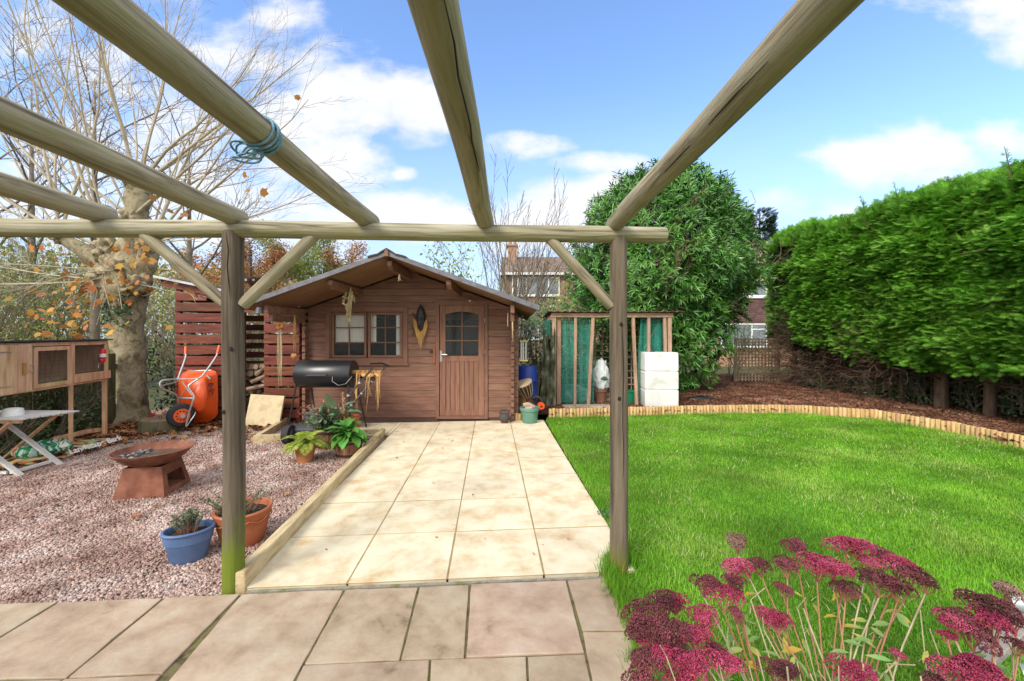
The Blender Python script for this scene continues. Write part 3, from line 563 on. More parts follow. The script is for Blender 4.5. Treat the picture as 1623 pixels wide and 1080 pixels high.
# ---------------------------------------------------------------- brown log cabin
SX, SY, HW = -1.777, 7.04, 1.86                        # centre, front wall, half width
SH = thing('log_cabin', 'brown timber summerhouse with deep overhanging gable roof at patio end', 'summerhouse', (SX, SY, 0))
RZ, EZ, RHW, RY0, RY1 = 2.66, 1.894, 2.14, 5.76, 10.2
slope = (RZ-EZ)/RHW
def under(x, off=.06): return RZ - off - abs(x-SX)*slope
WIN = (-3.215, -1.85, 1.03, 1.95); DOOR = (-1.28, -.46, .06, 2.03)
mb = MB(); RH = .1185
i = 0; z = .05
while z < 2.6:
    z1 = z+RH; segs = [(SX-HW, SX+HW+.03)]
    for X0, X1, Z0, Z1 in (WIN, DOOR):
        if z < Z1-.02 and z1 > Z0+.02:
            ns = []
            for a, b in segs:
                if X0 > a and X1 < b: ns += [(a, X0), (X1, b)]
                else: ns.append((a, b))
            segs = ns
    lim = (RZ-.06-z)/slope; limt = max(.02, (RZ-.06-z1)/slope)
    for a, b in segs:
        if z1 < 1.93: mb.prism([(a,z),(b,z),(b,z1-.001),(a,z1-.001)], SY, SY+.045, 'y')
        else:
            A0, B0, A1, B1 = max(a,SX-lim), min(b,SX+lim), max(a,SX-limt), min(b,SX+limt)
            if B0-A0 > .03: mb.prism([(A0,z),(B0,z),(max(B1,A1+.01),z1-.001),(A1,z1-.001)], SY, SY+.045, 'y')
    z = z1; i += 1
mb.build('front_wall', M['shed'], SH, world=True, bevel=.009, seg=2)
mb = MB()
for sx in (SX-HW+.06, SX+HW-.06):
    z = .0; mb = MB()
    while z < 1.86:
        mb.box(sx-.03, sx+.03, SY-.005, RY1-.35, z+.0, z+RH-.001); z += RH
    mb.build('side_wall', M['shedtrim'], SH, world=True, bevel=.006)
mb = MB()                                              # tongue behind the boards, open at window and door
XA, XB = SX-HW+.03, SX+HW-.03
for a, b, c, d in ((XA, WIN[0], 0, 1.93), (WIN[1], DOOR[0], 0, 1.93), (DOOR[1], XB, 0, 1.93), (WIN[0], WIN[1], 0, WIN[2]), (WIN[0], WIN[1], WIN[3]-.03, 1.93), (DOOR[0], DOOR[1], DOOR[3]-.06, 2.1)):
    if d > c: mb.box(a, b, SY+.03, SY+.05, c, d)
mb.prism([(XA,1.93),(DOOR[0],1.93),(DOOR[0],2.1),(DOOR[1],2.1),(DOOR[1],1.93),(XB,1.93),(SX,RZ-.08)], SY+.03, SY+.05, 'y')
mb.build('wall_lining', M['shedtrim'], SH, world=True)
mb = MB(); mb.box(SX-HW+.05, SX+HW-.05, RY1-.42, RY1-.36, 0, 1.9); mb.prism([(SX-HW+.05,1.9),(SX+HW-.05,1.9),(SX,RZ-.08)], RY1-.42, RY1-.36, 'y'); mb.build('back_wall', M['shedtrim'], SH, world=True)
for sx in (SX-HW+.06, SX+HW-.075):                     # crossing log ends at the two corners
    z = 0; mb = MB()
    while z < 1.80:
        mb.obox((sx, SY-.055, z+RH/2), (.06, .12, RH*.86)); z += RH
    mb.build('log_ends', M['shed'], SH, world=True, bevel=.01)
for sx in (SX-HW+.06, SX+HW-.075):
    mb = MB()
    for k, z in enumerate((1.70, 1.815)): mb.box(sx-.03, sx+.03, 5.98-.12*k, SY-.01, z, z+.115)
    mb.build('eaves_log', M['shed'], SH, world=True, bevel=.008)
for px_, z in ((SX, 2.52), (SX-.86, 2.24), (SX+.86, 2.24)):
    mb = MB(); mb.prism([(5.84,z+.03),(5.84,z-.015),(5.93,z-.075),(SY+.0,z-.075),(SY,z+.05),(5.84,z+.05)], px_-.035, px_+.035, 'x')
    mb.build('purlin', M['shedtrim'], SH, world=True, bevel=.006)
# roof
rf = MB(); nb = 46
for s in (-1, 1):
    for k in range(nb):
        y0 = RY0+(RY1-RY0)*k/nb; y1 = RY0+(RY1-RY0)*(k+1)/nb-.004
        rf.prism([(SX, RZ-.03), (SX+s*RHW, EZ-.03), (SX+s*RHW, EZ-.012), (SX, RZ-.012)][::s], y0, y1, 'y')
roof = rf.build('roof', M['soffit'], SH, world=True)
mb = MB()
for s in (-1, 1):
    mb.prism([(SX, RZ-.012), (SX+s*(RHW+.02), EZ-.018), (SX+s*(RHW+.02), EZ+.012), (SX, RZ+.016)][::s], RY0-.012, RY1, 'y')
mb.build('roof_felt', M['felt'], roof, world=True)
mb = MB()
for s in (-1, 1):
    mb.prism([(SX+s*.02, RZ-.042), (SX+s*(RHW+.03), EZ-.052), (SX+s*(RHW+.03), EZ+.022), (SX+s*.02, RZ+.026)][::s], RY0-.03, RY0-.014, 'y')
mb.build('verge_strip', M['verge'], roof, world=True, bevel=.003)
mb = MB()
for k in range(5):
    y0 = RY0-.05+k*.9; prof = [(-.27,-.075),(-.2,-.055),(-.13,-.04),(-.07,.0),(0,.04),(.07,.0),(.13,-.04),(.2,-.055),(.27,-.075)]
    poly = [(SX+a, RZ+.03+b) for a, b in prof] + [(SX+a, RZ+.008+b) for a, b in prof[::-1]]; mb.prism(poly, y0, y0+.92-.03*(k%2), 'y')
mb.build('ridge_cap', flat('ridge_tile', (.05,.042,.045), .8), roof, world=True)
mb = MB()
mb.prism([(SX-.028,RZ-.05),(SX+.028,RZ-.05),(SX+.028,RZ+.02),(SX,RZ+.05),(SX-.028,RZ+.02)], RY0-.06, RY0-.032, 'y')
mb.build('ridge_block', M['shedtrim'], SH, world=True, bevel=.003)
# plinth
mb = MB(); mb.box(SX-HW, SX+HW+.02, SY+.015, SY+.06, -.06, .055); mb.build('plinth', flat('plinth_wood', (.10,.055,.045), .8), SH, world=True)
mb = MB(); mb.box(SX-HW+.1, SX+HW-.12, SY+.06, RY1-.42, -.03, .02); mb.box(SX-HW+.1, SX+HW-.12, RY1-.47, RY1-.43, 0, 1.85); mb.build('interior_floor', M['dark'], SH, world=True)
# window
def frame_rect(mb, x0, x1, z0, z1, w, y0, y1, wb=None):
    wb = wb or w; mb.box(x0, x0+w, y0, y1, z0, z1); mb.box(x1-w, x1, y0, y1, z0, z1); mb.box(x0+w, x1-w, y0+.001, y1-.001, z1-w, z1); mb.box(x0+w, x1-w, y0+.001, y1-.001, z0, z0+wb)
mb = MB(); frame_rect(mb, -3.25, -1.815, .99, 1.985, .075, SY-.022, SY+.01, .085); frame_rect(mb, -3.19, -1.875, 1.06, 1.925, .035, SY+.004, SY+.07)
mb.box(-3.27,-1.795, SY-.045, SY-.015, .965, .992)
wf = mb.build('window', M['shedtrim'], SH, world=True, bevel=.004)
for k, (x0, x1) in enumerate(((-3.15, -2.545), (-2.515, -1.915))):
    mb = MB(); frame_rect(mb, x0, x1, 1.10, 1.885, .04, SY+.012, SY+.055)
    for t in (1/3, 2/3): mb.box(x0+.04, x1-.04, SY+.02, SY+.046, 1.10+.785*t-.01, 1.10+.785*t+.01)
    mb.box((x0+x1)/2-.01, (x0+x1)/2+.01, SY+.018, SY+.048, 1.14, 1.845)
    mb.build('casement', M['shedtrim'], wf, world=True, bevel=.003)
mb = MB(); mb.box(-3.13,-1.93, SY+.036, SY+.039, 1.12, 1.87); mb.build('glass', glassm('window_glass', (.1,.12,.12), .10), wf, world=True)
def drape(x0, x1, z0, z1, y, amp=.012, fr=60):
    mb = MB(); n = max(8, int((x1-x0)/.012)); V = []
    for i in range(n+1):
        x = x0+(x1-x0)*i/n; yy = y+amp*math.sin(x*fr)
        V += [(x, yy, z0), (x, yy, z1)]
    return mb.add(V, [(2*i, 2*i+2, 2*i+3, 2*i+1) for i in range(n)])
drape(-3.12,-2.56,1.37,1.87,SY+.10,.003,20).build('blind', M['cloth'], wf, world=True, smooth='all')
drape(-2.50,-2.40,1.36,1.87,SY+.10).build('curtain', M['cloth'], wf, world=True, smooth='all'); drape(-2.05,-1.94,1.10,1.87,SY+.10).build('curtain', M['cloth'], wf, world=True, smooth='all')
# door
mb = MB(); frame_rect(mb, -1.325, -.42, .03, 2.075, .06, SY-.026, SY+.05, .05); mb.box(-1.36,-.385, SY-.034, SY-.002, 2.06, 2.10)
mb.build('door_frame', M['shedtrim'], SH, world=True, bevel=.004)
DX0, DX1, DZ0, DZ1 = -1.255, -.485, .085, 2.01
mb = MB(); GX0, GX1, GZ0, GZ1 = -1.155, -.585, 1.13, 1.90; yd0, yd1 = SY-.012, SY+.03
mb.box(DX0, GX0, yd0, yd1, DZ0, DZ1); mb.box(GX1, DX1, yd0, yd1, DZ0, DZ1); mb.box(GX0, GX1, yd0+.001, yd1, GZ0-.10, GZ0)
n = 12; top = [(GX0+(GX1-GX0)*i/n, GZ1-.05+.05*math.sin(PI*i/n)) for i in range(n+1)]; mb.prism(top+[(GX1,DZ1),(GX0,DZ1)], yd0+.001, yd1, 'y'); mb.box(GX0, GX1, yd0+.001, yd1, DZ0, DZ0+.09)
dr = mb.build('door', M['shedv'], SH, world=True, bevel=.004)
mb = MB(); k = 7
for i in range(k): x0 = GX0+(GX1-GX0)*i/k; mb.box(x0+.002, x0+(GX1-GX0)/k-.002, yd0+.012, yd1-.004, DZ0+.08, GZ0-.08)
mb.build('lower_panel', M['shedv'], dr, world=True, bevel=.005)
mb = MB(); mb.box((GX0+GX1)/2-.01, (GX0+GX1)/2+.01, yd0+.004, yd1-.004, GZ0, GZ1)
for t in (.345, .67): mb.box(GX0, GX1, yd0+.006, yd1-.006, GZ0+(GZ1-GZ0)*t-.01, GZ0+(GZ1-GZ0)*t+.01)
mb.build('glazing_bar', M['shedtrim'], dr, world=True, bevel=.002)
mb = MB(); mb.box(GX0-.01, GX1+.01, yd0+.02, yd0+.023, GZ0-.01, GZ1+.02); mb.build('glass', MATG := glassm('door_glass', (.1,.12,.12), .16), dr, world=True)
mb = MB(); mb.box(-1.255,-1.215, yd0-.008, yd0, 1.03, 1.22); mb.tube([(-1.235,yd0-.006,1.155),(-1.235,yd0-.045,1.155),(-1.225,yd0-.05,1.155),(-1.12,yd0-.05,1.155)], .008, 8); mb.build('handle', M['steel'], dr, world=True, smooth=True)
mb = MB()
for z in (.40, 1.2, 1.75): mb.tube([(-.472,SY-.03,z-.03),(-.472,SY-.03,z+.03)], .006, 8)
mb.build('hinge', M['steel'], dr, world=True)
mb = MB(); mb.box(-1.375,-1.33, SY-.03, SY-.002, 1.0, 1.27); mb.build('strike_block', pm('strike_wood', [(.2,.07,.035),(.27,.1,.05)], bump=.1), SH, world=True, bevel=.004)
mb = MB(); mb.tube([(-1.41,SY-.002,1.205),(-1.41,SY-.02,1.205)], [.032,.028], 16); mb.build('vent_knob', flat('dark_iron', (.04,.03,.028), .6), SH, world=True)
mb = MB(); mb.blob((-.73,SY-.045,2.085),(.022,.018,.015),0,sub=2); mb.build('lamp_sensor', M['white'], SH, world=True, smooth=True)

# ---------------------------------------------------------------- slatted log store
LS = thing('log_store', 'red stained slatted log store beside the cabin with sloping roof', 'log store', (-4.7, 7.0, -.05))
def lz(x): return 2.47 - (x+6.02)*.205
mb = MB(); z = .06
zs = []
while z < 2.3: zs.append(z); z += .184
for z in zs:
    for x0, x1 in ((-5.8,-4.64),(-4.27,-3.66)):
        top = lz(x1)-.1
        if z+.15 < top or (x0 < -5 and z+.15 < lz(x0)-.08):
            xe_ = x1
            if z+.15 > top: xe_ = x0+max(.3, (lz(x0)-.08-z-.15)/.205); xe_ = min(xe_, x1)
            if x1 > -4 and z > 1.72: continue
            mb.obox(((x0+xe_)/2, 6.96, z+.075), (xe_-x0, .022, .148))
mb.build('front_slats', M['cedar'], LS, world=True, bevel=.003)
mb = MB()
for z in zs[:-1]:
    mb.box(-5.81,-5.79, 7.0, 8.2, z, z+.148); mb.box(-5.7,-3.7, 8.2, 8.22, z+.05, z+.17)
mb.build('back_slats', M['cedar'], LS, world=True)
mb = MB()
for x, y in ((-5.77,7.01),(-4.67,7.01),(-4.24,7.01),(-3.69,7.01),(-5.77,8.15),(-3.72,8.15)):
    mb = MB(); mb.box(x-.035, x+.035, y-.035, y+.035, -.05, lz(x)-.09); mb.build('upright', M['cedar'], LS, world=True)
mb = MB(); mb.beam((-6.0,6.93,lz(-6.0)-.075), (-3.6,6.93,lz(-3.6)-.075), .025, .12, up=(0,1,0)) if False else mb.prism([(-6.02,lz(-6.02)-.13),(-3.62,lz(-3.62)-.13),(-3.62,lz(-3.62)-.012),(-6.02,lz(-6.02)-.012)], 6.925, 6.947, 'y')
mb.prism([(-4.64,lz(-4.64)-.30),(-4.27+.6,lz(-4.64)-.36),(-3.67,lz(-4.64)-.25),(-4.64,lz(-4.64)-.19)], 6.95, 6.975, 'y')
mb.build('fascia_board', M['cedar'], LS, world=True)
mb = MB(); mb.prism([(-6.07,lz(-6.07)-.01),(-3.6,lz(-3.6)-.01),(-3.6,lz(-3.6)+.02),(-6.07,lz(-6.07)+.02)], 6.86, 8.4, 'y'); rfo = mb.build('roof', M['felt'], LS, world=True)
mb = MB(); mb.prism([(-6.08,lz(-6.08)-.012),(-3.6,lz(-3.6)-.012),(-3.6,lz(-3.6)+.026),(-6.08,lz(-6.08)+.026)], 6.84, 6.858, 'y'); mb.build('roof_edge', flat('pale_felt_edge', (.5,.5,.52), .5), rfo, world=True)
# split logs stacked inside
fl = MB(); rr = random.Random(3)
for row in range(9):
    z = -.04+row*.115
    for k in range(17):
        x = -5.65+k*.115+rr.uniform(-.01,.01); zz = z+.05+rr.uniform(-.012,.012); r = rr.uniform(.045,.062); sh = rr.choice((0,1,1)); a0 = rr.uniform(0,6.28); y0 = 7.14+rr.uniform(-.05,.05)
        ang = [a0+i*2*PI/8 for i in range(8)] if not sh else [a0+i*PI/4 for i in range(4)]+[a0+3.6]
        fl.prism([(x+r*math.cos(a), zz+r*math.sin(a)) for a in ang], y0, y0+.3, 'y')
for k in range(3): fl.tube([(-4.6+k*.05,7.0+.05*k,.55+.12*k),(-4.28,7.1,.62+.18*k)], .035, 7)
for k in range(8):
    x = -4.64+.05*k; fl.tube([(x,7.05,.02+.07*(k%4)),(x+.07,7.25,.05+.07*(k%4))], .04, 7)
o = fl.build('stacked_firewood', pm('firewood', [(.10,.07,.045),(.24,.17,.11),(.34,.26,.18)], sc=6, bump=.4, isl=.4)); tag(o, 'split firewood stacked inside the red slatted store', 'firewood', kind='stuff')
mb = MB(); c = gr(436,671,-.04); mb.obox((c.x+.02, 6.70, .215), (.565,.045,.56), Matrix.Rotation(R(3),4,'Y') @ Matrix.Rotation(R(-14),4,'X')); o = mb.build('stone_slab', pm('spare_slab', [(.42,.32,.17),(.60,.50,.32),(.5,.4,.23)], sc=4, bump=.15), bevel=.006)
tag(o, 'cream stone slab propped upright against the red slats', 'paving slab')
# ---------------------------------------------------------------- fire pit
def loft(mb, rings, cap0=True, cap1=True):
    n = len(rings[0]); V = [p for r in rings for p in r]; Fs = [(i*n+j, i*n+(j+1)%n, (i+1)*n+(j+1)%n, (i+1)*n+j) for i in range(len(rings)-1) for j in range(n)]
    if cap0: Fs.append(tuple(range(n))[::-1])
    if cap1: Fs.append(tuple((len(rings)-1)*n+j for j in range(n)))
    return mb.add(V, Fs)
GZ = -.045
FP = thing('fire_pit', 'rusted steel fire bowl with ash and water on flared pedestal with opening', 'fire pit', (-3.44, 4.05, GZ), R(11))
mb = MB(); t = .008; wb, wt, hh = .25, .185, .29         # four walls of the flared box; the side that faces the posts has an opening
def quad(a, b, c, d, th):
    a, b, c, d = map(Vector, (a, b, c, d)); n_ = (b-a).cross(d-a).normalized()*th; mb.add([a,b,c,d,a-n_,b-n_,c-n_,d-n_], [(0,1,2,3),(7,6,5,4),(0,4,5,1),(1,5,6,2),(2,6,7,3),(3,7,4,0)])
def wpt(s, v, z): k = wb+(wt-wb)*z/hh; return {0:(v*k,-k,z), 1:(k,v*k,z), 2:(-v*k,k,z), 3:(-k,-v*k,z)}[s]
for s in (0, 2, 3): quad(wpt(s,-1,0), wpt(s,1,0), wpt(s,1,hh), wpt(s,-1,hh), t)
o0, o1, oz0, oz1 = -.62, .70, .06, .2
quad(wpt(1,-1,0), wpt(1,1,0), wpt(1,1,oz0), wpt(1,-1,oz0), t); quad(wpt(1,-1,oz1), wpt(1,1,oz1), wpt(1,1,hh), wpt(1,-1,hh), t)
quad(wpt(1,-1,oz0), wpt(1,o0,oz0), wpt(1,o0,oz1), wpt(1,-1,oz1), t); quad(wpt(1,o1,oz0), wpt(1,1,oz0), wpt(1,1,oz1), wpt(1,o1,oz1), t)
mb.box(-wb+.02, wb-.02, -wb+.02, wb-.02, .045, .055)
mb.build('pedestal', M['rust'], FP)
mb = MB(); mb.lathe([(.02,.262),(.10,.268),(.2,.295),(.28,.34),(.345,.40),(.368,.418),(.372,.428),(.362,.43),(.335,.405),(.27,.35),(.19,.308),(.09,.283),(0,.28)], 48); mb.build('bowl', M['rust'], FP, smooth=True)
mb = MB(); mb.lathe([(0,.362),(.285,.362)], 40); mb.f = mb.f[:40]; mb.m = mb.m[:40]
mb.build('water', pm('dark_water', [(.035,.033,.028),(.09,.085,.07)], sc=6, rough=.06, bump=.03, spec=.6), FP)
mb = MB()
for k in range(26):
    a = 2.2+random.uniform(0,1.9); r = random.uniform(.15,.33); mb.blob((r*math.cos(a), r*math.sin(a), .372+.05*(r-.2)), (.025,.02,.014), .5, seed=k, sub=1)
mb.build('ash', pm('ash', [(.03,.03,.03),(.25,.25,.26)], sc=20, bump=.4, isl=.5), FP)['kind'] = 'stuff'

# ---------------------------------------------------------------- pots and their plants
def leaves(name, parent, mat, P, D, Nn, L_, W, tmpl=LEAF, label=None):
    n = len(P); V_, F_ = scat(tmpl[0], tmpl[1], P, frames(D, Nn), np.column_stack([W, L_, L_])); return npm(name, V_, F_, mat, parent, label=label)
def soil_disc(parent, c, r, sy=1):
    mb = MB(); n = 28; ring = [(c[0]+r*math.cos(2*PI*j/n), c[1]+r*sy*math.sin(2*PI*j/n), c[2]) for j in range(n)]; mb.add([(c[0],c[1],c[2]+.02)]+ring, [(0, j+1, (j+1)%n+1) for j in range(n)]); mb.build('soil', M['soil'], parent, smooth='all')
def heather(parent, c, n, h, spread, mat, leafl=.02, stemmat='twig_dk', seed=1):
    rr = random.Random(seed); mb = MB(); P = []; D = []
    for i in range(n):
        a = rr.uniform(0, 6.28); s = rr.uniform(.1, 1)*spread; b = Vector((c[0]+.45*s*math.cos(a), c[1]+.45*s*math.sin(a), c[2])); hh = h*rr.uniform(.55, 1); tip = Vector((c[0]+s*1.3*math.cos(a), c[1]+s*1.3*math.sin(a), c[2]+hh)); mid = (b+tip)/2+Vector((0,0,hh*.12))
        pts = [b, mid, tip]; mb.tube(pts, [.0035,.0025,.0012], 5)
        for k in range(26):
            t = rr.uniform(.3, 1); q = b.lerp(mid, t*2) if t < .5 else mid.lerp(tip, t*2-1); P.append(q); D.append(Vector((rr.gauss(0,.6), rr.gauss(0,.6), rr.uniform(.1,1))))
    mb.build('stems', M[stemmat], parent)
    k = len(P); leaves('leaves', parent, mat, np.array(P)+np.array(wloc(parent)), np.array(D), rdir(k)+np.array([0,0,1.2]), RNG.uniform(.7,1.3,k)*leafl, RNG.uniform(.4,.6,k)*leafl, LEAF2)
BP = thing('blue_pot', 'oval blue glazed pot of small leafy stems on the gravel', 'plant pot', (-2.215, 2.80, GZ), R(28))
mb = MB(); mb.lathe([(0,0),(.115,0),(.122,.006),(.150,.155),(.153,.16),(.160,.165),(.168,.235),(.176,.24),(.180,.252),(.174,.262),(.160,.262),(.152,.25),(.146,.20),(0,.20)], 40, sx=1.02, sy=.80); mb.build('pot', M['bluepot'], BP, smooth=True)
soil_disc(BP, (0,0,.215), .148, .78); heather(BP, (0,0,.21), 34, .21, .12, M['bergenia'], .028, 'stem_red', 3)
TP = thing('terracotta_pot', 'round terracotta pot with swag rim, behind the nearer pergola post', 'plant pot', (-2.03, 3.07, GZ))
mb = MB(); mb.lathe([(0,0),(.145,0),(.152,.008),(.185,.15),(.198,.22),(.205,.228),(.208,.262),(.214,.27),(.218,.285),(.211,.295),(.195,.293),(.188,.25),(.18,.23),(0,.23)], 40); 
for k in range(8):
    a0 = 2*PI*k/8; mb.tube([(.207*math.cos(a0+.098*j), .207*math.sin(a0+.098*j), .235-.028*math.sin(PI*j/8)) for j in range(9)], .006, 6)
mb.build('pot', M['terra'], TP, smooth=True)
soil_disc(TP, (0,0,.245), .186); heather(TP, (-.06,.0,.24), 26, .21, .25, M['bergenia'], .03, 'stem_red', 5)
k = 60; a = RNG.uniform(0,6.28,k); r = RNG.uniform(.02,.15,k); leaves('groundcover', TP, M['ivy'], np.column_stack([-2.03+r*np.cos(a), 3.07+r*np.sin(a), np.full(k,GZ+.262)]), rdir(k)*[1,1,.3], np.tile([0,0,1.],(k,1))+rdir(k)*.4, RNG.uniform(.02,.045,k), RNG.uniform(.015,.03,k), LEAF2)
# fern
def fern(parent, c, n, L0, seed=2):
    rr = random.Random(seed); mb = MB(); P = []; D = []; NN = []; LL = []
    for i in range(n):
        a = 2*PI*i/n+rr.uniform(-.2,.2); L1 = L0*rr.uniform(.65,1.1); el = rr.uniform(.5,1.35); p = Vector(c); d = Vector((math.cos(a)*math.cos(el), math.sin(a)*math.cos(el), math.sin(el))); pts = [p.copy()]; K = 14
        for k in range(K):
            d = (d+Vector((0,0,-.085-.03*k/4))+Vector((math.cos(a),math.sin(a),0))*.03).normalized(); p = p+d*L1/K; pts.append(p.copy()); sd = d.cross(Vector((0,0,1))).normalized(); up = sd.cross(d)
            w = max(.05, math.sin(PI*min(1,(k+1.2)/(K+.6))))**.7*L1*.26
            for s in (-1,1):
                for h in (0,.5): P.append(p-d*h*L1/K); D.append(sd*s+d*.35); NN.append(up+Vector((rr.gauss(0,.15),rr.gauss(0,.15),0))); LL.append(w*rr.uniform(.85,1.1))
        mb.tube(pts, [.003]*8+[.0015]*(len(pts)-8), 5)
    mb.build('stalks', M['fern'], parent); LL = np.array(LL); leaves('fronds', parent, M['fern'], np.array(P)+np.array(wloc(parent)), np.array(D), np.array(NN), LL, LL*.34, LEAF)
FE = thing('fern_pot', 'yellow green fern spilling from a mossy terracotta pot', 'potted plant', (-2.50, 4.88, GZ))
mb = MB(); mb.lathe([(0,0),(.085,0),(.112,.17),(.128,.172),(.134,.225),(.122,.23),(.11,.20),(0,.19)], 28); mb.build('pot', M['terra_old'], FE, smooth=True); soil_disc(FE, (0,0,.2), .115); fern(FE, (0,0,.22), 30, .31)
# half barrels
def barrel(name, label, loc, r=.165, h=.23, sc=1):
    b = thing(name, label, 'potted plant', loc); n = 22
    mb = MB()
    for k in range(n):
        a0, a1 = 2*PI*(k+.03)/n, 2*PI*(k+.97)/n; V = []
        for z, rr in ((0,.84),(.5,.97),(1,1.04)):
            for a, q in ((a0,1),(a1,1),(a1,.9),(a0,.9)): V.append((r*rr*q*math.cos(a), r*rr*q*math.sin(a), h*z))
        mb.add(V, [(0,1,5,4),(4,5,9,8),(1,2,6,5),(5,6,10,9),(3,0,4,7),(7,4,8,11),(2,3,7,6),(6,7,11,10),(8,9,10,11),(3,2,1,0)])
    mb.build('staves', M['barrel'], b, bevel=.002)
    mb = MB()
    mb.lathe([(r*.875,h*.14),(r*.9,h*.14),(r*.925,h*.26),(r*.90,h*.26)], 32); 
    mb.build('hoop', M['hoop'], b); mb = MB(); mb.lathe([(r*1.02,h*.8),(r*1.035,h*.8),(r*1.05,h*.92),(r*1.03,h*.92)], 32); mb.build('hoop', M['hoop'], b)
    soil_disc(b, (0,0,h*.85), r*.93); return b
B1 = barrel('barrel_planter', 'bright green broad leaved plant in a half barrel beside the sleeper', (-2.07, 5.12, GZ))
def rosette(parent, c, n, L0, W0, mat, name='leaves', lo=.15, hi=1.35, stems=True, seed=1):
    rr = random.Random(seed); mb = MB(); V = []; Fq = []
    for i in range(n):
        a = i*2.4+rr.uniform(-.3,.3); el = lo+(hi-lo)*rr.random(); L1 = L0*rr.uniform(.7,1.1); w = W0*rr.uniform(.8,1.15); p = Vector(c)+Vector((rr.gauss(0,.03),rr.gauss(0,.03),rr.uniform(0,.05))); d = Vector((math.cos(a)*math.cos(el), math.sin(a)*math.cos(el), math.sin(el)))
        o = len(V); K = 9; rr2 = rr.uniform(-.25,.25)
        for k in range(K+1):
            t = k/K; sd = d.cross(Vector((0,0,1))).normalized(); up = sd.cross(d); sd = (sd+up*rr2).normalized(); ww = w/2*max(0, math.sin(PI*max(0,(t-.18)/.82)**.8))**.8 if t > .18 else .004
            ww = max(.002, ww)
            for s, u in ((-1,.28),(-.5,.1),(0,0),(.5,.1),(1,.28)): V.append(p+sd*ww*s+up*ww*u*(1+.3*math.sin(k*2+i)))
            d = (d+Vector((0,0,-.16))).normalized(); p = p+d*L1/K
        for k in range(K):
            for j in range(4): Fq.append((o+k*5+j, o+k*5+j+1, o+k*5+j+6, o+k*5+j+5))
    mb.add(V, Fq); return mb.build(name, mat, parent, smooth='all')
rosette(B1, (0,0,.24), 60, .29, .10, M['green_leaf'], seed=4)
B2 = barrel('barrel_planter', 'brown seed headed plant with grey green leaves in darker half barrel', (-2.50, 5.50, GZ), .17, .27)
rosette(B2, (.03,.05,.27), 16, .46, .17, M['bergenia'], lo=.9, hi=1.5, seed=9)
heather(B2, (-.10,0,.25), 26, .38, .28, M['florets'], .045, 'twig_dk', 8)
k = 120; a = RNG.uniform(0,6.28,k); r = RNG.uniform(.02,.3,k); leaves('lower_leaves', B2, M['ivy'], np.column_stack([-2.52+r*np.cos(a), 5.46+r*np.sin(a), GZ+.28+RNG.uniform(0,.2,k)]), rdir(k)+[0,0,.2], np.tile([0,-.6,1.],(k,1))+rdir(k)*.5, RNG.uniform(.06,.11,k), RNG.uniform(.05,.09,k))

# ---------------------------------------------------------------- barbecue
BQ = thing('barbecue', 'black barrel charcoal barbecue closed, in front of the cabin window', 'barbecue', (-2.9, 6.32, -.04))
bz = .885; r = .212; x0, x1 = -3.32, -2.47
mb = MB(); n = 40; mb2 = MB()
for m_, lo, hi, rr_ in ((mb, -8, 188, r+.004), (mb2, 188, 352, r)):
    ang = np.radians(np.linspace(lo, hi, 24)); V = []
    for x in (x0, x0+.012, x1-.012, x1):
        q = rr_-(.008 if x in (x0, x1) else 0); V += [(x, 6.32+q*math.cos(a), bz+q*math.sin(a)) for a in ang]
    Fs = [(i*24+j, i*24+j+1, (i+1)*24+j+1, (i+1)*24+j) for i in range(3) for j in range(23)]; Fs += [tuple(range(24)), tuple(range(72,96))[::-1]]; m_.add(V, Fs)
mb.build('lid', M['black'], BQ, world=True, smooth=True); mb2.build('firebox', M['black'], BQ, world=True, smooth=True)
mb = MB(); mb.tube([(-2.72,6.12,.88),(-2.70,6.06,.80),(-2.60,6.05,.74),(-2.5,6.07,.76),(-2.44,6.15,.86)], .004, 6); mb.build('chain', M['galv'], BQ, world=True)
mb = MB(); mb.tube([(-3.1,6.11,.90),(-3.1,6.07,.89),(-2.8,6.07,.89),(-2.8,6.11,.90)], .007, 6); mb.build('lid_handle', M['black'], BQ, world=True)
for x, y, xt, yt in ((-3.42,6.12,-3.30,6.20),(-3.14,6.5,-3.22,6.45),(-2.44,6.12,-2.52,6.20),(-2.34,6.52,-2.5,6.44)):
    mb = MB(); mb.tube([(x,y,-.045),(xt,yt,.80)], .014, 8); mb.build('leg', M['black'], BQ, world=True)
mb = MB(); mb.box(-3.2,-2.5,6.2,6.45,.30,.312); mb.build('bottom_shelf', M['black'], BQ, world=True)
mb = MB(); mb.box(-2.46,-2.12,6.20,6.24,.80,.83); mb.box(-2.46,-2.12,6.42,6.45,.80,.83); 
for k in range(9): mb.box(-2.45+.04*k,-2.44+.04*k,6.24,6.42,.815,.825)
mb.build('side_shelf', M['black'], BQ, world=True)
ON = thing('onion_bunch', 'bunch of drying onions with trailing stems on the barbecue shelf', 'onions', (-2.27, 6.3, .83))
rr = random.Random(5); mb = MB()
for k in range(16): mb.blob((-2.40+.024*k+rr.uniform(-.02,.02), 6.28+rr.uniform(-.06,.07), .865+rr.uniform(0,.03)), (.036,.036,.032), .08, seed=k, sub=2)
mb.build('bulbs', M['onion'], ON, world=True, smooth=True)
mb = MB()
for k in range(24):
    x = rr.choice((-2.38,-2.36,-2.06,-2.04,-2.08,-2.2))+rr.uniform(-.03,.03); L1 = rr.uniform(.12,.55); y = 6.19+rr.uniform(-.02,.02)
    mb.tube([(x+rr.uniform(-.08,.08),6.28,.89+rr.uniform(0,.06)),(x,y+.03,.90+rr.uniform(-.02,.03)),(x+rr.uniform(-.02,.02),y,.86-L1*.5),(x+rr.uniform(-.03,.03),y,.86-L1)], [.005,.005,.004,.002], 5)
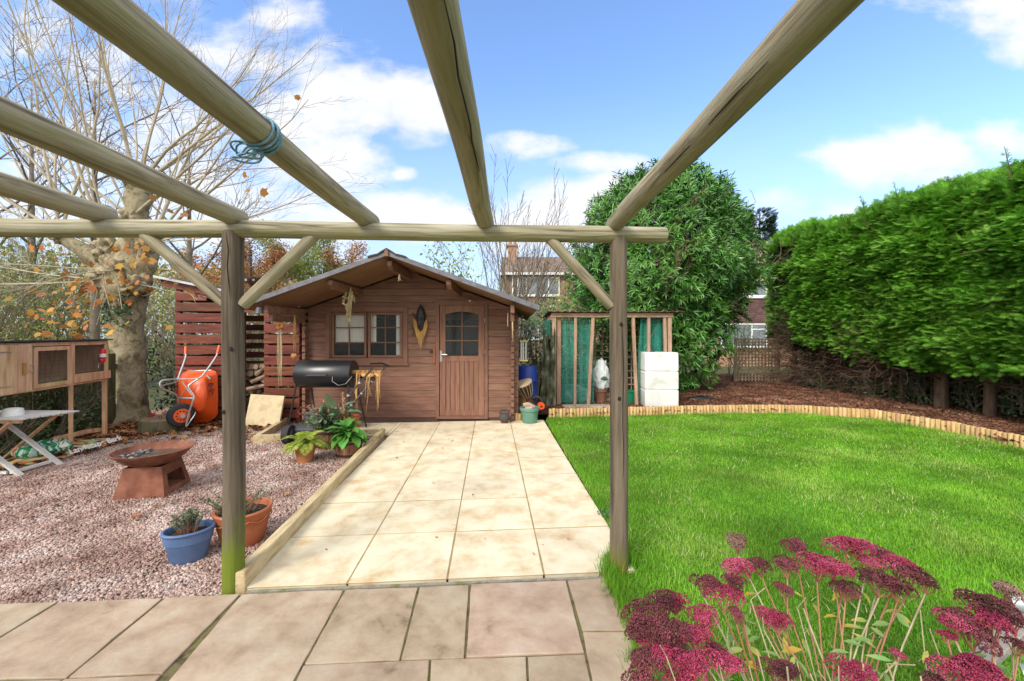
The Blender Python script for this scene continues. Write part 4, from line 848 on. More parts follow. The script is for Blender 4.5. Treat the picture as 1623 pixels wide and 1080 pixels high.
for k in range(20):
    a = rr.uniform(0,PI); x = rr.uniform(-2.42,-2.1); mb.tube([(x,6.28,.88),(x+.04*math.cos(a),6.27,.94),(x+.11*math.cos(a),6.25,.95),(x+.15*math.cos(a),6.22,.90)], [.004,.004,.003,.002], 5)
mb.build('dried_stems', M['raffia'], ON, world=True)

# ---------------------------------------------------------------- lawn mower
LM = thing('lawn_mower', 'black push mower with long folding handle parked by the planters', 'lawn mower', (-2.9, 5.95, -.04), 0)
mb = MB(); loft(mb, [[(-2.9+sx*math.copysign(abs(math.cos(a))**.6, math.cos(a))*w, 5.98+math.copysign(abs(math.sin(a))**.6, math.sin(a))*w*.8, z) for a in np.linspace(0,2*PI,24,endpoint=False) for sx in (1,)] for w, z in ((.30,.06),(.31,.14),(.26,.19),(.16,.24),(.15,.33),(.12,.36))])
mb.build('deck', flat('mower_plastic', (.03,.032,.038), .45), LM, world=True, smooth=True)
for x, y, r_ in ((-3.18,5.75,.13),(-2.62,5.75,.10),(-3.18,6.2,.10),(-2.62,6.2,.10)):
    mb = MB(); mb.tube([(x-.05,y,r_-.045),(x-.045,y,r_-.045),(x+.045,y,r_-.045),(x+.05,y,r_-.045)], [r_-.02,r_,r_,r_-.02], 24); w = mb.build('wheel', M['rubber'], LM, world=True, smooth=True)
    mb = MB(); mb.tube([(x-.054,y,r_-.045),(x+.054,y,r_-.045)], r_*.5, 16); mb.build('hub', flat('grey_plastic', (.12,.12,.13), .5), w, world=True, smooth=True)
hb = at(528,665,5.9); ht = at(600,584,6.15)
mb = MB(); e = Vector((.035,.16,-.01))
mb.tube([hb-e, hb.lerp(ht,.5)-e, ht-e, ht-e+Vector((-.03,0,.07)), ht+Vector((.05,.0,.075)), ht+e+Vector((.08,0,.03)), ht+e, hb.lerp(ht,.5)+e, hb+e], .014, 8)
mb.build('handle', M['black'], LM, world=True, smooth=True)
mb = MB(); 
for t in (.25,.48,.72): q = hb.lerp(ht,t); mb.tube([q-e*1.15, q-e*.9], .018, 8); mb.tube([q+e*.9, q+e*1.1], .018, 8)
mb.build('clamp', M['galv'], LM, world=True)
DS = thing('dried_flower_spike', 'dried brown flower spike standing behind the green leaved planter', 'dried flower', at(546,668,5.55))
mb = MB(); b0 = at(546,668,5.55); tp = at(543,622,5.55); mb.tube([b0-Vector((0,0,.22)), b0, b0.lerp(tp,.5), tp], [.012,.012,.009,.004], 6); mb.build('stem', M['raffia'], DS, world=True)
mb = MB()
for k in range(26): q = b0.lerp(tp, .2+.8*k/26)+Vector((random.gauss(0,.014),random.gauss(0,.014),0)); mb.blob(q, (.014,.014,.014), .4, seed=k, sub=1)
mb.build('seed_pods', M['florets'], DS, world=True)
mb = MB(); c = at(545,655,6.5); mb.lathe([(0,0),(.09,0),(.13,.20),(.14,.2),(.14,.235),(.12,.235),(.11,.19),(0,.19)], 24, (c.x+.12,c.y,-.04)); o = mb.build('terracotta_pot', M['terra'], smooth=True); tag(o, 'small empty terracotta pot half hidden under the barbecue', 'plant pot')

# ---------------------------------------------------------------- wheelbarrow stood on its nose against the slats
WB = thing('wheelbarrow', 'orange wheelbarrow stood on end against the red slats', 'wheelbarrow', (-5.2, 6.65, -.04))
def z3(x, y, d): return at(240+x/6.75, 530+y/6.75, d)
mb = MB(); rim = [(395,385),(640,380),(690,395),(708,440),(715,700),(712,850),(680,900),(600,945),(420,950),(330,900),(285,700),(290,480),(330,420)]
inn = [(430,470),(540,468),(560,480),(575,520),(590,640),(560,760),(540,800),(500,820),(400,800),(350,760),(330,640),(340,520),(380,480)]
R0 = [z3(x,y,6.84) for x, y in rim]; R1 = [z3(x*.995+2,y*.995+3,6.80) for x, y in rim]; c_ = sum(R1, Vector())/len(R1); R2 = [c_.lerp(p, .95)+Vector((0,-.005,0)) for p in R1]; R3 = [z3(x,y,6.50) for x, y in inn]; R25 = [a.lerp(b,.85) for a, b in zip(R2, R3)]
loft(mb, [R0, R1, R2, R25, R3], cap0=True); mb.build('tub', M['orange'], WB, world=True, smooth='all', bevel=0)
# Chaikin smoothing for bent tubes
def smoothp(pts, it=2):
    for _ in range(it):
        q = [pts[0]]
        for a, b in zip(pts[:-1], pts[1:]): q += [a.lerp(b,.25), a.lerp(b,.75)]
        pts = q+[pts[-1]]
    return pts
def tb(mb, pts, r=.014, n=8): mb.tube(smoothp([z3(*p) for p in pts]), r, n)
mb = MB()
tb(mb, [(366,205,6.62),(372,240,6.60),(290,460,6.42),(285,480,6.40)])
tb(mb, [(708,200,6.62),(695,240,6.60),(560,430,6.45),(520,470,6.42),(440,485,6.4),(310,480,6.38),(170,485,6.22),(100,500,6.15),(85,545,6.12),(120,590,6.15),(240,630,6.28),(285,670,6.36),(287,740,6.38)])
tb(mb, [(290,470,6.40),(300,500,6.4),(120,550,6.14)], .009)
tb(mb, [(500,480,6.40),(420,530,6.38),(390,560,6.36),(420,610,6.36),(460,660,6.36),(445,710,6.34),(395,860,6.32),(370,985,6.30)])
tb(mb, [(300,685,6.37),(450,685,6.36)]); tb(mb, [(325,510,6.44),(440,660,6.40)], .009); tb(mb, [(440,505,6.44),(310,665,6.40)], .009)
tb(mb, [(375,985,6.30),(490,830,6.46),(435,838,6.46)], .009); tb(mb, [(350,365,6.58),(420,392,6.66),(640,385,6.7)], .007)
mb.build('frame', M['galv'], WB, world=True, smooth=True)
for a, b in (((370,130,6.66),(365,212,6.62)), ((730,120,6.66),(706,205,6.62))):
    mb = MB(); tb(mb, [a, b], .021, 10); mb.build('handle_grip', M['orange'], WB, world=True, smooth=True)
wc = z3(318,868,6.34); ax = Vector((.80,-.60,.0)).normalized(); mb = MB()
mb.tube([wc-ax*.045, wc-ax*.04, wc-ax*.02, wc+ax*.02, wc+ax*.04, wc+ax*.045], [.13,.165,.185,.185,.165,.13], 32); wh = mb.build('wheel', M['rubber'], WB, world=True, smooth='all')
mb = MB(); mb.tube([wc-ax*.047, wc+ax*.047], .108, 28); 
mb.build('rim', M['orange'], wh, world=True); mb = MB(); mb.tube([wc-ax*.06, wc+ax*.09], .032, 14); mb.build('hub', M['galv'], wh, world=True, smooth=True)
mb = MB(); sd_ = ax.cross(Vector((0,0,1)))
for k in range(10):
    a = 2*PI*k/10; q = wc+ax*.048+(Vector((0,0,1))*math.sin(a)+sd_*math.cos(a))*.07; mb.blob(q, (.012,.012,.012), 0, sub=1)
mb.build('rim_slot', M['crack'], wh, world=True)
mb = MB(); tb(mb, [(590,440,6.6),(625,480,6.62)], .02); mb.build('bracket', M['galv'], WB, world=True)
def text(body, loc, rot, size, mat, parent, ext=.001, name='lettering'):
    cu = bpy.data.curves.new(name, 'FONT'); cu.body = body; cu.size = size; cu.extrude = ext; cu.align_x = 'CENTER'; cu.align_y = 'CENTER'; cu.offset = .003*size/.1
    tmp = bpy.data.objects.new('tmp', cu); COL.objects.link(tmp); bpy.context.view_layer.update(); me = bpy.data.meshes.new_from_object(tmp.evaluated_get(bpy.context.evaluated_depsgraph_get())); bpy.data.objects.remove(tmp)
    me.materials.clear(); me.materials.append(mat); o = bpy.data.objects.new(name, me); COL.objects.link(o); o.parent = parent; o.location = Vector(loc)-(wloc(parent) if parent else Vector()); 
    if isinstance(rot, (tuple, list)): o.rotation_euler = rot
    else: o.rotation_mode = 'QUATERNION'; o.rotation_quaternion = rot
    return o
def face_q(n_, up): z = Vector(n_).normalized(); y = (Vector(up)-z*Vector(up).dot(z)).normalized(); x = y.cross(z); return Matrix((x,y,z)).transposed().to_quaternion()
nf = Vector((.93,-1,0)); text('Belle', z3(640,585,6.54), face_q((.86,-.5,.08), (.5,.86,.1)), .10, flat('black_print', (.02,.02,.02)), WB)

# ---------------------------------------------------------------- stump with bird
ST = gr(236,690,-.05); mb = MB(); mb.lathe([(.335,-.02),(.32,.06),(.305,.19),(.29,.205)], 30, (ST.x,ST.y+.27,-.05)); mb.v = [(x+.03*mnoise.noise(Vector((x*5,y*5,z*3))), y+.03*mnoise.noise(Vector((x*5+9,y*5,0))), z) for x,y,z in mb.v]
o = mb.build('tree_stump', pm('stump_wood', [(.05,.045,.025),(.13,.105,.06),(.09,.10,.035)], sc=6, st=(2,2,.4), bump=.8), smooth=True); tag(o, 'low mossy sawn stump on the gravel beside the wheelbarrow', 'tree stump')
mb = MB(); mb.lathe([(0,0),(.285,0),(.28,.006),(0,.008)], 30, (ST.x,ST.y+.27,.156)); mb.build('cut_face', pm('sawn_face', [(.16,.12,.075),(.30,.23,.15)], sc=9, bump=.2), o, world=True)
BD = thing('bird_ornament', 'red and cream painted bird ornament standing on the stump', 'ornament', (ST.x-.03, ST.y+.2, .162)); c = Vector((ST.x-.02, ST.y+.2, .162))
mb = MB(); mb.blob(c+Vector((0,0,.075)), (.07,.035,.035), .05, sub=2); mb.blob(c+Vector((.075,0,.115)), (.028,.024,.025), .05, sub=2); mb.build('body', flat('cream_paint', (.6,.4,.26)), BD, world=True, smooth=True)
mb = MB(); mb.prism([(c.x-.055,c.z+.10),(c.x-.16,c.z+.05),(c.x-.17,c.z+.025),(c.x-.06,c.z+.05)], c.y-.02, c.y+.02, 'y'); mb.build('tail', flat('red_paint', (.5,.02,.015)), BD, world=True, bevel=.004)
mb = MB(); mb.tube([c+Vector((.10,0,.118)), c+Vector((.125,0,.11))], [.009,.002], 6); mb.build('beak', flat('dark_beak', (.05,.03,.02)), BD, world=True)
for s in (-1,1): mb = MB(); mb.tube([c+Vector((.02,s*.015,.05)), c+Vector((.025,s*.02,.0))], .005, 6); mb.build('leg', flat('red_leg', (.5,.03,.02)), BD, world=True)

# ---------------------------------------------------------------- hutch
HU = thing('rabbit_hutch', 'long wooden rabbit hutch on legs with wire mesh doors and dark roof', 'hutch', (-5.50, 3.80, -.05), math.atan2(.966,-.258))
HL, HZ0, HZ1 = 2.4, .865, 1.455
def hx(s): return HL - s
mb = MB(); mb.box(0, HL, .48, .5, HZ0, HZ1); mb.build('back_panel', M['hutchwood'], HU)
mb = MB(); mb.box(0, HL, .0, .48, HZ0, HZ0+.03); mb.build('floor_panel', M['hutchwood'], HU)
for x in (0.01, HL-.02, hx(1.32)): mb = MB(); mb.box(x, x+.015, .03, .479, HZ0+.03, HZ1-.002); mb.build('side_panel', M['hutchwood'], HU)
mb = MB(); mb.prism([(-.04,HZ1+.012),(.56,HZ1-.03),(.56,HZ1-.012),(-.04,HZ1+.032)], -.03, HL+.04, 'x'); mb.build('roof', M['felt'], HU, bevel=.002)
mb = MB(); y0, y1 = 0, .03
mb.box(0, HL, y0, y1, HZ1-.045, HZ1); mb.box(0, HL, y0+.002, y1, HZ0, HZ0+.04)
for a in (0.0, hx(1.34), hx(.71), hx(.045)): mb.box(a, a+.045, y0-.003, y1, HZ0+.04, HZ1-.045)
mb.build('front_frame', M['hutchwood'], HU, bevel=.003)
def planks(x0, x1, n, z0, z1, name='plank_door'):
    mb = MB()
    for k in range(n): w = (x1-x0)/n; mb.box(x0+w*k+.001, x0+w*(k+1)-.001, -.016, .0-.001, z0, z1)
    return mb.build(name, M['hutchwood'], HU, bevel=.003)
pd = planks(.05, hx(1.50), 8, HZ0+.01, HZ1-.02); planks(hx(1.495), hx(1.31), 2, HZ0+.01, HZ1-.01, 'plank_panel')
for z in (HZ0+.10, HZ1-.10): mb = MB(); mb.prism([(hx(1.95),z-.015),(hx(1.58),z-.004),(hx(1.58),z+.004),(hx(1.95),z+.015)], -.022, -.0165, 'y'); mb.build('hinge', M['galv'], pd)
mb = MB(); mb.box(hx(1.455), hx(1.425), -.045, -.016, 1.08, 1.22); mb.build('handle', pm('hutch_handle', [(.3,.16,.05),(.45,.26,.1)], bump=.1), pd, bevel=.006)
mb = MB(); mb.tube([(hx(1.36),-.02,1.11),(hx(1.30),-.03,1.11),(hx(1.28),-.02,1.13)], .004, 6); mb.tube([(hx(1.36),-.02,1.19),(hx(1.29),-.03,1.19)], .004, 6); mb.build('latch', M['galv'], pd)
# mesh door and mesh bay
def meshbay(x0, x1, z0, z1, w, name, y=-.018):
    mb = MB(); frame_rect(mb, x0, x1, z0, z1, w, y, y+.02); d_ = mb.build(name, M['hutchwood'], HU, bevel=.003)
    g = MB(); k = int((x1-x0-2*w)/.0165)
    for i in range(k+1): x = x0+w+(x1-x0-2*w)*i/k; g.tube([(x,y+.022,z0+w*.8),(x,y+.022,z1-w*.8)], .0017, 4)
    for i in range(int((z1-z0)/.05)): z = z0+w+.02+i*.05; g.tube([(x0+w*.8,y+.024,z),(x1-w*.8,y+.024,z)], .0009, 4)
    g.build('wire_mesh', flat('wire', (.09,.085,.08), .5, metal=.6), d_); return d_
meshbay(hx(1.285), hx(.72), HZ0+.03, HZ1-.055, .05, 'mesh_door'); md = meshbay(hx(.665), hx(.05), HZ0+.12, HZ1-.03, .02, 'mesh_panel', y=-.006)
mb = MB(); mb.box(hx(.67), hx(-.01), -.03, -.003, HZ0+.03, HZ0+.145); mb.build('lower_board', M['hutchwood'], HU, bevel=.004)
mb = MB()
for k in range(260): x = random.uniform(hx(1.27), hx(.08)); mb.tube([(x,random.uniform(.03,.12),HZ0+.04+random.uniform(0,.09)),(x+random.uniform(-.05,.05),random.uniform(.01,.10),HZ0+.04+random.uniform(0,.12))], .0022, 3)
mb.build('straw_bedding', M['straw'], HU)
for s, w in ((.06,.045),(.70,.035),(1.9,.045),(2.38,.045)):
    mb = MB(); mb.box(hx(s), hx(s)+w, .0, w, 0, HZ0-.001); mb.build('leg', M['hutchwood'], HU, bevel=.003)
bt = thing('feeder_bottle', 'red and white feeder bottle clipped to the hutch mesh', 'bottle', (0,0,0)); 
dh = Vector((-.258,.966,0)); nh = Vector((.966,.258,0)); q0 = Vector((-5.50,3.80,0))+dh*hx(.19)+nh*.045
bt.location = (q0.x, q0.y, 1.08)
mb = MB(); mb.lathe([(.0,0),(.012,0),(.02,.02),(.036,.045),(.036,.20),(.03,.215),(0,.22)], 20, (q0.x,q0.y,1.075)); mb.build('bottle_body', flat('red_plastic', (.6,.03,.03), .35), bt, world=True, smooth=True)
mb = MB(); mb.lathe([(.0372,0),(.0372,.05)], 20, (q0.x,q0.y,1.17)); mb.build('paper_label', M['white'], bt, world=True, smooth=True)
mb = MB(); mb.tube([q0+Vector((0,0,1.13))-dh*.05, q0+nh*.04+Vector((0,0,1.13)), q0+Vector((0,0,1.13))+dh*.05], .003, 5); mb.tube([q0+Vector((0,0,1.08)), q0-dh*.08+Vector((0,0,1.09)), q0-dh*.085+Vector((0,0,1.02))], .003, 5); mb.build('wire_clip', M['galv'], bt, world=True)
mb = MB(); a, b, c = at(85,697,5.35), at(138,684,5.9), at(165,681,6.15); mb.beam(a, b, .03, .06); mb.beam(b, c, .03, .058); o = mb.build('timber_rail', M['hutchwood'], bevel=.003); tag(o, 'low timber rail bent round the foot of the hutch leg', 'rail')

# ---------------------------------------------------------------- folding table and what lies by it
FT = thing('folding_table', 'low white slatted folding table with crossed legs beside the bags', 'table', (-5.75, 4.5, -.05), 0)
mb = MB()
for k in range(6): y = 4.36+.085*k; mb.box(-6.5, -5.30+.02*k, y, y+.07, .575, .592)
mb.build('tabletop', pm('weathered_white', [(.42,.41,.38),(.62,.61,.58)], sc=6, st=(.5,5,5), bump=.2), FT, world=True, bevel=.003)
mb = MB()
for y in (4.40, 4.80): mb.box(-6.45,-5.36,y,y+.025,.535,.574)
mb.build('apron', M['hutchwood'], FT, world=True)
for y, s in ((4.385,1),(4.83,-1)):
    mb = MB(); mb.beam((-5.44,y,.55),(-6.15,y,-.04),.022,.05,up=(0,1,0)); mb.build('leg', M['hutchwood'], FT, world=True, bevel=.002, label='brown timber leg')
    mb = MB(); mb.beam((-6.15,y+.03*s,.55),(-5.36,y+.03*s,-.045),.022,.055,up=(0,1,0)); mb.build('leg', pm('weathered_white2', [(.45,.44,.42),(.66,.65,.62)], sc=6, bump=.2), FT, world=True, bevel=.002, label='grey white leg')
mb = MB(); mb.beam((-5.46,4.40,-.0),(-5.46,4.82,-.0),.03,.03); mb.beam((-6.2,4.385,0),(-5.5,4.4,.0),.025,.03); mb.build('foot_rail', M['white'], FT, world=True)
mb = MB(); c = at(21,655,4.55); mb.lathe([(0,0),(.10,0),(.10,.02),(.085,.075),(.05,.085),(0,.085)], 24, (c.x,c.y,.592), 1, .8); o = mb.build('plastic_tub', M['white'], smooth=True); tag(o, 'white upturned plastic tub on the slatted table', 'tub')
def bag(name, label, cs, cols, sz, rz, tilt, seed, lump=.25):
    t_ = thing(name, label, 'sack', cs, rz); V, Fs = ICO[4]; V2 = []
    for q in V:
        q = Vector(q); w = Vector((math.copysign(abs(q.x)**.55,q.x), math.copysign(abs(q.y)**.6,q.y), q.z)); d = 1+lump*.5*mnoise.noise(q*2+Vector((seed,0,0)))+.12*mnoise.noise(q*7+Vector((seed,3,0)))
        V2.append((w.x*sz[0]*(1+.05*mnoise.noise(q*4)), w.y*sz[1]*(1+.1*mnoise.noise(q*4+Vector((5,0,0)))), max(0, sz[2]*.75*(w.z+.7)*d)+tilt*w.x))
    mb = MB(); mb.add(V2, Fs); mt = pm(name+str(seed), cols, sc=3.2, det=1, rough=.3, bump=.5, bsc=9, spec=.5, big=0, dist=1.5); r_ = MATS[name+str(seed)].node_tree.nodes['Color Ramp'].color_ramp; r_.interpolation = 'CONSTANT'
    mb.build('plastic_skin', mt, t_, smooth='all'); return t_
bg1 = bag('compost_bag', 'long flat multicoloured bark bag lying on the gravel', (-5.80, 5.18, GZ), [(.02,.015,.012),(.5,.12,.05),(.35,.5,.2),(.55,.5,.35),(.05,.03,.025),(.02,.2,.6)], (.62,.24,.075), R(93), 0, 1)
bg2 = bag('compost_bag', 'crumpled green and white bag heaped on the flat bag', (-5.78, 4.98, GZ+.09), [(.01,.15,.05),(.4,.6,.55),(.02,.2,.08),(.55,.62,.5),(.5,.12,.05),(.02,.1,.5)], (.25,.19,.10), R(70), 0, 2, .6)
tx = text('Landscape Bark', (0,0,0), face_q((.97,-.1,.55), (-.5,0,1)), .1, M['white'], None); tx.parent = bg1; tx.matrix_parent_inverse = (Matrix.Translation(bg1.location) @ Matrix.Rotation(R(93),4,'Z')).inverted(); tx.location = (-5.535,5.38,.04)

for o_, k_, dx, dy in ((FP,.80,-.10,-.06),(BP,.84,-.01,-.02),(TP,.88,.02,-.05)): o_.scale = (k_,)*3 if o_ != FP else (.86,.86,.98); o_.location.x += dx; o_.location.y += dy
# ---------------------------------------------------------------- by the cabin corner
KB = thing('kettlebell', 'dark grey kettlebell on the patio by the cabin corner', 'kettlebell', (-.13, 6.80, .01))
mb = MB(); mb.blob((-.13,6.80,.098), (.088,.075,.09), 0, sub=3); mb.build('ball', flat('cast_iron', (.06,.055,.055), .7), KB, world=True, smooth='all')
mb = MB(); mb.tube(smoothp([Vector(p) for p in ((-.185,6.80,.14),(-.205,6.80,.20),(-.18,6.80,.235),(-.08,6.80,.235),(-.055,6.80,.20),(-.075,6.80,.14))]), .017, 10); mb.build('handle', flat('cast_iron2', (.055,.05,.05), .65), KB, world=True, smooth=True)
mb = MB(); mb.lathe([(0,0),(.055,0),(.06,.015),(0,.016)], 20, (-.13,6.80,.008)); mb.build('foot', M['terra'], KB, world=True)
GT_ = thing('garden_tub', 'sage green plastic tub holding a pale log on the patio corner', 'tub', (.30, 6.86, .012))
mb = MB(); mb.lathe([(0,0),(.118,0),(.125,.01),(.15,.20),(.165,.205),(.172,.25),(.165,.262),(.15,.25),(.14,.20),(0,.19)], 30, (.30,6.86,.01)); mb.build('body', M['teal'], GT_, world=True, smooth=True)
mb = MB(); mb.lathe([(0,.18),(.142,.18)], 24, (.30,6.86,.03)); mb.build('soil', M['soil'], GT_, world=True)
mb = MB(); mb.tube([(.19,6.85,.30),(.27,6.86,.315),(.38,6.86,.27)], [.038,.042,.03], 9); mb.tube([(.22,6.80,.26),(.34,6.82,.26)], .03, 8); o = mb.build('driftwood_log', pm('driftwood', [(.3,.2,.14),(.55,.42,.33)], bump=.3)); tag(o, 'pale weathered log resting across the sage green tub', 'log')
DJ = thing('drum', 'brown goblet drum lying tilted beside the cabin corner', 'drum', (.24, 7.28, .06))
p0, p1 = at(829,608,7.25), at(836,655,7.45); p1.z = .14; ax_ = (p1-p0)
prof = [(0,.20),(.02,.205),(.3,.17),(.55,.085),(.65,.07),(.8,.09),(1,.13)]
def along(mb, p, d, prof, n=24): mb.tube([p+d*t for t, r in prof], [r for t, r in prof], n)
mb = MB(); along(mb, p0, Vector((.16,.1,-.44)), [(0,.155),(.02,.16),(.35,.12),(.6,.065),(.75,.07),(1,.11)]); mb.build('shell', pm('drum_wood', [(.03,.018,.012),(.12,.06,.03)], sc=6, st=(6,6,.5), bump=.3, rough=.4), DJ, world=True, smooth=True)
mb = MB(); along(mb, p0-Vector((.02,.012,-.055))*.35, Vector((.16,.1,-.44))*.07, [(0,.165),(.3,.17),(1,.168)]); mb.build('drum_head', flat('drum_skin', (.5,.38,.25)), DJ, world=True, smooth=True)
mb = MB()
for k in range(14):
    a = 2*PI*k/14; d_ = Vector((.16,.1,-.44)); s_ = d_.cross(Vector((0,1,0))).normalized(); u_ = s_.cross(d_).normalized(); o_ = s_*math.cos(a)+u_*math.sin(a); mb.tube([p0+o_*.166, p0+d_*.35+o_*.126, p0+d_*.58+o_*.07], .004, 5)
mb.build('tension_rope', M['straw'], DJ, world=True)
mb = MB(); mb.tube([(.17,7.35,.05),(.26,7.42,.50)], [.10,.13], 14); o = mb.build('wooden_stand', pm('stand_wood', [(.18,.08,.03),(.32,.16,.07)], bump=.2)); tag(o, 'brown timber block behind the tilted drum', 'block')
HR = thing('hose_reel', 'black hose reel with an orange hub behind the green tub', 'hose reel', (.44, 7.25, .06))
c = at(858,644,7.2)
mb = MB(); 
for k, (a_, r_) in enumerate(((0,.12),(.02,.125),(.04,.12))): mb.tube([c+Vector((-.09+r_*math.cos(t), .08+a_*3, .03+r_*math.sin(t))) for t in np.linspace(0,2*PI,22)], .022, 8, cap=False)
mb.build('hose_coil', M['rubber'], HR, world=True, smooth=True)
mb = MB(); mb.tube([c+Vector((0,-.02,0)), c+Vector((0,.0,0)), c+Vector((-.02,.12,.01))], [.058,.065,.045], 20); mb.build('hub', pm('red_orange', [(.7,.07,.015),(.8,.1,.02)], rough=.35), HR, world=True, smooth=True)
mb = MB(); mb.tube([c+Vector((0,-.022,0)), c+Vector((0,-.03,0))], [.02,.018], 12); mb.tube([c+Vector((.03,-.0,-.05)), c+Vector((.04,.05,-.14))], .014, 8); mb.build('axle', M['black'], HR, world=True)
mb = MB(); c = at(829,590,8.0); mb.lathe([(0,0),(.20,0),(.215,.03),(.215,.26),(.228,.28),(.215,.30),(.215,.52),(.228,.54),(.215,.56),(.215,.80),(.19,.83),(0,.84)], 28, (c.x+.06,c.y,.05)); o = mb.build('water_barrel', flat('blue_plastic', (.015,.05,.32), .4), smooth=True); tag(o, 'deep blue plastic barrel standing behind the cabin corner', 'barrel')
WC = thing('wind_chime', 'hanging chime of pale metal tubes with yellow end discs beside cabin', 'wind chime', at(831,575,7.1)); c = at(830,540,7.1)
mb = MB()
for x in (-.045, -.01, .04): mb.tube([c+Vector((x,0,-.03)), c+Vector((x,.0,-.33-.02*(x<0)))], .016, 12)
mb.build('tube', M['galv'], WC, world=True, smooth=True)
mb = MB()
for z, dx in ((-.01,0),(-.35,.0)): mb.obox(c+Vector((dx,0,z)), (.15,.09,.03))
mb.build('end_disc', pm('yellow_wood', [(.4,.28,.1),(.55,.42,.2)], bump=.1), WC, world=True, bevel=.01)
mb = MB(); mb.tube([c+Vector((0,0,0)), Vector((c.x-.02,7.05,1.84))], .003, 4); mb.build('cord', M['straw'], WC, world=True)
# ---------------------------------------------------------------- things hung on the cabin
MK = thing('wall_mask', 'carved black mask with raffia beard hung between window and door', 'mask', at(666,520,7.0))
c = at(667,508,6.99)
mb = MB(); V = []
prof = [(0,-.24,0),(.035,-.20,.02),(.06,-.13,.035),(.08,-.02,.05),(.082,.06,.05),(.065,.16,.045),(.035,.23,.03),(0,.27,.0)]
rings = []
for w, z, dep in prof: rings.append([c+Vector((w*math.cos(a), -dep*max(0,math.sin(a)), z)) for a in np.linspace(0, PI, 13)])
for i, rg in enumerate(rings): V += rg
mb.add(V, [(i*13+j, (i+1)*13+j, (i+1)*13+j+1, i*13+j+1) for i in range(len(prof)-1) for j in range(12)])
mb.prism([(c.x-.012,c.z+.03),(c.x+.012,c.z+.03),(c.x+.022,c.z-.07),(c.x-.022,c.z-.07)], c.y-.085, c.y-.04, 'y'); mb.blob(c+Vector((0,-.055,-.12)), (.028,.014,.012), 0, sub=2)
for s in (-1,1): mb.blob(c+Vector((s*.035,-.05,.01)), (.018,.012,.007), 0, sub=2); mb.tube([c+Vector((s*.01,-.06,.045)), c+Vector((s*.055,-.045,.04))], .006, 6)
mb.build('carved_face', flat('black_carving', (.02,.018,.018), .45), MK, world=True, smooth=True)
mb = MB(); rr = random.Random(8)
for k in range(120):
    t = rr.uniform(-1,1); x = t*.11; z0 = .0-.16*(1-abs(t)); L1 = .16+.20*(1-abs(t))*rr.uniform(.3,1.2); mb.tube([c+Vector((x,-.012+rr.uniform(-.01,.006),z0+.03)), c+Vector((x*1.12,-.02,z0-L1*.5)), c+Vector((x*.9+rr.uniform(-.01,.01),-.015,z0-L1))], [.003,.0025,.001], 4)
mb.build('raffia_beard', M['raffia'], MK, world=True)
WR = thing('driftwood_carving', 'small twisted brown carving hung beside the black mask', 'wall ornament', at(655,520,7.0)); c = at(654,508,7.0)
mb = MB(); mb.tube(smoothp([c+Vector(p) for p in ((-.01,-.02,.10),(.02,-.03,.12),(.03,-.02,.08),(-.015,-.03,.03),(.01,-.03,-.05),(-.01,-.03,-.12),(.03,-.03,-.2),(.02,-.03,-.25),(-.01,-.02,-.24))]), [.008]*2+[.014]*26+[.008]*50 if False else .012, 7)
mb.build('twisted_stem', flat('carving_brown', (.09,.05,.03)), WR, world=True, smooth=True)
mb = MB(); mb.blob(c+Vector((0,-.025,-.0)), (.03,.015,.09), .3, sub=3); mb.build('carved_block', M['shedtrim'], WR, world=True, smooth=True)
def hang(label, name, cat, top, strands, spread, L0, mat, seed, bulbs=0, bulbz=None, w=.006, grp=None):
    T_ = thing(name, label, cat, Vector(top)-Vector((0,0,L0)), group=grp); rr = random.Random(seed); mb = MB(); top = Vector(top)
    for k in range(strands):
        dx = rr.gauss(0, spread); dy = rr.gauss(0, spread*.4); L1 = L0*rr.uniform(.6,1); mb.tube([top, top+Vector((dx*.6,dy,-L1*.25)), top+Vector((dx,dy,-L1*.6)), top+Vector((dx*.8+rr.gauss(0,.01),dy,-L1))], [w*.8,w,w*.8,w*.3], 5)
    mb.build('dried_stems', mat, T_, world=True)
    if bulbs:
        mb = MB()
        for k in range(bulbs): mb.blob(top+Vector((rr.gauss(0,.025), rr.gauss(0,.015)-.02, bulbz+rr.uniform(-.03,.03))), (.034,.034,.038), .08, seed=k, sub=2)
        mb.build('bulbs', M['onion'], T_, world=True, smooth=True)
    return T_
hang('dried pale pod garland hanging from the eaves over the window', 'dried_garland', 'dried plants', at(556,456,6.45), 7, .03, .62, M['straw'], 3, w=.010)
T_ = [o for o in bpy.data.objects if o.name.startswith('dried_garland')][0]; mb = MB(); c = at(558,462,6.45); rr = random.Random(2)
for k in range(22): a = k/22*5.0; q = c+Vector((-.05+.075*math.cos(a)*(1 if k < 14 else .3), rr.gauss(0,.015), -.08+.10*math.sin(a)-.016*max(0,k-8))); mb.tube([q, q+Vector((rr.gauss(0,.02),rr.gauss(0,.02),-.05)), q+Vector((rr.gauss(0,.03),0,-.10))], [.006,.02,.004], 6)
mb.build('pods', pm('dried_pod', [(.35,.28,.12),(.6,.52,.3)], bump=.2, isl=.2), T_, world=True, smooth=True)
hang('nearer bunch of orange onions hung at top of the red slats', 'onion_string', 'onions', at(443,500,6.2), 14, .025, 1.15, M['straw'], 5, 7, -.16, w=.004)
hang('single row onion bunch hanging low by the cabin side wall', 'onion_string', 'onions', at(467,500,6.4), 12, .014, .62, M['raffia'], 6, 5, -.66, w=.006)
mb = MB(); mb.tube([at(436,505,6.2), at(443,500,6.2), at(467,500,6.4), at(474,505,6.5)], .0025, 4); o = mb.build('hanging_line', M['straw']); tag(o, 'thin line strung under the eaves carrying the onion bunches', 'line')
hang('pair of thin dried stalks hanging at the cabin corner post', 'dried_stalks', 'dried plants', at(812,484,6.0), 4, .006, .62, M['straw'], 7, w=.007)
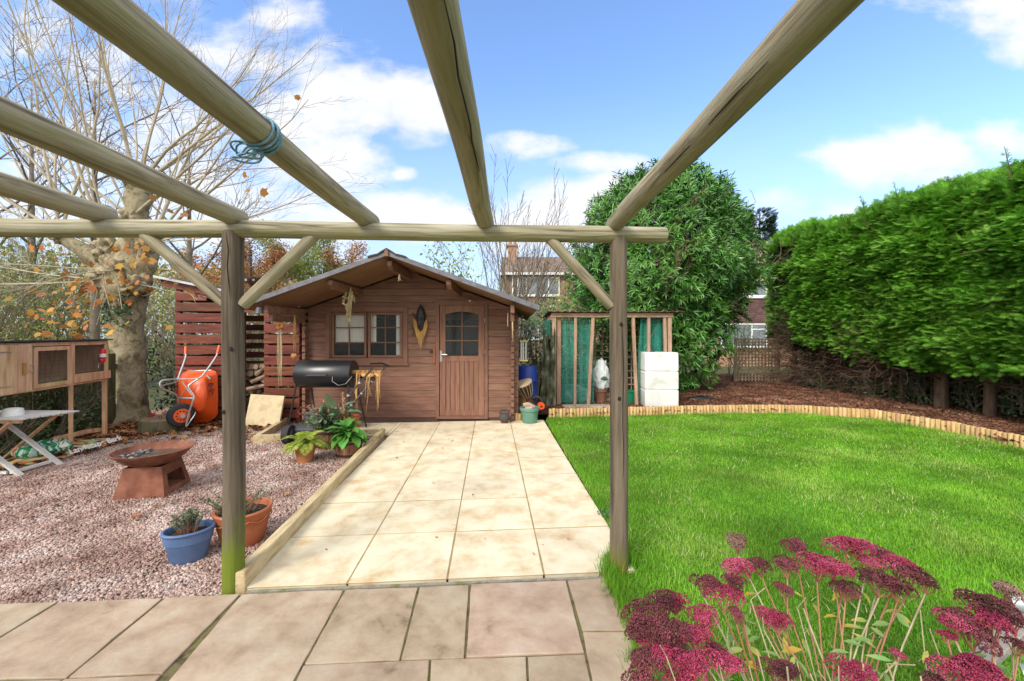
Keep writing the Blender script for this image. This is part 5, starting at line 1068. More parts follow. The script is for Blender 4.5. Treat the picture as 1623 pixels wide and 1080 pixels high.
hang('short dried stalk hanging just beside the longer corner stalks', 'dried_stalks', 'dried plants', at(805,496,6.1), 2, .005, .32, M['straw'], 9, w=.006)
hang('small dried twigs hanging under the cabin ridge', 'dried_stalks', 'dried plants', at(633,435,5.95), 4, .015, .14, M['straw'], 8, w=.006)
BL = thing('bell', 'small grey metal bell hanging beneath the eaves by the post', 'bell', at(411,497,5.7)); c = at(411,497,5.7)
mb = MB(); mb.lathe([(.062,0),(.058,.008),(.048,.03),(.046,.06),(.03,.085),(0,.092)], 20, c); mb.build('bell_body', flat('bell_metal', (.07,.075,.075), .5, metal=.3), BL, world=True, smooth=True)
mb = MB(); mb.tube([c+Vector((0,0,.09)), c+Vector((0,0,.155)), c+Vector((0,.1,.24))], .006, 6); mb.tube([c+Vector((-.03,0,.11)), c+Vector((-.02,0,.15)), c+Vector((.02,0,.15)), c+Vector((.03,0,.11))], .007, 6); mb.build('bracket', M['crack'], BL, world=True)
mb = MB(); mb.tube([c+Vector((0,0,.04)), c+Vector((0,0,-.02)), c+Vector((.0,0,-.06))], [.004,.006,.003], 6); mb.build('clapper', M['crack'], BL, world=True)
OW = thing('owl_ornament', 'rusty scrap metal owl with pale eyes hung on a chain from pergola', 'ornament', at(400,455,2.55)); c = at(401,444,2.55)
rust2 = flat('dark_rust', (.11,.055,.04), .8)
mb = MB(); mb.prism([(c.x+a,c.z+b) for a, b in ((-.062,.05),(-.045,.012),(-.01,.008),(.02,.012),(.075,.02),(.045,-.012),(.01,-.03),(0,-.055),(-.012,-.03),(-.045,-.02),(-.058,.0))], c.y-.006, c.y+.006, 'y'); mb.build('head_plate', rust2, OW, world=True, bevel=.002)
for dx in (-.034, .012):
    mb = MB(); q = c+Vector((dx,-.006,-.002)); mb.tube([q, q+Vector((0,-.008,0))], .021, 18); e_ = mb.build('eye_ring', rust2, OW, world=True); mb = MB(); mb.tube([q+Vector((0,-.008,0)), q+Vector((0,-.014,0))], [.008,.006], 12); mb.build('eye', M['white'], e_, world=True)
mb = MB(); mb.tube([c+Vector((-.010,-.01,-.02)), c+Vector((-.010,-.016,-.05))], [.008,.001], 6); mb.build('beak', rust2, OW, world=True)
mb = MB(); q = c+Vector((-.012,0,.0)); k = 0
z = q.z+.01; ztop = at(0,384,2.5).z
while z < ztop-.05:
    mb.tube([(q.x+.006*math.cos(a)*(k%2==0), q.y+.006*math.cos(a)*(k%2), z+.008+.010*math.sin(a)) for a in np.linspace(0,2*PI,10)], .0026, 4, cap=False); z += .016; k += 1
mb.tube(smoothp([Vector((q.x+a,q.y,z+b)) for a, b in ((.004,-.005),(-.012,.01),(.014,.022),(-.014,.036),(0,.055),(.01,.07))]), .003, 5); mb.build('chain', rust2, OW, world=True)

# ---------------------------------------------------------------- lean-to with green netting
LT = thing('compost_lean_to', 'open timber lean-to hung with green netting behind the lawn', 'lean-to', (1.95, 8.6, .05))
FY, BY = 8.15, 9.55
def lx(px, d=8.15): return (px-CX)/F*d
def ppost(px0, px1, w=.085, y=FY, mat='pine', top=1.90, name='upright'): mb = MB(); mb.beam((lx(px1),y,.03),(lx(px0),y,top), w, .06, up=(0,1,0)); mb.build(name, M[mat], LT, world=True, bevel=.003)
ppost(878,878,.075); ppost(886,886,.085,FY+.06); ppost(912,911,.055); ppost(940,932,.065); ppost(1003,1009,.06); ppost(1028,1028,.055); ppost(1053,1056,.055); ppost(1061,1061,.075)
for x in (lx(878), lx(1061)): mb = MB(); mb.box(x-.04, x+.04, BY-.05, BY+.03, .03, 1.86); mb.build('upright', M['pine'], LT, world=True)
mb = MB(); mb.box(lx(873), lx(1066), FY-.04, FY+.0, 1.845, 1.935); mb.build('head_rail', M['pineh'], LT, world=True, bevel=.003)
mb = MB(); mb.box(lx(873), lx(873)+.05, FY, BY, 1.80, 1.90); mb.build('side_rail', M['pineh'], LT, world=True); mb = MB(); mb.box(lx(1063)-.02, lx(1063)+.03, FY, BY, 1.80, 1.90); mb.build('side_rail', M['pineh'], LT, world=True)
mb = MB(); n = 90; V = []
for i in range(n+1):
    x = lx(868)+(lx(1081)-lx(868))*i/n; dz = .010*math.sin(i*1.25)
    V += [(x, FY-.14, 1.965+dz), (x, BY+.1, 1.90+dz), (x, FY-.14, 1.955+dz), (x, BY+.1, 1.89+dz)]
mb.add(V, [q for i in range(n) for q in ((4*i,4*i+4,4*i+5,4*i+1),(4*i+2,4*i+3,4*i+7,4*i+6),(4*i,4*i+2,4*i+6,4*i+4),(4*i+1,4*i+5,4*i+7,4*i+3))])
mb.build('corrugated_roof', pm('maroon_sheet', [(.13,.05,.045),(.22,.10,.09)], sc=8, rough=.6, bump=.1), LT, world=True)
def net(x0t, x1t, x0b, x1b, y, z0, z1, name='green_netting', seed=1, amp=.02, mat='netting'):
    mb = MB(); nx, nz_ = 16, 20; V = []
    for j in range(nz_+1):
        t = j/nz_
        for i in range(nx+1):
            s = i/nx; a = x0b+(x0t-x0b)*t; b = x1b+(x1t-x1b)*t; V.append((a+(b-a)*s, y+amp*math.sin(s*9+seed)+.5*amp*mnoise.noise(Vector((s*4,t*3,seed))), z0+(z1-z0)*t+.02*mnoise.noise(Vector((s*3,seed,0)))*(t < .1)))
    mb.add(V, [(j*(nx+1)+i, j*(nx+1)+i+1, (j+1)*(nx+1)+i+1, (j+1)*(nx+1)+i) for j in range(nz_) for i in range(nx)]); return mb.build(name, M[mat], LT, world=True, smooth='all')
net(lx(889), lx(912), lx(889), lx(913), FY+.10, .10, 1.85, seed=1); net(lx(912), lx(943), lx(912), lx(943), FY+.12, .10, 1.84, seed=2)
net(lx(1018), lx(1030), lx(1008), lx(1032), FY+.10, .15, 1.84, seed=3); net(lx(1030), lx(1054), lx(1030), lx(1054), FY+.12, .2, 1.84, seed=4)
mb = MB(); V = []; nx, nz_ = 14, 14                     # side netting, its top a brighter band
for j in range(nz_+1):
    for i in range(nx+1): V.append((lx(874)-.02+.03*math.sin(i*.9), FY+.05+(BY-FY-.1)*i/nx, .10+1.72*j/nz_))
mb.add(V, [(j*(nx+1)+i, j*(nx+1)+i+1, (j+1)*(nx+1)+i+1, (j+1)*(nx+1)+i) for j in range(nz_) for i in range(nx)]); mb.build('green_netting', M['netting'], LT, world=True, smooth='all')
mb = MB()
for k in range(13): mb.box(lx(885)+.17*k, lx(885)+.17*k+.025, BY-.02, BY, .1, 1.85)
for k in range(11): mb.box(lx(880), lx(1060), BY-.035, BY-.021, .15+.16*k, .175+.16*k)
mb.build('back_trellis', M['trellis'], LT, world=True)
mb = MB(); mb.beam((lx(1028),FY+.3,1.2),(lx(1052),FY+.25,1.75),.03,.02); mb.build('cane', M['straw'], LT, world=True)
# contents
mb = MB(); c = at(951,640,8.5); mb.lathe([(0,0),(.10,0),(.135,.24),(.15,.245),(.15,.30),(.13,.30),(0,.27)], 24, (c.x,c.y,.06)); o = mb.build('terracotta_pot', pm('brown_pot', [(.14,.07,.045),(.26,.13,.08)], bump=.2), smooth=True); tag(o, 'dark terracotta pot under the white sack in the lean-to', 'plant pot')
SK = thing('white_sack', 'white plastic sack with green leaf print inside the lean-to', 'sack', (c.x+.02, c.y, .36))
V, Fs = ICO[4]; mb = MB(); mb.add([(c.x+.02+q[0]*.17*(1-.35*max(0,q[2])+.25*abs(q[2])**3)*(1+.35*mnoise.noise(Vector(q)*3.3)+.15*mnoise.noise(Vector(q)*9)), c.y+q[1]*.13*(1+.3*mnoise.noise(Vector(q)*5)), .36+.28+max(-.8,q[2])*.33*(1+.3*mnoise.noise(Vector(q)*3))) for q in V], Fs); mb.build('plastic_skin', flat('white_poly', (.62,.66,.66), .35), SK, world=True, smooth='all')
mb = MB()
for k in range(7): a = .3+k*.4; q = Vector((c.x+.06, c.y-.135, .55)); mb.prism([(q.x,q.z),(q.x+.07*math.cos(a)-.01*math.sin(a),q.z+.07*math.sin(a)+.01*math.cos(a)),(q.x+.10*math.cos(a),q.z+.10*math.sin(a)),(q.x+.07*math.cos(a)+.012*math.sin(a),q.z+.07*math.sin(a)-.012*math.cos(a))], q.y-.002, q.y+.0, 'y')
mb.build('printed_leaf', flat('green_print', (.02,.08,.05)), SK, world=True)
mb = MB(); c = at(992,640,8.5); mb.lathe([(0,0),(.16,0),(.19,.24),(.205,.25),(.19,.26),(0,.2)], 24, (c.x+.06,c.y,.06)); o = mb.build('green_tub', flat('green_plastic', (.01,.19,.08), .4), smooth=True); tag(o, 'green plastic tub standing inside the lean-to behind the post', 'tub')
mb = MB()
for k in range(7): x = lx(966)+.09*(k%4); z = .11+.11*(k//4); mb.tube([(x+.04*(k//4),8.6,z),(x+.04*(k//4)+.03,9.0,z)], .055, 10)
o = mb.build('log_pile', pm('pale_log', [(.25,.16,.10),(.42,.3,.2)], bump=.3, isl=.3)); tag(o, 'small pile of pale cut logs on the lean-to floor', 'firewood', kind='stuff')
bb = bag('clear_bag', 'pale clear bag of garden waste behind the green netting', (lx(915), 8.6, .06), [(.2,.34,.26),(.4,.55,.48),(.3,.42,.2)], (.30,.2,.28), 0, 0, 5, .6)
mb = MB(); mb.obox((lx(928), 7.95, .085), (.95,.3,.035), (0,0,.06)); o = mb.build('stone_kerb', pm('kerb_stone', [(.3,.26,.2),(.48,.42,.34)], bump=.3), bevel=.008); tag(o, 'flat pale stone laid in front of the netted lean-to', 'stone')
TK = thing('mesh_tarpaulin', 'grey green camouflage sheet draped beside the lean-to', 'tarpaulin', (.66, 8.1, .05))
mb = MB(); V = []; nx, nz_ = 22, 34
for j in range(nz_+1):
    t = j/nz_
    for i in range(nx+1):
        s = i/nx; V.append((.56+.30*s+.05*t*(1-s)+.04*mnoise.noise(Vector((s*3,t*4,2))), 8.08+.10*mnoise.noise(Vector((s*5,t*6,7)))+.05*math.sin(s*11+t*3)-.15*(1-s), .05+1.62*t-(.34*(4*s*(1-s)) if t > .9 else 0)))
mb.add(V, [(j*(nx+1)+i, j*(nx+1)+i+1, (j+1)*(nx+1)+i+1, (j+1)*(nx+1)+i) for j in range(nz_) for i in range(nx)]); mb.build('cloth', pm('camo_sheet', [(.025,.03,.018),(.08,.085,.045),(.15,.15,.09),(.3,.32,.28)], sc=5, bump=.5, rough=.8), TK, world=True, smooth='all')
mb = MB(); mb.beam((lx(848,7.9),7.9,.05),(lx(858,7.9),8.1,.95),.07,.03,up=(0,1,0)); o = mb.build('old_plank', M['fence'], bevel=.003); tag(o, 'old dark plank leaning beside the camouflage sheet', 'plank')

# ---------------------------------------------------------------- white tank
TN = thing('water_tank', 'square white plastic water tank in three ribbed tiers at lawn edge', 'water tank', (lx(1045,8.0)+.02, 8.12, .055), R(-4))
def rbox(w, d, z, r=.03, n=6): return [(cx_+r*math.cos(a), cy_+r*math.sin(a), z) for cx_, cy_, a0 in ((w-r,d-r,0),(-w+r,d-r,PI/2),(-w+r,-d+r,PI),(w-r,-d+r,1.5*PI)) for a in [a0+PI/2*k/n for k in range(n+1)]]
W_, D_ = .325, .26; mb = MB(); rg = []; zz = [(0,.97),(.02,1),(.345,1.0),(.355,.96),(.375,.96),(.385,1.0),(.70,1.0),(.71,.96),(.73,.96),(.74,1.0),(1.075,.985),(1.09,.97),(1.095,.93)]
for z, k in zz: rg.append(rbox(W_*k, D_*k, z))
loft(mb, rg); mb.build('body', M['tank'], TN, smooth=True, bevel=.004)
mb = MB(); mb.lathe([(0,0),(.05,0),(.05,.03),(0,.03)], 18, (-.12,.02,1.094)); mb.build('cap', flat('dark_cap', (.05,.05,.05)), TN)
mb = MB(); mb.obox((2.9,8.35,.16), (.05,.5,.12), (0,.5,.3)); o = mb.build('wedge_board', M['pine']); tag(o, 'short board leaning at the foot of the white tank', 'board')
mb = MB(); c = gr(1110,634,.06); V, Fs = ICO[3]; mb.add([(c.x+q[0]*.32*(1+.3*mnoise.noise(Vector(q)*3)), c.y+q[1]*.14, .06+max(0,q[2])*.09*(1+.5*mnoise.noise(Vector(q)*4))) for q in V], Fs); o = mb.build('black_sheeting', flat('black_polythene', (.02,.02,.022), .35), smooth='all'); tag(o, 'crumpled scrap of black polythene on the bark bed', 'sheeting')

# ---------------------------------------------------------------- sedum clumps nearest the camera
def head(parent, c, w, tilt, mat, seed):
    """flat topped flower head: a dome of hundreds of small florets on short rays"""
    rr = np.random.default_rng(seed); n = int(900*(w/.13)**1.2); sub = 9; sc_ = rr.uniform(-1, 1, (sub, 2)); sc_ = sc_[np.hypot(sc_[:,0], sc_[:,1]) < 1.0]
    if len(sc_) < 3: sc_ = np.array([[0,0],[.5,.3],[-.5,.2],[.1,-.5]])
    sc_ = np.vstack([sc_*.62, [[0,0]]]); k = rr.integers(0, len(sc_), n); q = rr.normal(size=(n,3)); q /= np.linalg.norm(q, axis=1, keepdims=True); q[:,2] = np.abs(q[:,2])*.8-.12
    P = np.column_stack([sc_[k,0]*w/2+q[:,0]*w*.19, (sc_[k,1]*w/2+q[:,1]*w*.19)*.9, q[:,2]*w*.19 - .10*w*(sc_[k,0]**2+sc_[k,1]**2)])
    a, b = tilt; Rt = np.array(Matrix.Rotation(a,3,'Y') @ Matrix.Rotation(b,3,'X')); P = P@Rt.T; qn = q@Rt.T
    T = (np.array([(0,-.1,-.2),(.5,0,.3),(0,.5,.35),(-.5,0,.3),(0,-.5,.35),(0,0,1.0)])*1.0, tri([(1,2,5),(2,3,5),(3,4,5),(4,1,5),(0,2,1),(0,3,2),(0,4,3),(0,1,4)]))
    Rm = frames(rdir(n)*.5+rdir(n), qn); V_, F_ = scat(T[0], T[1], P+np.array(c), Rm, rr.uniform(.0035,.0065,n)*(w/.13)**.3)
    npm('flower_head', V_, F_, mat, parent)
    mb = MB(); base = Vector(c)-Vector((0,0,w*.42)); ax = Matrix.Rotation(a,3,'Y') @ Matrix.Rotation(b,3,'X')
    for sx_, sy_ in sc_: t_ = Vector(c)+ax@Vector((sx_*w/2, sy_*w/2, -.02*w)); mb.tube([base, base.lerp(t_,.5)+Vector((0,0,-.01)), t_], [.0025,.002,.0015], 4)
    mb.build('flower_stalks', M['stem_red'], parent, world=True); return base
def clump(label, root, heads, stems, seed, leavesn=26, dead=30, fan=(-.5,.5)):
    T_ = thing('sedum_plant', label, 'flowering plant', root, group='sedum clumps beside the lawn'); rr = random.Random(seed); ST_ = MB(); P = []; D = []
    for i, (px, py, w, z, kind) in enumerate(heads):
        d = (CAMZ-z)*F/(py-HY); c = Vector(((px-CX)/F*d, d, z)); wm = w/F*math.hypot(d, .001)*1.18
        lean = (c.x-root[0])*.5; b = head(T_, c, wm, (lean*.8+rr.uniform(-.15,.15), rr.uniform(-.1,.25)), M[{'p':'sedum','d':'sedum_dk','b':'sedum_br'}[kind]], seed*100+i)
        r0 = Vector(root)+Vector((rr.gauss(0,.05), rr.gauss(0,.05), 0)); mid = r0.lerp(b, .55)+Vector(((r0.x-b.x)*.12, 0, .04))
        mb = MB(); mb.tube(smoothp([r0, mid, b], 2), [.0055]*3+[.0048]*6 if False else .0028, 6); mb.build('flower_stem', M['stem_pale' if rr.random() < .35 else 'stem_red'], T_, world=True)
        for k in range(3): t = rr.uniform(.25,.8); q = mid.lerp(b, t) if rr.random() < .6 else r0.lerp(mid, t); P.append(q); D.append(Vector((rr.gauss(0,1),rr.gauss(0,1),rr.uniform(-.3,.5))))
    mb = MB()
    for k in range(dead):
        a = rr.uniform(*fan); L1 = rr.uniform(.25,.62); r0 = Vector(root)+Vector((rr.gauss(0,.08), rr.gauss(0,.08), 0)); t_ = r0+Vector((math.sin(a)*L1, rr.uniform(-.1,.3)*L1, math.cos(a)*L1)); m_ = r0.lerp(t_,.5)+Vector((rr.gauss(0,.015),rr.gauss(0,.015),0)); mb.tube(smoothp([r0, m_, t_],1), rr.uniform(.0013,.0026), 5)
        if rr.random() < .5: mb.tube([t_, t_+Vector((rr.gauss(0,.03),rr.gauss(0,.03),.05))], .0015, 4); mb.tube([m_, m_+Vector((rr.gauss(0,.05),rr.gauss(0,.03),.09))], .0015, 4)
    mb.build('dead_stalks', M['stem_pale'], T_, world=True)
    for k in range(leavesn): P.append(Vector(root)+Vector((rr.gauss(0,.20), rr.gauss(.02,.12), rr.uniform(.05,.45)))); D.append(Vector((rr.gauss(0,1),rr.gauss(0,1),rr.uniform(-.3,.5))))
    n = len(P); V = []; leaves('leaves', T_, M['sedumleaf'], np.array([tuple(p) for p in P]), np.array([tuple(p) for p in D]), rdir(n)*.5+np.array([0,-.3,1.]), RNG.uniform(.045,.08,n), RNG.uniform(.028,.045,n), LEAF)
    return T_
def z5(x, y): return (960+x/4.5, 840+y/4.5)
H1 = [(z5(890,270), 60,.62,'p'),(z5(700,380),45,.60,'d'),(z5(840,440),62,.58,'p'),(z5(930,370),40,.60,'d'),(z5(420,520),62,.56,'d'),(z5(500,510),42,.56,'p'),(z5(690,580),52,.56,'p'),(z5(290,620),78,.54,'d'),(z5(420,700),60,.53,'d'),(z5(530,720),50,.53,'d'),
      (z5(660,760),52,.53,'p'),(z5(250,700),50,.52,'d'),(z5(340,790),50,.50,'p'),(z5(500,820),54,.50,'d'),(z5(270,930),66,.49,'d'),(z5(400,890),54,.50,'p'),(z5(640,960),84,.52,'p'),(z5(840,930),62,.50,'p'),(z5(930,600),30,.54,'d'),(z5(240,1070),60,.46,'d'),(z5(560,1080),60,.46,'p'),(z5(760,860),44,.49,'d')]
clump('crimson sedum clump spilling over the paving edge, the fullest of them', (.80,1.10,-.01), [(a[0],a[1],w,z,k) for a, w, z, k in H1], 0, 1, 140, 22, (-.9,.2))
def z6(x, y): return (960+x/2.448, 820+y/2.448)
H2 = [(z6(740,110),48,.62,'d'),(z6(935,110),72,.63,'p'),(z6(705,185),46,.60,'d'),(z6(820,180),58,.60,'p'),(z6(890,190),60,.60,'p'),(z6(1010,165),44,.60,'p'),(z6(1070,150),56,.61,'d'),(z6(1130,175),56,.60,'p'),(z6(1180,215),58,.59,'d'),(z6(1060,240),60,.57,'d'),
      (z6(1240,255),34,.57,'d'),(z6(930,275),44,.55,'d'),(z6(605,185),40,.58,'d'),(z6(515,95),46,.60,'b'),(z6(1130,270),50,.55,'d'),(z6(625,375),42,.52,'p'),(z6(670,405),44,.51,'p'),(z6(670,610),66,.44,'d'),(z6(960,600),70,.45,'p'),(z6(690,275),30,.52,'d'),(z6(1130,530),22,.42,'p')]
clump('sedum with a tall spray of pale bare stalks in the middle of the flowers', (1.02,1.20,-.01), [(a[0],a[1],w,z,k) for a, w, z, k in H2], 0, 2, 170, 45, (-.75,.35))
H3 = [(z6(1560,285),50,.60,'b'),(z6(1480,335),70,.60,'d'),(z6(1500,395),74,.57,'p'),(z6(1355,400),62,.56,'p'),(z6(1430,430),80,.55,'d'),(z6(1330,460),26,.52,'p'),(z6(1410,590),96,.50,'p'),(z6(1480,610),90,.50,'p'),(z6(1600,495),34,.52,'d'),(z6(1580,400),40,.56,'d'),(z6(1290,650),50,.45,'d')]
clump('sedum with wide flat tilted heads beside the grey rail', (1.45,1.16,-.01), [(a[0],a[1],w,z,k) for a, w, z, k in H3], 0, 3, 90, 20, (-.6,.4))
GR_ = thing('garden_seat_frame', 'weathered grey timber rail with galvanised tube ends behind the flowers', 'seat frame', (1.6, 1.5, -.01))
mb = MB(); mb.beam(at(1540,1062,1.45), at(1680,935,1.62), .06, .03, up=(0,0,1)); mb.build('rail', pm('silvered_wood', [(.22,.2,.17),(.38,.35,.31)], sc=6, st=(6,1,6), bump=.3), GR_, world=True, bevel=.004)
for a, b, d0, d1 in (((1602,955),(1700,968),1.5,1.42),((1622,1068),(1720,1085),1.3,1.22)):
    p, q = at(*a,d0), at(*b,d1); mb = MB(); dirn = (q-p).normalized()
    n = 20; s_ = dirn.cross(Vector((0,0,1))).normalized(); u_ = s_.cross(dirn); V = []
    for pt, r_ in ((q,.030),(p,.030),(p,.026),(p+dirn*.12,.026)): V += [pt+(s_*math.cos(2*PI*j/n)+u_*math.sin(2*PI*j/n))*r_ for j in range(n)]
    mb.add(V, [(i*n+j, i*n+(j+1)%n, (i+1)*n+(j+1)%n, (i+1)*n+j) for i in range(3) for j in range(n)]); mb.build('tube', flat('zinc_tube', (.42,.46,.48), .4, metal=.3), GR_, world=True, smooth=True)
for px_ in (1560,): mb = MB(); p = at(px_,1044,1.47); mb.beam((p.x,p.y,p.z-.02),(p.x,p.y,-.012),.045,.03); mb.build('leg', M['sleeper'], GR_, world=True)
# ---------------------------------------------------------------- vegetation
def limb(mb, rr, p, d, L1, r0, lev, kids, up=.05, curl=.12, nseg=7, tips=None, mats=None, minr=.0022, spread=.7, kl=.48, first=.25):
    pts = [p.copy()]; rad = [r0]; q = p.copy(); d = d.normalized(); dirs = []
    for k in range(nseg):
        d = (d+Vector((rr.gauss(0,curl),rr.gauss(0,curl),rr.gauss(0,curl*.7)+up))).normalized(); q = q+d*(L1/nseg); pts.append(q.copy()); rad.append(max(minr, r0*(1-.85*(k+1)/nseg))); dirs.append(d.copy())
    mb.tube(pts, rad, 8 if r0 > .05 else 5 if r0 > .012 else 3, cap=False)
    if tips is not None and lev <= 1:
        for k in range(2, nseg+1): tips.append((pts[k], dirs[k-1]))
    if lev > 0:
        for c in range(kids[0]):
            t = first+(1-first)*(c+rr.random())/kids[0]; i = min(nseg-1, int(t*nseg)); b = pts[i].lerp(pts[i+1], t*nseg-i); dd = dirs[i]; o = dd.orthogonal().normalized(); o.rotate(Matrix.Rotation(rr.uniform(0,6.28),3,dd))
            limb(mb, rr, b, dd+o*spread*rr.uniform(.7,1.3), L1*kl*rr.uniform(.7,1.2)*(1.15-.5*t), max(minr, rad[i]*.5), lev-1, kids[1:], up, curl*1.2, max(4, nseg-2), tips, mats, minr, spread, kl, first)
# the pollarded plane by the log store
PT = thing('pollarded_tree', 'thick pale pollarded tree with long bare shoots and a few orange leaves', 'tree', (-6.62, 7.3, -.05))
rr = random.Random(21); mb = MB()
tr = [(-6.62,7.3,-.1),(-6.62,7.3,.15),(-6.62,7.3,.6),(-6.60,7.3,1.2),(-6.62,7.3,1.7),(-6.66,7.3,2.1),(-6.64,7.3,2.5),(-6.60,7.3,2.85),(-6.50,7.3,3.2),(-6.44,7.3,3.7),(-6.42,7.3,4.1),(-6.42,7.3,4.3)]
rd = [.36,.29,.262,.25,.245,.30,.36,.30,.18,.16,.20,.10]
def knobble(mb, i0, k, fr):
    for i in range(i0, len(mb.v)):
        x, y, z = mb.v[i]; n_ = mnoise.noise(Vector((x*fr,y*fr,z*fr*.8)))+.5*mnoise.noise(Vector((x*fr*2.3,y*fr*2.3,z*fr*2))); n2 = mnoise.noise(Vector((x*fr+7,y*fr,z*fr))); mb.v[i] = (x+k*n_, y+k*n2, z)
def dens(pts, rad, k=6):
    pts = [Vector(p) for p in pts]; P_ = []; R_ = []
    for i in range(len(pts)-1):
        for j in range(k): P_.append(pts[i].lerp(pts[i+1], j/k)); R_.append(rad[i]+(rad[i+1]-rad[i])*j/k)
    return P_+[pts[-1]], R_+[rad[-1]]
a, b = dens(tr, rd); mb.tube(a, b, 28)
a, b = dens([(-6.7,7.3,2.1),(-6.95,7.25,2.6),(-7.2,7.15,2.95),(-7.5,7.0,3.2)], [.2,.15,.13,.10]); mb.tube(a, b, 14)
a, b = dens([(-6.55,7.3,2.4),(-6.30,7.3,2.75),(-6.2,7.3,3.1)], [.2,.17,.14]); mb.tube(a, b, 14)
knobs = [(-6.42,7.3,4.2,.20),(-6.85,7.2,3.0,.2),(-6.2,7.3,3.15,.19),(-7.5,7.0,3.25,.14),(-6.62,7.2,2.65,.27),(-6.38,7.2,2.4,.2),(-6.9,7.15,2.45,.2),(-6.5,7.25,3.6,.16)]
for i, (x, y, z, r) in enumerate(knobs): mb.blob((x,y,z), (r,r,r*1.1), .5, 3, 4, i)
knobble(mb, 0, .035, 6)
for k in range(30):
    x, y, z, r = rr.choice(knobs); v = Vector((rr.gauss(0,1),-abs(rr.gauss(0,1)),rr.gauss(0,1))).normalized(); mb.blob(Vector((x,y,z))+v*r*.85, (.055,.055,.06), .5, 3, 2, k)
mb.build('trunk', M['bark'], PT, world=True, smooth='all')
mb = MB(); tips = []
sh = [(0,(.1,.0,1),4.0),(0,(-.25,-.1,1),4.2),(0,(.45,-.1,.9),4.2),(0,(.8,-.25,.55),3.6),(0,(-.5,.1,.9),3.9),(0,(.2,.3,1),3.8),(0,(1,-.1,.28),3.2),(0,(.65,.2,.8),3.8),(0,(-.1,-.3,1),4.2),(0,(.9,.1,.75),4.2),
      (1,(-.35,-.1,1),4.8),(1,(-.1,-.2,1),4.6),(1,(-.7,-.2,1),4.6),(1,(-.55,.1,1),4.8),(1,(.15,-.2,1),4.4),(1,(-1,-.2,.5),3.2),
      (2,(.35,-.1,1),4.2),(2,(.9,-.3,.45),3.6),(2,(1,-.1,.15),3.0),(2,(.6,-.1,.7),4.0),(2,(1,-.3,.0),2.8),(2,(.2,.2,1),4.4),(2,(1,.1,.35),3.4),
      (3,(-.2,-.1,1),4.6),(3,(-.6,-.2,1),4.4),(3,(.1,-.2,1),4.6),(3,(-1,-.2,.2),2.6),(3,(-.9,-.3,.6),3.4),(3,(.25,.1,1),5.0),
      (6,(-1,-.3,-.05),2.6),(6,(-1,-.4,.1),2.6),(6,(-.9,-.6,-.1),2.4),(4,(.6,-.9,-.1),1.6),(4,(.2,-1,-.2),1.4),(5,(.9,-.5,-.1),1.8),(7,(.8,-.3,.4),3.6),(7,(-.3,-.3,1),4.4),(7,(-.8,-.1,.7),3.8),(4,(-.9,-.5,.0),2.0)]
for i, (k, d, L1) in enumerate(sh):
    x, y, z, r = knobs[k]; low = d[2] < .3; st = Vector((x,y,z))+Vector(d).normalized()*r*.6
    limb(mb, rr, st, Vector(d)+Vector((rr.gauss(0,.05),rr.gauss(0,.1),0)), L1*rr.uniform(.9,1.1), (.014 if low else .026)*rr.uniform(.7,1.35), 2, (9 if not low else 6, 5), .035 if not low else .0, .06, 9, tips, spread=.55, kl=.36, first=.22)
mb.build('bare_shoots', M['twig'], PT, world=True, smooth='all')
PALM = (np.array([(0,0,0),(.22,.10,.05),(.50,.16,.0),(.40,.40,.04),(.58,.62,-.06),(.30,.72,.03),(0,1.0,-.10),(-.30,.72,.05),(-.58,.62,-.02),(-.40,.40,.04),(-.50,.16,0),(-.22,.10,.05),(0,.42,.0)]), tri([(12,i,i+1) for i in range(0,11)]+[(12,11,0)]))
P = []; 
for k in range(150):                                    # the leaves still held, low and left of the trunk
    u = rr.random()
    if u < .55: P.append(at(rr.gauss(115,38), rr.gauss(485,32), rr.uniform(6.6,7.0)))
    elif u < .9: P.append(at(rr.gauss(205,32), rr.gauss(405,38), rr.uniform(6.7,7.05)))
    else: P.append(at(rr.uniform(10,330), rr.uniform(360,520), rr.uniform(6.3,7.0)))
for a, b in ((388,290),(396,301),(412,303),(268,331),(297,338),(470,150),(235,300),(385,275)): P.append(at(a,b,6.3))
n = len(P); D = rdir(n)*.8+np.array([0,0,-.6]); leaves('autumn_leaves', PT, M['leaf_orange'], np.array(P)+np.array([.33,0,0]), D, rdir(n)*.8+np.array([0,-1.,.4]), RNG.uniform(.06,.14,n), RNG.uniform(.06,.14,n), PALM)
mb = MB()
for k in range(16):
    x, y, z, r = knobs[6 if k % 2 else 4]; t_ = at(rr.gauss(115,45), rr.gauss(480,35), 6.7)+Vector((.33,0,0)); s_ = Vector((x,y-.1,z-.15)); mb.tube(smoothp([s_, s_.lerp(t_,.5)+Vector((0,0,rr.uniform(-.05,.25))), t_]), [.008]*3+[.004]*7, 4)
mb.build('low_twigs', M['twig'], PT, world=True)
n = 330; th = RNG.uniform(-2.6,-.5,n); zz = RNG.normal(1.95,.17,n); P = np.column_stack([-6.62+.27*np.cos(th), 7.3+.27*np.sin(th), zz]); leaves('climbing_ivy', PT, M['ivy'], P-[0,.03,0], rdir(n)+[0,-.3,-.4], np.column_stack([np.cos(th),np.sin(th),np.full(n,.3)])+rdir(n)*.4, RNG.uniform(.04,.08,n), RNG.uniform(.04,.07,n), LEAF2)

PT.location.x -= .33

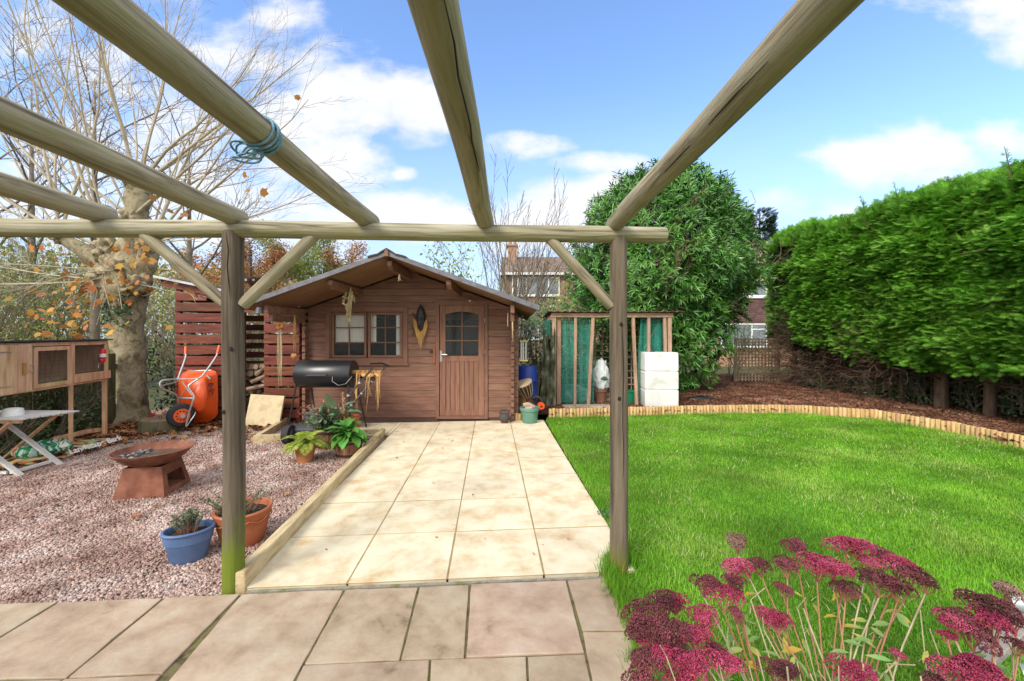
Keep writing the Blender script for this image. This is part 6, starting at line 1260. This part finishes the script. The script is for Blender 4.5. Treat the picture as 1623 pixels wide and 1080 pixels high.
def gappy(P, fr, thr, seed): return np.array([mnoise.noise(Vector((p[0]*fr+seed, p[1]*fr, p[2]*fr))) > thr for p in P])
def shell(n, c, r, lo=.7, flatb=None, bump=.18, fr=1.1, seed=0):
    q = rdir(n); t = RNG.uniform(lo**3, 1, n)**(1/3); b = np.array([1+bump*mnoise.noise(Vector((x*fr*2+seed,y*fr*2,z*fr*2)))+bump*.5*mnoise.noise(Vector((x*fr*5+seed,y*fr*5,z*fr*5))) for x,y,z in q])
    P = np.array(c)+q*(t*b)[:,None]*np.array(r); return P, q
def shrub(name, label, cat, c, r, mat, n, ls, tmpl=LEAF2, stems=14, group=None, stemmat='twig_dk', thr=-.12, fr=2.2, seed=1, ground=0, lo=.35, wr=.6, kids=(5,4)):
    T_ = thing(name, label, cat, (c[0], c[1], ground), group=group); rr = random.Random(seed)
    mb = MB()
    for k in range(stems):
        a = rr.uniform(0,6.28); d = Vector((math.cos(a)*r[0]*.8, math.sin(a)*r[1]*.8, c[2]+r[2]*rr.uniform(.2,.95)-ground)); limb(mb, rr, Vector((c[0]+rr.gauss(0,r[0]*.12), c[1]+rr.gauss(0,r[1]*.12), ground)), d, d.length*1.0, .012+.006*r[2], 2, kids, .02, .10, 6, spread=.6, kl=.4)
    mb.build('stems', M[stemmat], T_, world=True)
    P, q = shell(n, c, r, lo, seed=seed); k = gappy(P, fr, thr, seed) & (P[:,2] > ground+.05); P = P[k]; q = q[k]; n = len(P)
    leaves('foliage', T_, M[mat], P, q*.6+rdir(n)*.8, rdir(n)*.7+q*.5+np.array([0,-.2,.6]), RNG.uniform(.7,1.3,n)*ls, RNG.uniform(.8,1.2,n)*ls*wr, tmpl)
    return T_
# woodland edge behind the hutch
for i, (px, d, rx, z, rz, mt, n, ls, lb) in enumerate((
    (-20,10.5,1.9,1.9,2.2,'hedgeleaf',9000,.085,'tangled green shrub above the solid end of the hutch'),(75,11.5,1.7,2.0,2.3,'hedgeleaf',8000,.085,'loose green shrub behind the mesh door of the hutch'),
    (150,12.5,1.6,1.7,2.2,'hedgeleaf',6500,.085,'twiggy shrub just beside the pollarded trunk'),(300,12.0,1.7,1.5,1.7,'hedgeleaf',4500,.08,'brownish thicket of twigs behind the roof of the log store'),(385,15,2.0,1.5,2.5,'hedgeleaf',5000,.09,'green bramble bank beyond the pergola post'),(245,15.5,2.2,2.2,2.6,'hedgeleaf',6500,.1,'green bank between trunk and log store'),(20,15,2.6,2.8,3.0,'hedgeleaf',8000,.1,'tall pale green thicket farthest behind the hutch'))):
    X = (px-CX)/F*d; shrub('woodland_shrub', lb, 'shrub', (X, d, z), (rx, 1.2, rz), mt, n, ls, seed=40+i, stems=22, group='shrubs along the woodland edge', thr=-.02 if px in (150,300) else -.1, kids=(6,5))
def tree(name, label, px, d, H, sp, mat, n, ls, seed, group=None, trunk='twig_dk', cz=.62, cr=.40, nl=9, r0=None, lean=0, leafy=True, kids=(6,5,3), lev=3, thr=.0):
    X = (px-CX)/F*d; T_ = thing(name, label, 'tree', (X, d, -.09), group=group); rr = random.Random(seed); mb = MB(); r0 = r0 or H*.0105; th = H*.35; tips = []
    mb.tube([(X,d,-.1),(X+lean*.3,d,th*.5),(X+lean*.6,d,th),(X+lean,d,H*.6),(X+lean*1.1,d,H*.86)], [r0*1.25,r0,r0*.85,r0*.5,r0*.15], 9)
    for k in range(nl):
        t = .3+.55*k/nl; a = k*2.4+rr.uniform(-.4,.4); el = .35+.6*t; limb(mb, rr, Vector((X+lean*t, d, H*t)), Vector((math.cos(a), math.sin(a), el*1.4)), sp*rr.uniform(.75,1.1)*(1.25-.6*t), r0*.5*(1.2-t), lev-1, kids, .03, .10, 7, tips, minr=.006*d/14, spread=.6, kl=.5)
    mb.build('trunk', M[trunk], T_, world=True, smooth='all')
    if leafy:
        ip = RNG.integers(0, len(tips), n); P = np.array([tuple(tips[i][0]) for i in ip])+RNG.normal(0, ls*1.6, (n,3)); leaves('crown', T_, M[mat], P, rdir(n), rdir(n)+np.array([0,-.3,.7]), RNG.uniform(.7,1.3,n)*ls, RNG.uniform(.5,.9,n)*ls, LEAF2)
    return T_
M['autumn_far'] = pm('russet_foliage', [(.25,.10,.03),(.42,.20,.07),(.46,.33,.12)], sc=1.2, rough=.7, isl=.35, trl=.3, bump=0, hue=.03)
M['green_far'] = pm('yellow_green_foliage', [(.10,.15,.03),(.22,.27,.06),(.36,.36,.10)], sc=1.0, rough=.7, isl=.35, trl=.3, bump=0, hue=.03)
M['sapling'] = pm('sapling_leaf', [(.18,.30,.05),(.34,.42,.10)], sc=1.5, rough=.6, isl=.3, trl=.4, bump=0)
for a in (('autumn_tree','russet and green tree showing just past the pergola post',410,24,6.6,2.8,'autumn_far',9000,.16,1),('autumn_tree','yellow green tree behind the cabin roof, lowest slope side',475,26,7.2,3.2,'green_far',12000,.16,2),('autumn_tree','russet topped tree just above the cabin roof slope',540,27,6.9,2.6,'autumn_far',8000,.16,3),('autumn_tree','orange tree peeping between trunk and log store roof',350,30,6.4,3.4,'autumn_far',9000,.18,4)):
    tree(a[0], a[1], *a[2:], group='autumn trees beyond the garden')
for a in (('bare_tree','tall bare tree with dark fine twigs farthest to the side of the pollard',-60,11.5,10.5,4.2,None,0,0,11),('bare_tree','dark stemmed bare tree standing directly behind the pollard crown',150,11.2,10.0,4.0,None,0,0,12),('bare_tree','slender bare tree with twigs spreading over the log store',300,14,10.0,3.8,None,0,0,13),('bare_tree','bare tree between the first two, seen above the hutch',50,14.5,12.0,4.8,None,0,0,14)):
    tree(*a[:2], *a[2:], leafy=False, nl=12, kids=(6,5,4), group='bare trees behind the hutch')
# behind the cabin
T_ = thing('multi_stem_tree', 'bare many stemmed tree in front of the far brown roofed house', 'tree', ((800-CX)/F*13, 13, -.09)); rr = random.Random(77); mb = MB()
for k in range(17):
    a = rr.uniform(0,6.28); limb(mb, rr, Vector(((800-CX)/F*13+rr.gauss(0,.2),13+rr.gauss(0,.2),-.1)), Vector((rr.uniform(-.55,.5), math.sin(a)*.2, 1)), rr.uniform(4.2,5.9), .045, 2, (8,5), .02, .05, 9, minr=.006, spread=.45, kl=.36, first=.3)
mb.build('stems', M['twig_dk'], T_, world=True, smooth='all')
tree('sapling', 'slim sapling with fresh yellow green leaves above the cabin roof', 712, 11.5, 4.3, 1.3, 'sapling', 700, .12, 31, nl=10, kids=(5,3,2), lev=2); tree('sapling', 'tiny leafed sapling just over the ridge of the cabin', 570, 11, 3.7, .8, 'sapling', 130, .09, 32, nl=6, kids=(4,3,2), lev=2)
shrub('yellow_shrub', 'yellow leaved shrub between the far house and the laurel', 'shrub', ((905-CX)/F*12.3, 12.3, 2.0), (1.15,.8,1.25), 'leaf_yellow', 1900, .085, seed=51, stems=16, thr=.0)
shrub('variegated_shrub', 'grey green shrub behind the blue barrel and the wind chime', 'shrub', (.62, 9.3, 1.1), (.62,.5,1.1), 'bergenia', 2600, .07, seed=52, stems=10, thr=-.2)
shrub('evergreen_shrub', 'dark evergreen growth filling the back of the lean-to', 'shrub', (1.7, 10.5, 1.2), (1.7,.5,1.35), 'laurel', 5200, .11, seed=53, stems=8, thr=-.3, lo=.5)
shrub('golden_shrub', 'golden yellow shrub behind the lattice gate', 'shrub', ((1160-CX)/F*12.6, 12.6, 1.2), (.75,.5,.8), 'sapling', 2200, .06, seed=54, stems=12, thr=-.1)
shrub('dark_shrub', 'dark leathery shrub between pollarded trunk and log store', 'shrub', (-6.45, 8.0, .8), (.75,.4,.95), 'ivy', 2300, .10, seed=55, stems=8, thr=-.25)
for i, (x, y, rx, rz, lb) in enumerate(((-6.55,5.9,.35,.62,'dark ivy tangle under the mesh end of the hutch'),(-6.35,5.0,.35,.6,'dark ivy mound below the plank door of the hutch'),(-6.95,6.3,.3,.5,'ivy at the trunk foot behind the hutch leg'))):
    shrub('ivy_mound', lb, 'ivy', (x, y, .28), (rx,.55,rz), 'ivy', 1500, .06, seed=60+i, stems=8, thr=-.25, group='ivy under the hutch')
FN = thing('board_fence', 'dark mossy board fence behind the hutch legs', 'fence', (-6.95, 5.2, -.05)); mb = MB()
for k in range(24): y = 2.2+k*.205; mb.obox((-6.86-.05*(y-4)*.2, y, .55), (.025,.19,1.25)); 
mb.build('boards', M['fence'], FN, world=True, bevel=.004)
for z in (.25,.95): mb = MB(); mb.beam((-6.84,2.2,z),(-6.92,7.1,z),.06,.08); mb.build('rail', M['fence'], FN, world=True)
# laurel
LR = thing('laurel', 'huge glossy dark green laurel bush behind the lean-to and tank', 'shrub', (4.05, 10.9, .05)); mb = MB(); rr = random.Random(5)
for k in range(16): a = rr.uniform(0,6.28); limb(mb, rr, Vector((4.1+rr.gauss(0,.25),10.9+rr.gauss(0,.2),0)), Vector((math.cos(a)*.7,math.sin(a)*.5,1.3)), 4.2, .06, 2, (6,4), .02, .08, 7, minr=.006, spread=.6, kl=.45)
mb.build('stems', M['bark_red'], LR, world=True)
def rosettes(n, blobs, seed, ls=.145, per=8):
    Ps, Qs = [], []
    for c, r, w in blobs:
        P, q = shell(int(n*w), c, r, .72, bump=.24, fr=1.5, seed=seed); Ps.append(P); Qs.append(q)
    P = np.concatenate(Ps); q = np.concatenate(Qs); k = (P[:,2] > .12) & (q[:,1] < .55) & gappy(P, 1.9, -.42, seed); P, q = P[k], q[k]; n = len(P)
    ax = q*.8+rdir(n)*.45+np.array([0,-.15,.35]); ax /= np.linalg.norm(ax, axis=1, keepdims=True)
    P2 = np.repeat(P, per, 0); A2 = np.repeat(ax, per, 0); m = len(P2); o = np.cross(A2, rdir(m)); o /= np.linalg.norm(o, axis=1, keepdims=True); t = RNG.uniform(.15,1.0,m)[:,None]
    D = A2*(.25+.75*t)+o*(1.1-.5*t)+np.array([0,0,-.25]); Nn = A2-o*.3+rdir(m)*.2; return P2+A2*t*.12, D, Nn, RNG.uniform(.7,1.2,m)*ls, m
P, D, Nn, L_, n = rosettes(10500, [((3.98,10.7,3.45),(2.22,1.9,2.25),.70),((3.2,10.6,1.8),(1.35,1.4,1.3),.1),((4.3,10.6,1.45),(1.05,1.2,1.35),.12),((4.0,10.5,4.5),(1.7,1.5,1.15),.1)], 3, ls=.18)
leaves('foliage', LR, M['laurel'], P, D, Nn, L_, L_*.34, LEAF)
P, q = shell(16000, (3.95,11.0,3.1), (1.85,1.5,2.6), .5, seed=8); n = len(P); leaves('inner_foliage', LR, M['laurel'], P, rdir(n), rdir(n), RNG.uniform(.13,.2,n), RNG.uniform(.07,.1,n), LEAF2)

# conifer hedge: a row of trees, each with its trunk and crown
rowy = [3.9, 5.0, 6.05, 7.04, 7.84, 8.6, 9.45, 10.3, 11.1, 11.9]
lbs = ['hedge conifer closest to the sedum, mostly out of view','hedge conifer beside the last visible log edging','hedge conifer with trunk hidden by low sprays near view edge','hedge conifer whose slim trunk shows furthest along the front','hedge conifer with the stoutest bare pale trunk','hedge conifer with a thin ivy clad trunk after the stout one','hedge conifer above the ivy patch in mid hedge','hedge conifer with a brown dead underside','hedge conifer over the heap of dead twigs','last hedge conifer, overhanging the lattice gate']
fr_rng = np.random.default_rng(4)
for i, y in enumerate(rowy):
    HT = thing('hedge_conifer', lbs[i], 'conifer', (8.35, y, .05), group='conifers in the clipped hedge'); rr = random.Random(100+i); mb = MB()
    r_ = .08 if abs(y-7.84) > .1 else .11
    mb.tube([(8.32,y,-.05),(8.33,y,.3),(8.35,y,1.2),(8.4,y,2.4),(8.45,y,3.8)], [r_*1.15,r_,r_*.85,r_*.6,.02], 12); tr_ = mb.build('trunk', M['bark_red'], HT, world=True, smooth='all')
    mb = MB()
    for k in range(46):
        z = .55+3.2*k/46; a = PI+rr.uniform(-1.5,1.5); limb(mb, rr, Vector((8.35,y,z)), Vector((math.cos(a), math.sin(a), .25)), rr.uniform(.6,1.0), .016, 1, (4,), .02, .1, 5, minr=.0035, spread=.7)
    mb.build('dead_inner_branches', M['deadtwig'], HT, world=True)
    half = (rowy[i+1]-y if i < len(rowy)-1 else .8)*.5+.12; back = (y-rowy[i-1] if i else .8)*.5+.12
    end = i == len(rowy)-1; near = y < 8
    def surf(Y): return 7.42+max(0,Y-9.5)*.24+.25*math.sin(Y*.9+1)*.5+.12*math.sin(Y*2.3)
    top = lambda Y: 4.02-.012*(Y-6)**2*.2+.10*math.sin(Y*1.7)+(.18 if Y > 10 else 0)
    # brown underside rises towards the gate end
    bot = lambda Y: .85 if Y < 7.5 else .85+(Y-7.5)*.13
    n = int(10500*(half+back)/1.2) if near else int(7000*(half+back)/1.2)
    Y = fr_rng.uniform(y-back, y+half, n); zt = np.array([top(v) for v in Y]); zb = np.array([bot(v)+.22*mnoise.noise(Vector((v*1.9,4,0)))+.15*mnoise.noise(Vector((v*5,9,0))) for v in Y]); Z = zb+(zt-zb)*fr_rng.random(n)**.85
    X = np.array([surf(v) for v in Y]); s = (Z-zb)/(zt-zb); X = X+.55*np.clip(s-.72,0,1)**1.3*3.0+.25*np.clip(.18-s,0,1)*3
    nn = np.array([mnoise.noise(Vector((a*1.1,b*2.2,3)))+.6*mnoise.noise(Vector((a*3.2,b*5.5,8))) for a, b in zip(Y, Z)]); X = X-.20*nn+fr_rng.uniform(0,.28,n)
    Dn = np.stack([-.75+.3*fr_rng.normal(size=n), -.35+.5*fr_rng.normal(size=n), .05+.28*fr_rng.normal(size=n)+.5*np.clip(s-.8,0,1)], 1); Nn = np.stack([-.45+.25*fr_rng.normal(size=n), -.25+.25*fr_rng.normal(size=n), np.full(n,.85)], 1)
    P = np.stack([X, Y, Z], 1); Ls = fr_rng.uniform(.10,.24,n)
    m = n//4; Xt = fr_rng.uniform(7.9,9.3,m); Yt = fr_rng.uniform(y-back,y+half,m); Zt = np.array([top(v)+.22*mnoise.noise(Vector((u*1.8,v*1.8,2))) for u, v in zip(Xt, Yt)])-.1+.3*fr_rng.random(m)**2-.35*np.clip(8.15-Xt,0,1)
    P = np.concatenate([P, np.stack([Xt,Yt,Zt],1)]); Dn = np.concatenate([Dn, np.stack([-.5+.4*fr_rng.normal(size=m), -.2+.4*fr_rng.normal(size=m), .55+.3*fr_rng.random(m)],1)]); Nn = np.concatenate([Nn, np.tile([-.5,-.6,.5],(m,1))+.3*fr_rng.normal(size=(m,3))]); Ls = np.concatenate([Ls, fr_rng.uniform(.18,.34,m)])
    if end:
        m = 5200; Xe = fr_rng.uniform(8.0,9.4,m); Ze = 1.3+3.0*fr_rng.random(m); Ye = y+.6+.3*np.array([mnoise.noise(Vector((a*1.5,b*2,1))) for a, b in zip(Xe,Ze)]); 
        P = np.concatenate([P, np.stack([Xe,Ye,Ze],1)]); Dn = np.concatenate([Dn, fr_rng.normal(size=(m,3))*.5+np.array([-.6,.2,0])]); Nn = np.concatenate([Nn, np.tile([-.3,-.5,.8],(m,1))+.3*fr_rng.normal(size=(m,3))]); Ls = np.concatenate([Ls, fr_rng.uniform(.16,.3,m)])
    V_, F_ = scat(FROND[0], FROND[1], P, frames(Dn, Nn), np.column_stack([Ls*.9, Ls, Ls])); npm('crown', V_, F_, M['conifer'], HT)
    if i in (1, 2, 4, 5, 7):                                # feathery leaders above the clipped line
        mb = MB(); q0 = Vector((7.75, y+.2, top(y)-.3)); lead = [q0, q0+Vector((-.10,-.05,.35)), q0+Vector((-.25,-.1,.72 if i < 6 else .5))]; mb.tube(lead, [.012,.008,.003], 5); mb.build('leader', M['bark_red'], HT, world=True)
        k = 60; t = fr_rng.random(k); P = np.array([tuple(lead[0].lerp(lead[2], v)) for v in t]); Dn = fr_rng.normal(size=(k,3))*[.8,.5,.3]+[-.1,0,.45]; Ls = (1.1-t)*.30; V_, F_ = scat(FROND[0], FROND[1], P, frames(Dn, fr_rng.normal(size=(k,3))+[-.2,-1,.3]), np.column_stack([Ls*.6,Ls,Ls])); npm('leader_sprays', V_, F_, M['conifer'], HT)
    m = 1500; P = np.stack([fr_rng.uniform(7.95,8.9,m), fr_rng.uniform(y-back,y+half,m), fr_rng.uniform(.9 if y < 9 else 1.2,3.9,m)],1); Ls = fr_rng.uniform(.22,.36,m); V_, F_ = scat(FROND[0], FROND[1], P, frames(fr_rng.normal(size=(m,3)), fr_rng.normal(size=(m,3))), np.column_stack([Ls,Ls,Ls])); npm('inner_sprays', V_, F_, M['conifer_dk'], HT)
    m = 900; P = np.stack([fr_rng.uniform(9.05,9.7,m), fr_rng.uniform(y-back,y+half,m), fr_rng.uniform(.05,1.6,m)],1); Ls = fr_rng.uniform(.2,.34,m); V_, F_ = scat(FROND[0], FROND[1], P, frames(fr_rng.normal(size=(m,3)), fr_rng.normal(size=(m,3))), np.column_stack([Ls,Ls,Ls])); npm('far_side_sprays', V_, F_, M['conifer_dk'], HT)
    if y > 8.4:
        mb = MB()
        for k in range(120):
            p = Vector((8.3+rr.uniform(-.3,.5), y+rr.uniform(-.5,.5), rr.uniform(.3,1.9))); d = Vector((-1+rr.gauss(0,.4), rr.gauss(-.2,.6), rr.gauss(-.25,.4))); limb(mb, rr, p, d, rr.uniform(.4,.95), .007, 1, (5,), -.02, .12, 5, minr=.0032, spread=.7)
        mb.build('dead_twigs', M['deadtwig'], HT, world=True)
for i, (x, y, r, z, lb) in enumerate(((8.1,10.6,.5,.5,'ivy patch climbing the trellis under the dead twigs'),(8.2,9.2,.65,.55,'wide dark ivy patch at mid hedge foot'),(8.35,8.2,.45,.6,'ivy patch between the thin and the stout trunk'),(8.55,7.4,.45,.5,'ivy patch just past the stout trunk'),(8.5,6.4,.6,.6,'ivy at the foot of the hedge near the view edge'))):
    shrub('ground_ivy', lb, 'ivy', (x, y, z*.6), (.35,r,z), 'ivy', 1500, .055, seed=80+i, stems=5, thr=-.15, group='ivy along the hedge foot', ground=.05)
# trellis
def trellis(label, p, q, z0, z1, cell=.13, grp='square trellis panels'):
    T_ = thing('trellis_panel', label, 'trellis', (*((Vector(p)+Vector(q))/2)[:2], z0), group=grp); p = Vector(p); q = Vector(q); L_ = (q-p).length; d = (q-p)/L_; n_ = Vector((-d.y, d.x, 0)); mb = MB()
    k = int(L_/cell)
    for i in range(k+1): a = p+d*(L_*i/k); mb.beam((a.x,a.y,z0),(a.x,a.y,z1),.038,.012,up=n_)
    k = int((z1-z0)/cell)
    for i in range(k+1): z = z0+(z1-z0)*i/k; mb.beam((p.x,p.y,z)+n_*.0 if False else Vector((p.x,p.y,z))+n_*.013, Vector((q.x,q.y,z))+n_*.013, .012, .038)
    mb.build('lattice', M['trellis'], T_, world=True)
    for e in (p, q): mb = MB(); mb.beam((e.x,e.y,z0-.05),(e.x,e.y,z1+.05),.07,.07,up=n_); mb.build('post', M['trellis'], T_, world=True)
a, b = at(1166,600,12.1), at(1234,600,12.1); trellis('weathered lattice gate between the laurel and the hedge end', (a.x,a.y,0), (b.x,b.y,0), .06, 1.36, .092)
ys = [4.6,6.4,8.2,10.0,11.8]
for i in range(4): trellis(('trellis panel behind the hedge by the view edge','trellis panel behind the stout hedge trunk','trellis panel behind the mid hedge ivy','trellis panel behind the dead brown twigs')[i], (8.95,ys[i],0), (8.95,ys[i+1],0), .06, 1.7, .13)
# heap of dead brushwood by the gate
mb = MB(); rr = random.Random(9)
for k in range(330):
    p = Vector((8.2+rr.gauss(0,.35), 11.2+rr.gauss(0,.5), rr.uniform(.1,1.1))); a = rr.uniform(0,6.28); limb(mb, rr, p, Vector((math.cos(a), math.sin(a)*.6, rr.gauss(0,.35))), rr.uniform(.3,.8), .006, 1, (3,), -.03, .16, 5, minr=.003, spread=.7)
o = mb.build('dead_brushwood', M['deadtwig']); tag(o, 'tangle of dead brown brushwood heaped beside the lattice gate', 'brushwood', kind='stuff')

# ---------------------------------------------------------------- far houses
HA = thing('brick_house', 'far brown brick house with chimney, roof tiles and wide white window', 'house', (4.2, 29.5, -.09))
mb = MB(); mb.box(-.6, 10.5, 26, 33, -.09, 5.42); mb.build('wall', M['brick_dk'], HA, world=True)
mb = MB(); mb.add([(-.75,25.7,5.42),(10.7,25.7,5.42),(10.7,29.5,7.15),(-.75,29.5,7.15),(10.7,33.3,5.42),(-.75,33.3,5.42),(-.75,25.7,5.36),(10.7,25.7,5.36),(10.7,33.3,5.36),(-.75,33.3,5.36)], [(0,1,2,3),(3,2,4,5),(0,3,5),(1,4,2),(6,9,8,7),(0,6,7,1),(5,4,8,9)]); ra = mb.build('roof', M['rooftile'], HA, world=True)
mb = MB(); mb.box(-.3,.35,28.6,29.5,6.2,7.75); mb.box(-.38,.43,28.5,29.6,7.75,7.87); mb.tube([(-.12,29,7.87),(-.12,29,8.1)],.12,12); mb.tube([(.2,29,7.87),(.2,29,8.1)],.12,12); mb.build('chimney', M['brick'], ra, world=True)
mb = MB(); mb.box(-.75,10.7,25.6,25.72,5.28,5.43); mb.build('gutter', M['white'], HA, world=True)
M['sky_glass'] = flat('house_glass', (.16,.19,.21), .08, spec=.8)
def hwin(H_, x0, x1, z0, z1, y, bars=(), trans=None):
    mb = MB(); frame_rect(mb, x0, x1, z0, z1, .07, y-.05, y+.02); 
    for b in bars: mb.box(b-.035, b+.035, y-.045, y+.015, z0+.07, z1-.07)
    if trans: mb.box(trans[0], trans[1], y-.043, y+.013, trans[2]-.03, trans[2]+.03)
    w = mb.build('window', M['white'], H_, world=True); mb = MB(); mb.box(x0+.06,x1-.06,y-.02,y-.012,z0+.06,z1-.06); mb.build('pane', M['sky_glass'], w, world=True)
    mb = MB(); mb.box(x0-.06,x1+.06,y-.12,y-.051,z0-.08,z0); mb.build('sill', M['white'], w, world=True)
    return w
hwin(HA, .34, 3.06, 4.0, 5.18, 25.99, (.9, 2.35)); hwin(HA, 5.2, 7.6, 4.0, 5.18, 25.99, (6.4,)); hwin(HA, .34, 3.06, 1.2, 2.5, 25.99, (1.7,))
mb = MB(); mb.tube([(.05,25.93,0),(.05,25.93,5.3)], .045, 8); mb.build('drainpipe', M['white'], HA, world=True)
HB = thing('tile_hung_house', 'house with hung tiles and white windows seen past the hedge end', 'house', (12.0, 23.0, -.09))
mb = MB(); mb.box(9.2, 14.2, 20, 26, -.09, 5.0); mb.build('wall', M['brick'], HB, world=True)
mb = MB(); mb.add([(9.0,19.7,4.95),(14.4,19.7,4.95),(14.4,23,6.9),(9.0,23,6.9),(14.4,26.3,4.95),(9.0,26.3,4.95)], [(0,1,2,3),(3,2,4,5),(0,3,5),(1,4,2),(0,5,4,1)]); mb.build('roof', M['rooftile'], HB, world=True)
mb = MB(); mb.box(9.4, 12.66, 19.93, 19.998, 2.05, 3.30); mb.build('tile_hanging', M['tilehung'], HB, world=True)
hwin(HB, 10.6, 12.6, 3.36, 4.2, 19.98, (11.6,)); w = hwin(HB, 10.3, 12.6, .9, 2.04, 19.98, (11.85,), (11.85,12.55,1.75))
mb = MB(); drp = drape(10.7,11.5,3.45,4.1,19.955,.006,40); drp.build('curtain', M['cloth'], HB, world=True)
M['dc'] = M['conifer_dk']
DC = thing('dark_conifer_tree', 'dark conifer top rising beyond the laurel and hedge', 'tree', (13.2, 22.5, -.09)) if False else None
x, d = (1204-CX)/F*24, 24
DC = thing('dark_conifer_tree', 'dark conifer top rising in the gap beyond laurel and hedge', 'tree', (x, d, -.09)); mb = MB(); mb.tube([(x,d,-.1),(x,d,4),(x,d,8.6)], [.25,.18,.03], 8); mb.build('trunk', M['bark_red'], DC, world=True)
n = 7000; t = RNG.random(n)**.6; z = 8.9-7.4*t; rad = (.25+1.25*np.minimum(1,t*2.2)**.8)*(1+.25*np.sin(z*3.1))*RNG.uniform(.55,1.05,n); a = RNG.uniform(0,2*PI,n); P = np.stack([x+rad*np.cos(a), d+rad*np.sin(a), z],1)
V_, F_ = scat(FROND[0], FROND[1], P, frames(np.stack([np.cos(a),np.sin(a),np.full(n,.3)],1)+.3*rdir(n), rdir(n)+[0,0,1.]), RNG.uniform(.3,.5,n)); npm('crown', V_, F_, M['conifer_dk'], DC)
# far-off wood on the horizon
for nm, n, mt, lb in (('distant_wood', 26000, 'green_far', 'far off line of yellow green trees along the horizon'), ('distant_autumn_wood', 16000, 'autumn_far', 'far off russet trees mixed along the horizon')):
    a = RNG.uniform(-1.3, 1.25, n); dist = RNG.uniform(42, 64, n); hh = 5.0+2.2*np.array([mnoise.noise(Vector((v*6,0,0)))+.5*mnoise.noise(Vector((v*22,0,3))) for v in a])+6.5*np.clip((-a-.45)*2.5,0,1); P = np.stack([dist*np.tan(a)*.8, dist, -.1+hh*RNG.random(n)**.7],1)
    V_, F_ = scat(LEAF2[0], LEAF2[1], P, frames(rdir(n), rdir(n)+[0,-1,.5]), RNG.uniform(.4,.9,n)); o = npm(nm, V_, F_, M[mt]); tag(o, lb, 'wood', kind='stuff')

# ---------------------------------------------------------------- fallen leaves
def fallen(name, label, n, fn, mat, z=-.03, ls=(.05,.11)):
    P = np.array([fn() for _ in range(n)]); yaw = RNG.uniform(0,2*PI,n); t = RNG.normal(0,.35,(n,2)); D = np.stack([np.cos(yaw),np.sin(yaw),t[:,0]],1); Nn = np.stack([t[:,1],t[:,0],np.ones(n)],1); s = RNG.uniform(*ls, n)
    V_, F_ = scat(PALM[0], PALM[1]*1, np.column_stack([P, z+RNG.uniform(0,.03,n)]), frames(D, Nn), np.column_stack([s,s,s*2.5])); o = npm(name, V_, F_, mat); tag(o, label, 'fallen leaves', kind='stuff')
rr = random.Random(12)
def f1():
    u = rr.random()
    if u < .5: return (rr.uniform(-6.6,-3.8), 6.9-abs(rr.gauss(0,.3)))
    if u < .8: return (-6.1+rr.gauss(0,.4), 6.3+rr.gauss(0,.4))
    return (rr.uniform(-6.3,-5.5), rr.uniform(4.2,6.2))
fallen('fallen_leaves', 'brown fallen leaves drifted against the log store, stump and trunk', 1500, f1, M['leaf_brown'], -.02)
fallen('scattered_leaves', 'odd brown leaves scattered over the open gravel', 90, lambda: (rr.uniform(-5.2,-1.6), rr.uniform(3.2,6.6)), M['leaf_brown'], -.03, (.03,.06))
fallen('patio_leaves', 'few tiny brown leaf scraps lying on the pale slabs', 26, lambda: pat(rr.uniform(-1.1,1.1), rr.uniform(.1,4.3)), M['leaf_brown'], .010, (.012,.028))
WD = thing('weed_tuft', 'small round leaved weed growing between patio slab and lawn', 'plant', tuple(gr(958,818)))
c = gr(960,818); n = 46; a = RNG.uniform(0,6.28,n); r = RNG.uniform(0,.07,n); leaves('leaves', WD, M['ivy'] if False else M['bergenia'], np.stack([c.x+r*np.cos(a), c.y+r*np.sin(a), RNG.uniform(.01,.06,n)],1), rdir(n)*[1,1,.2], rdir(n)*.5+[0,0,1.], RNG.uniform(.02,.035,n), RNG.uniform(.02,.03,n))
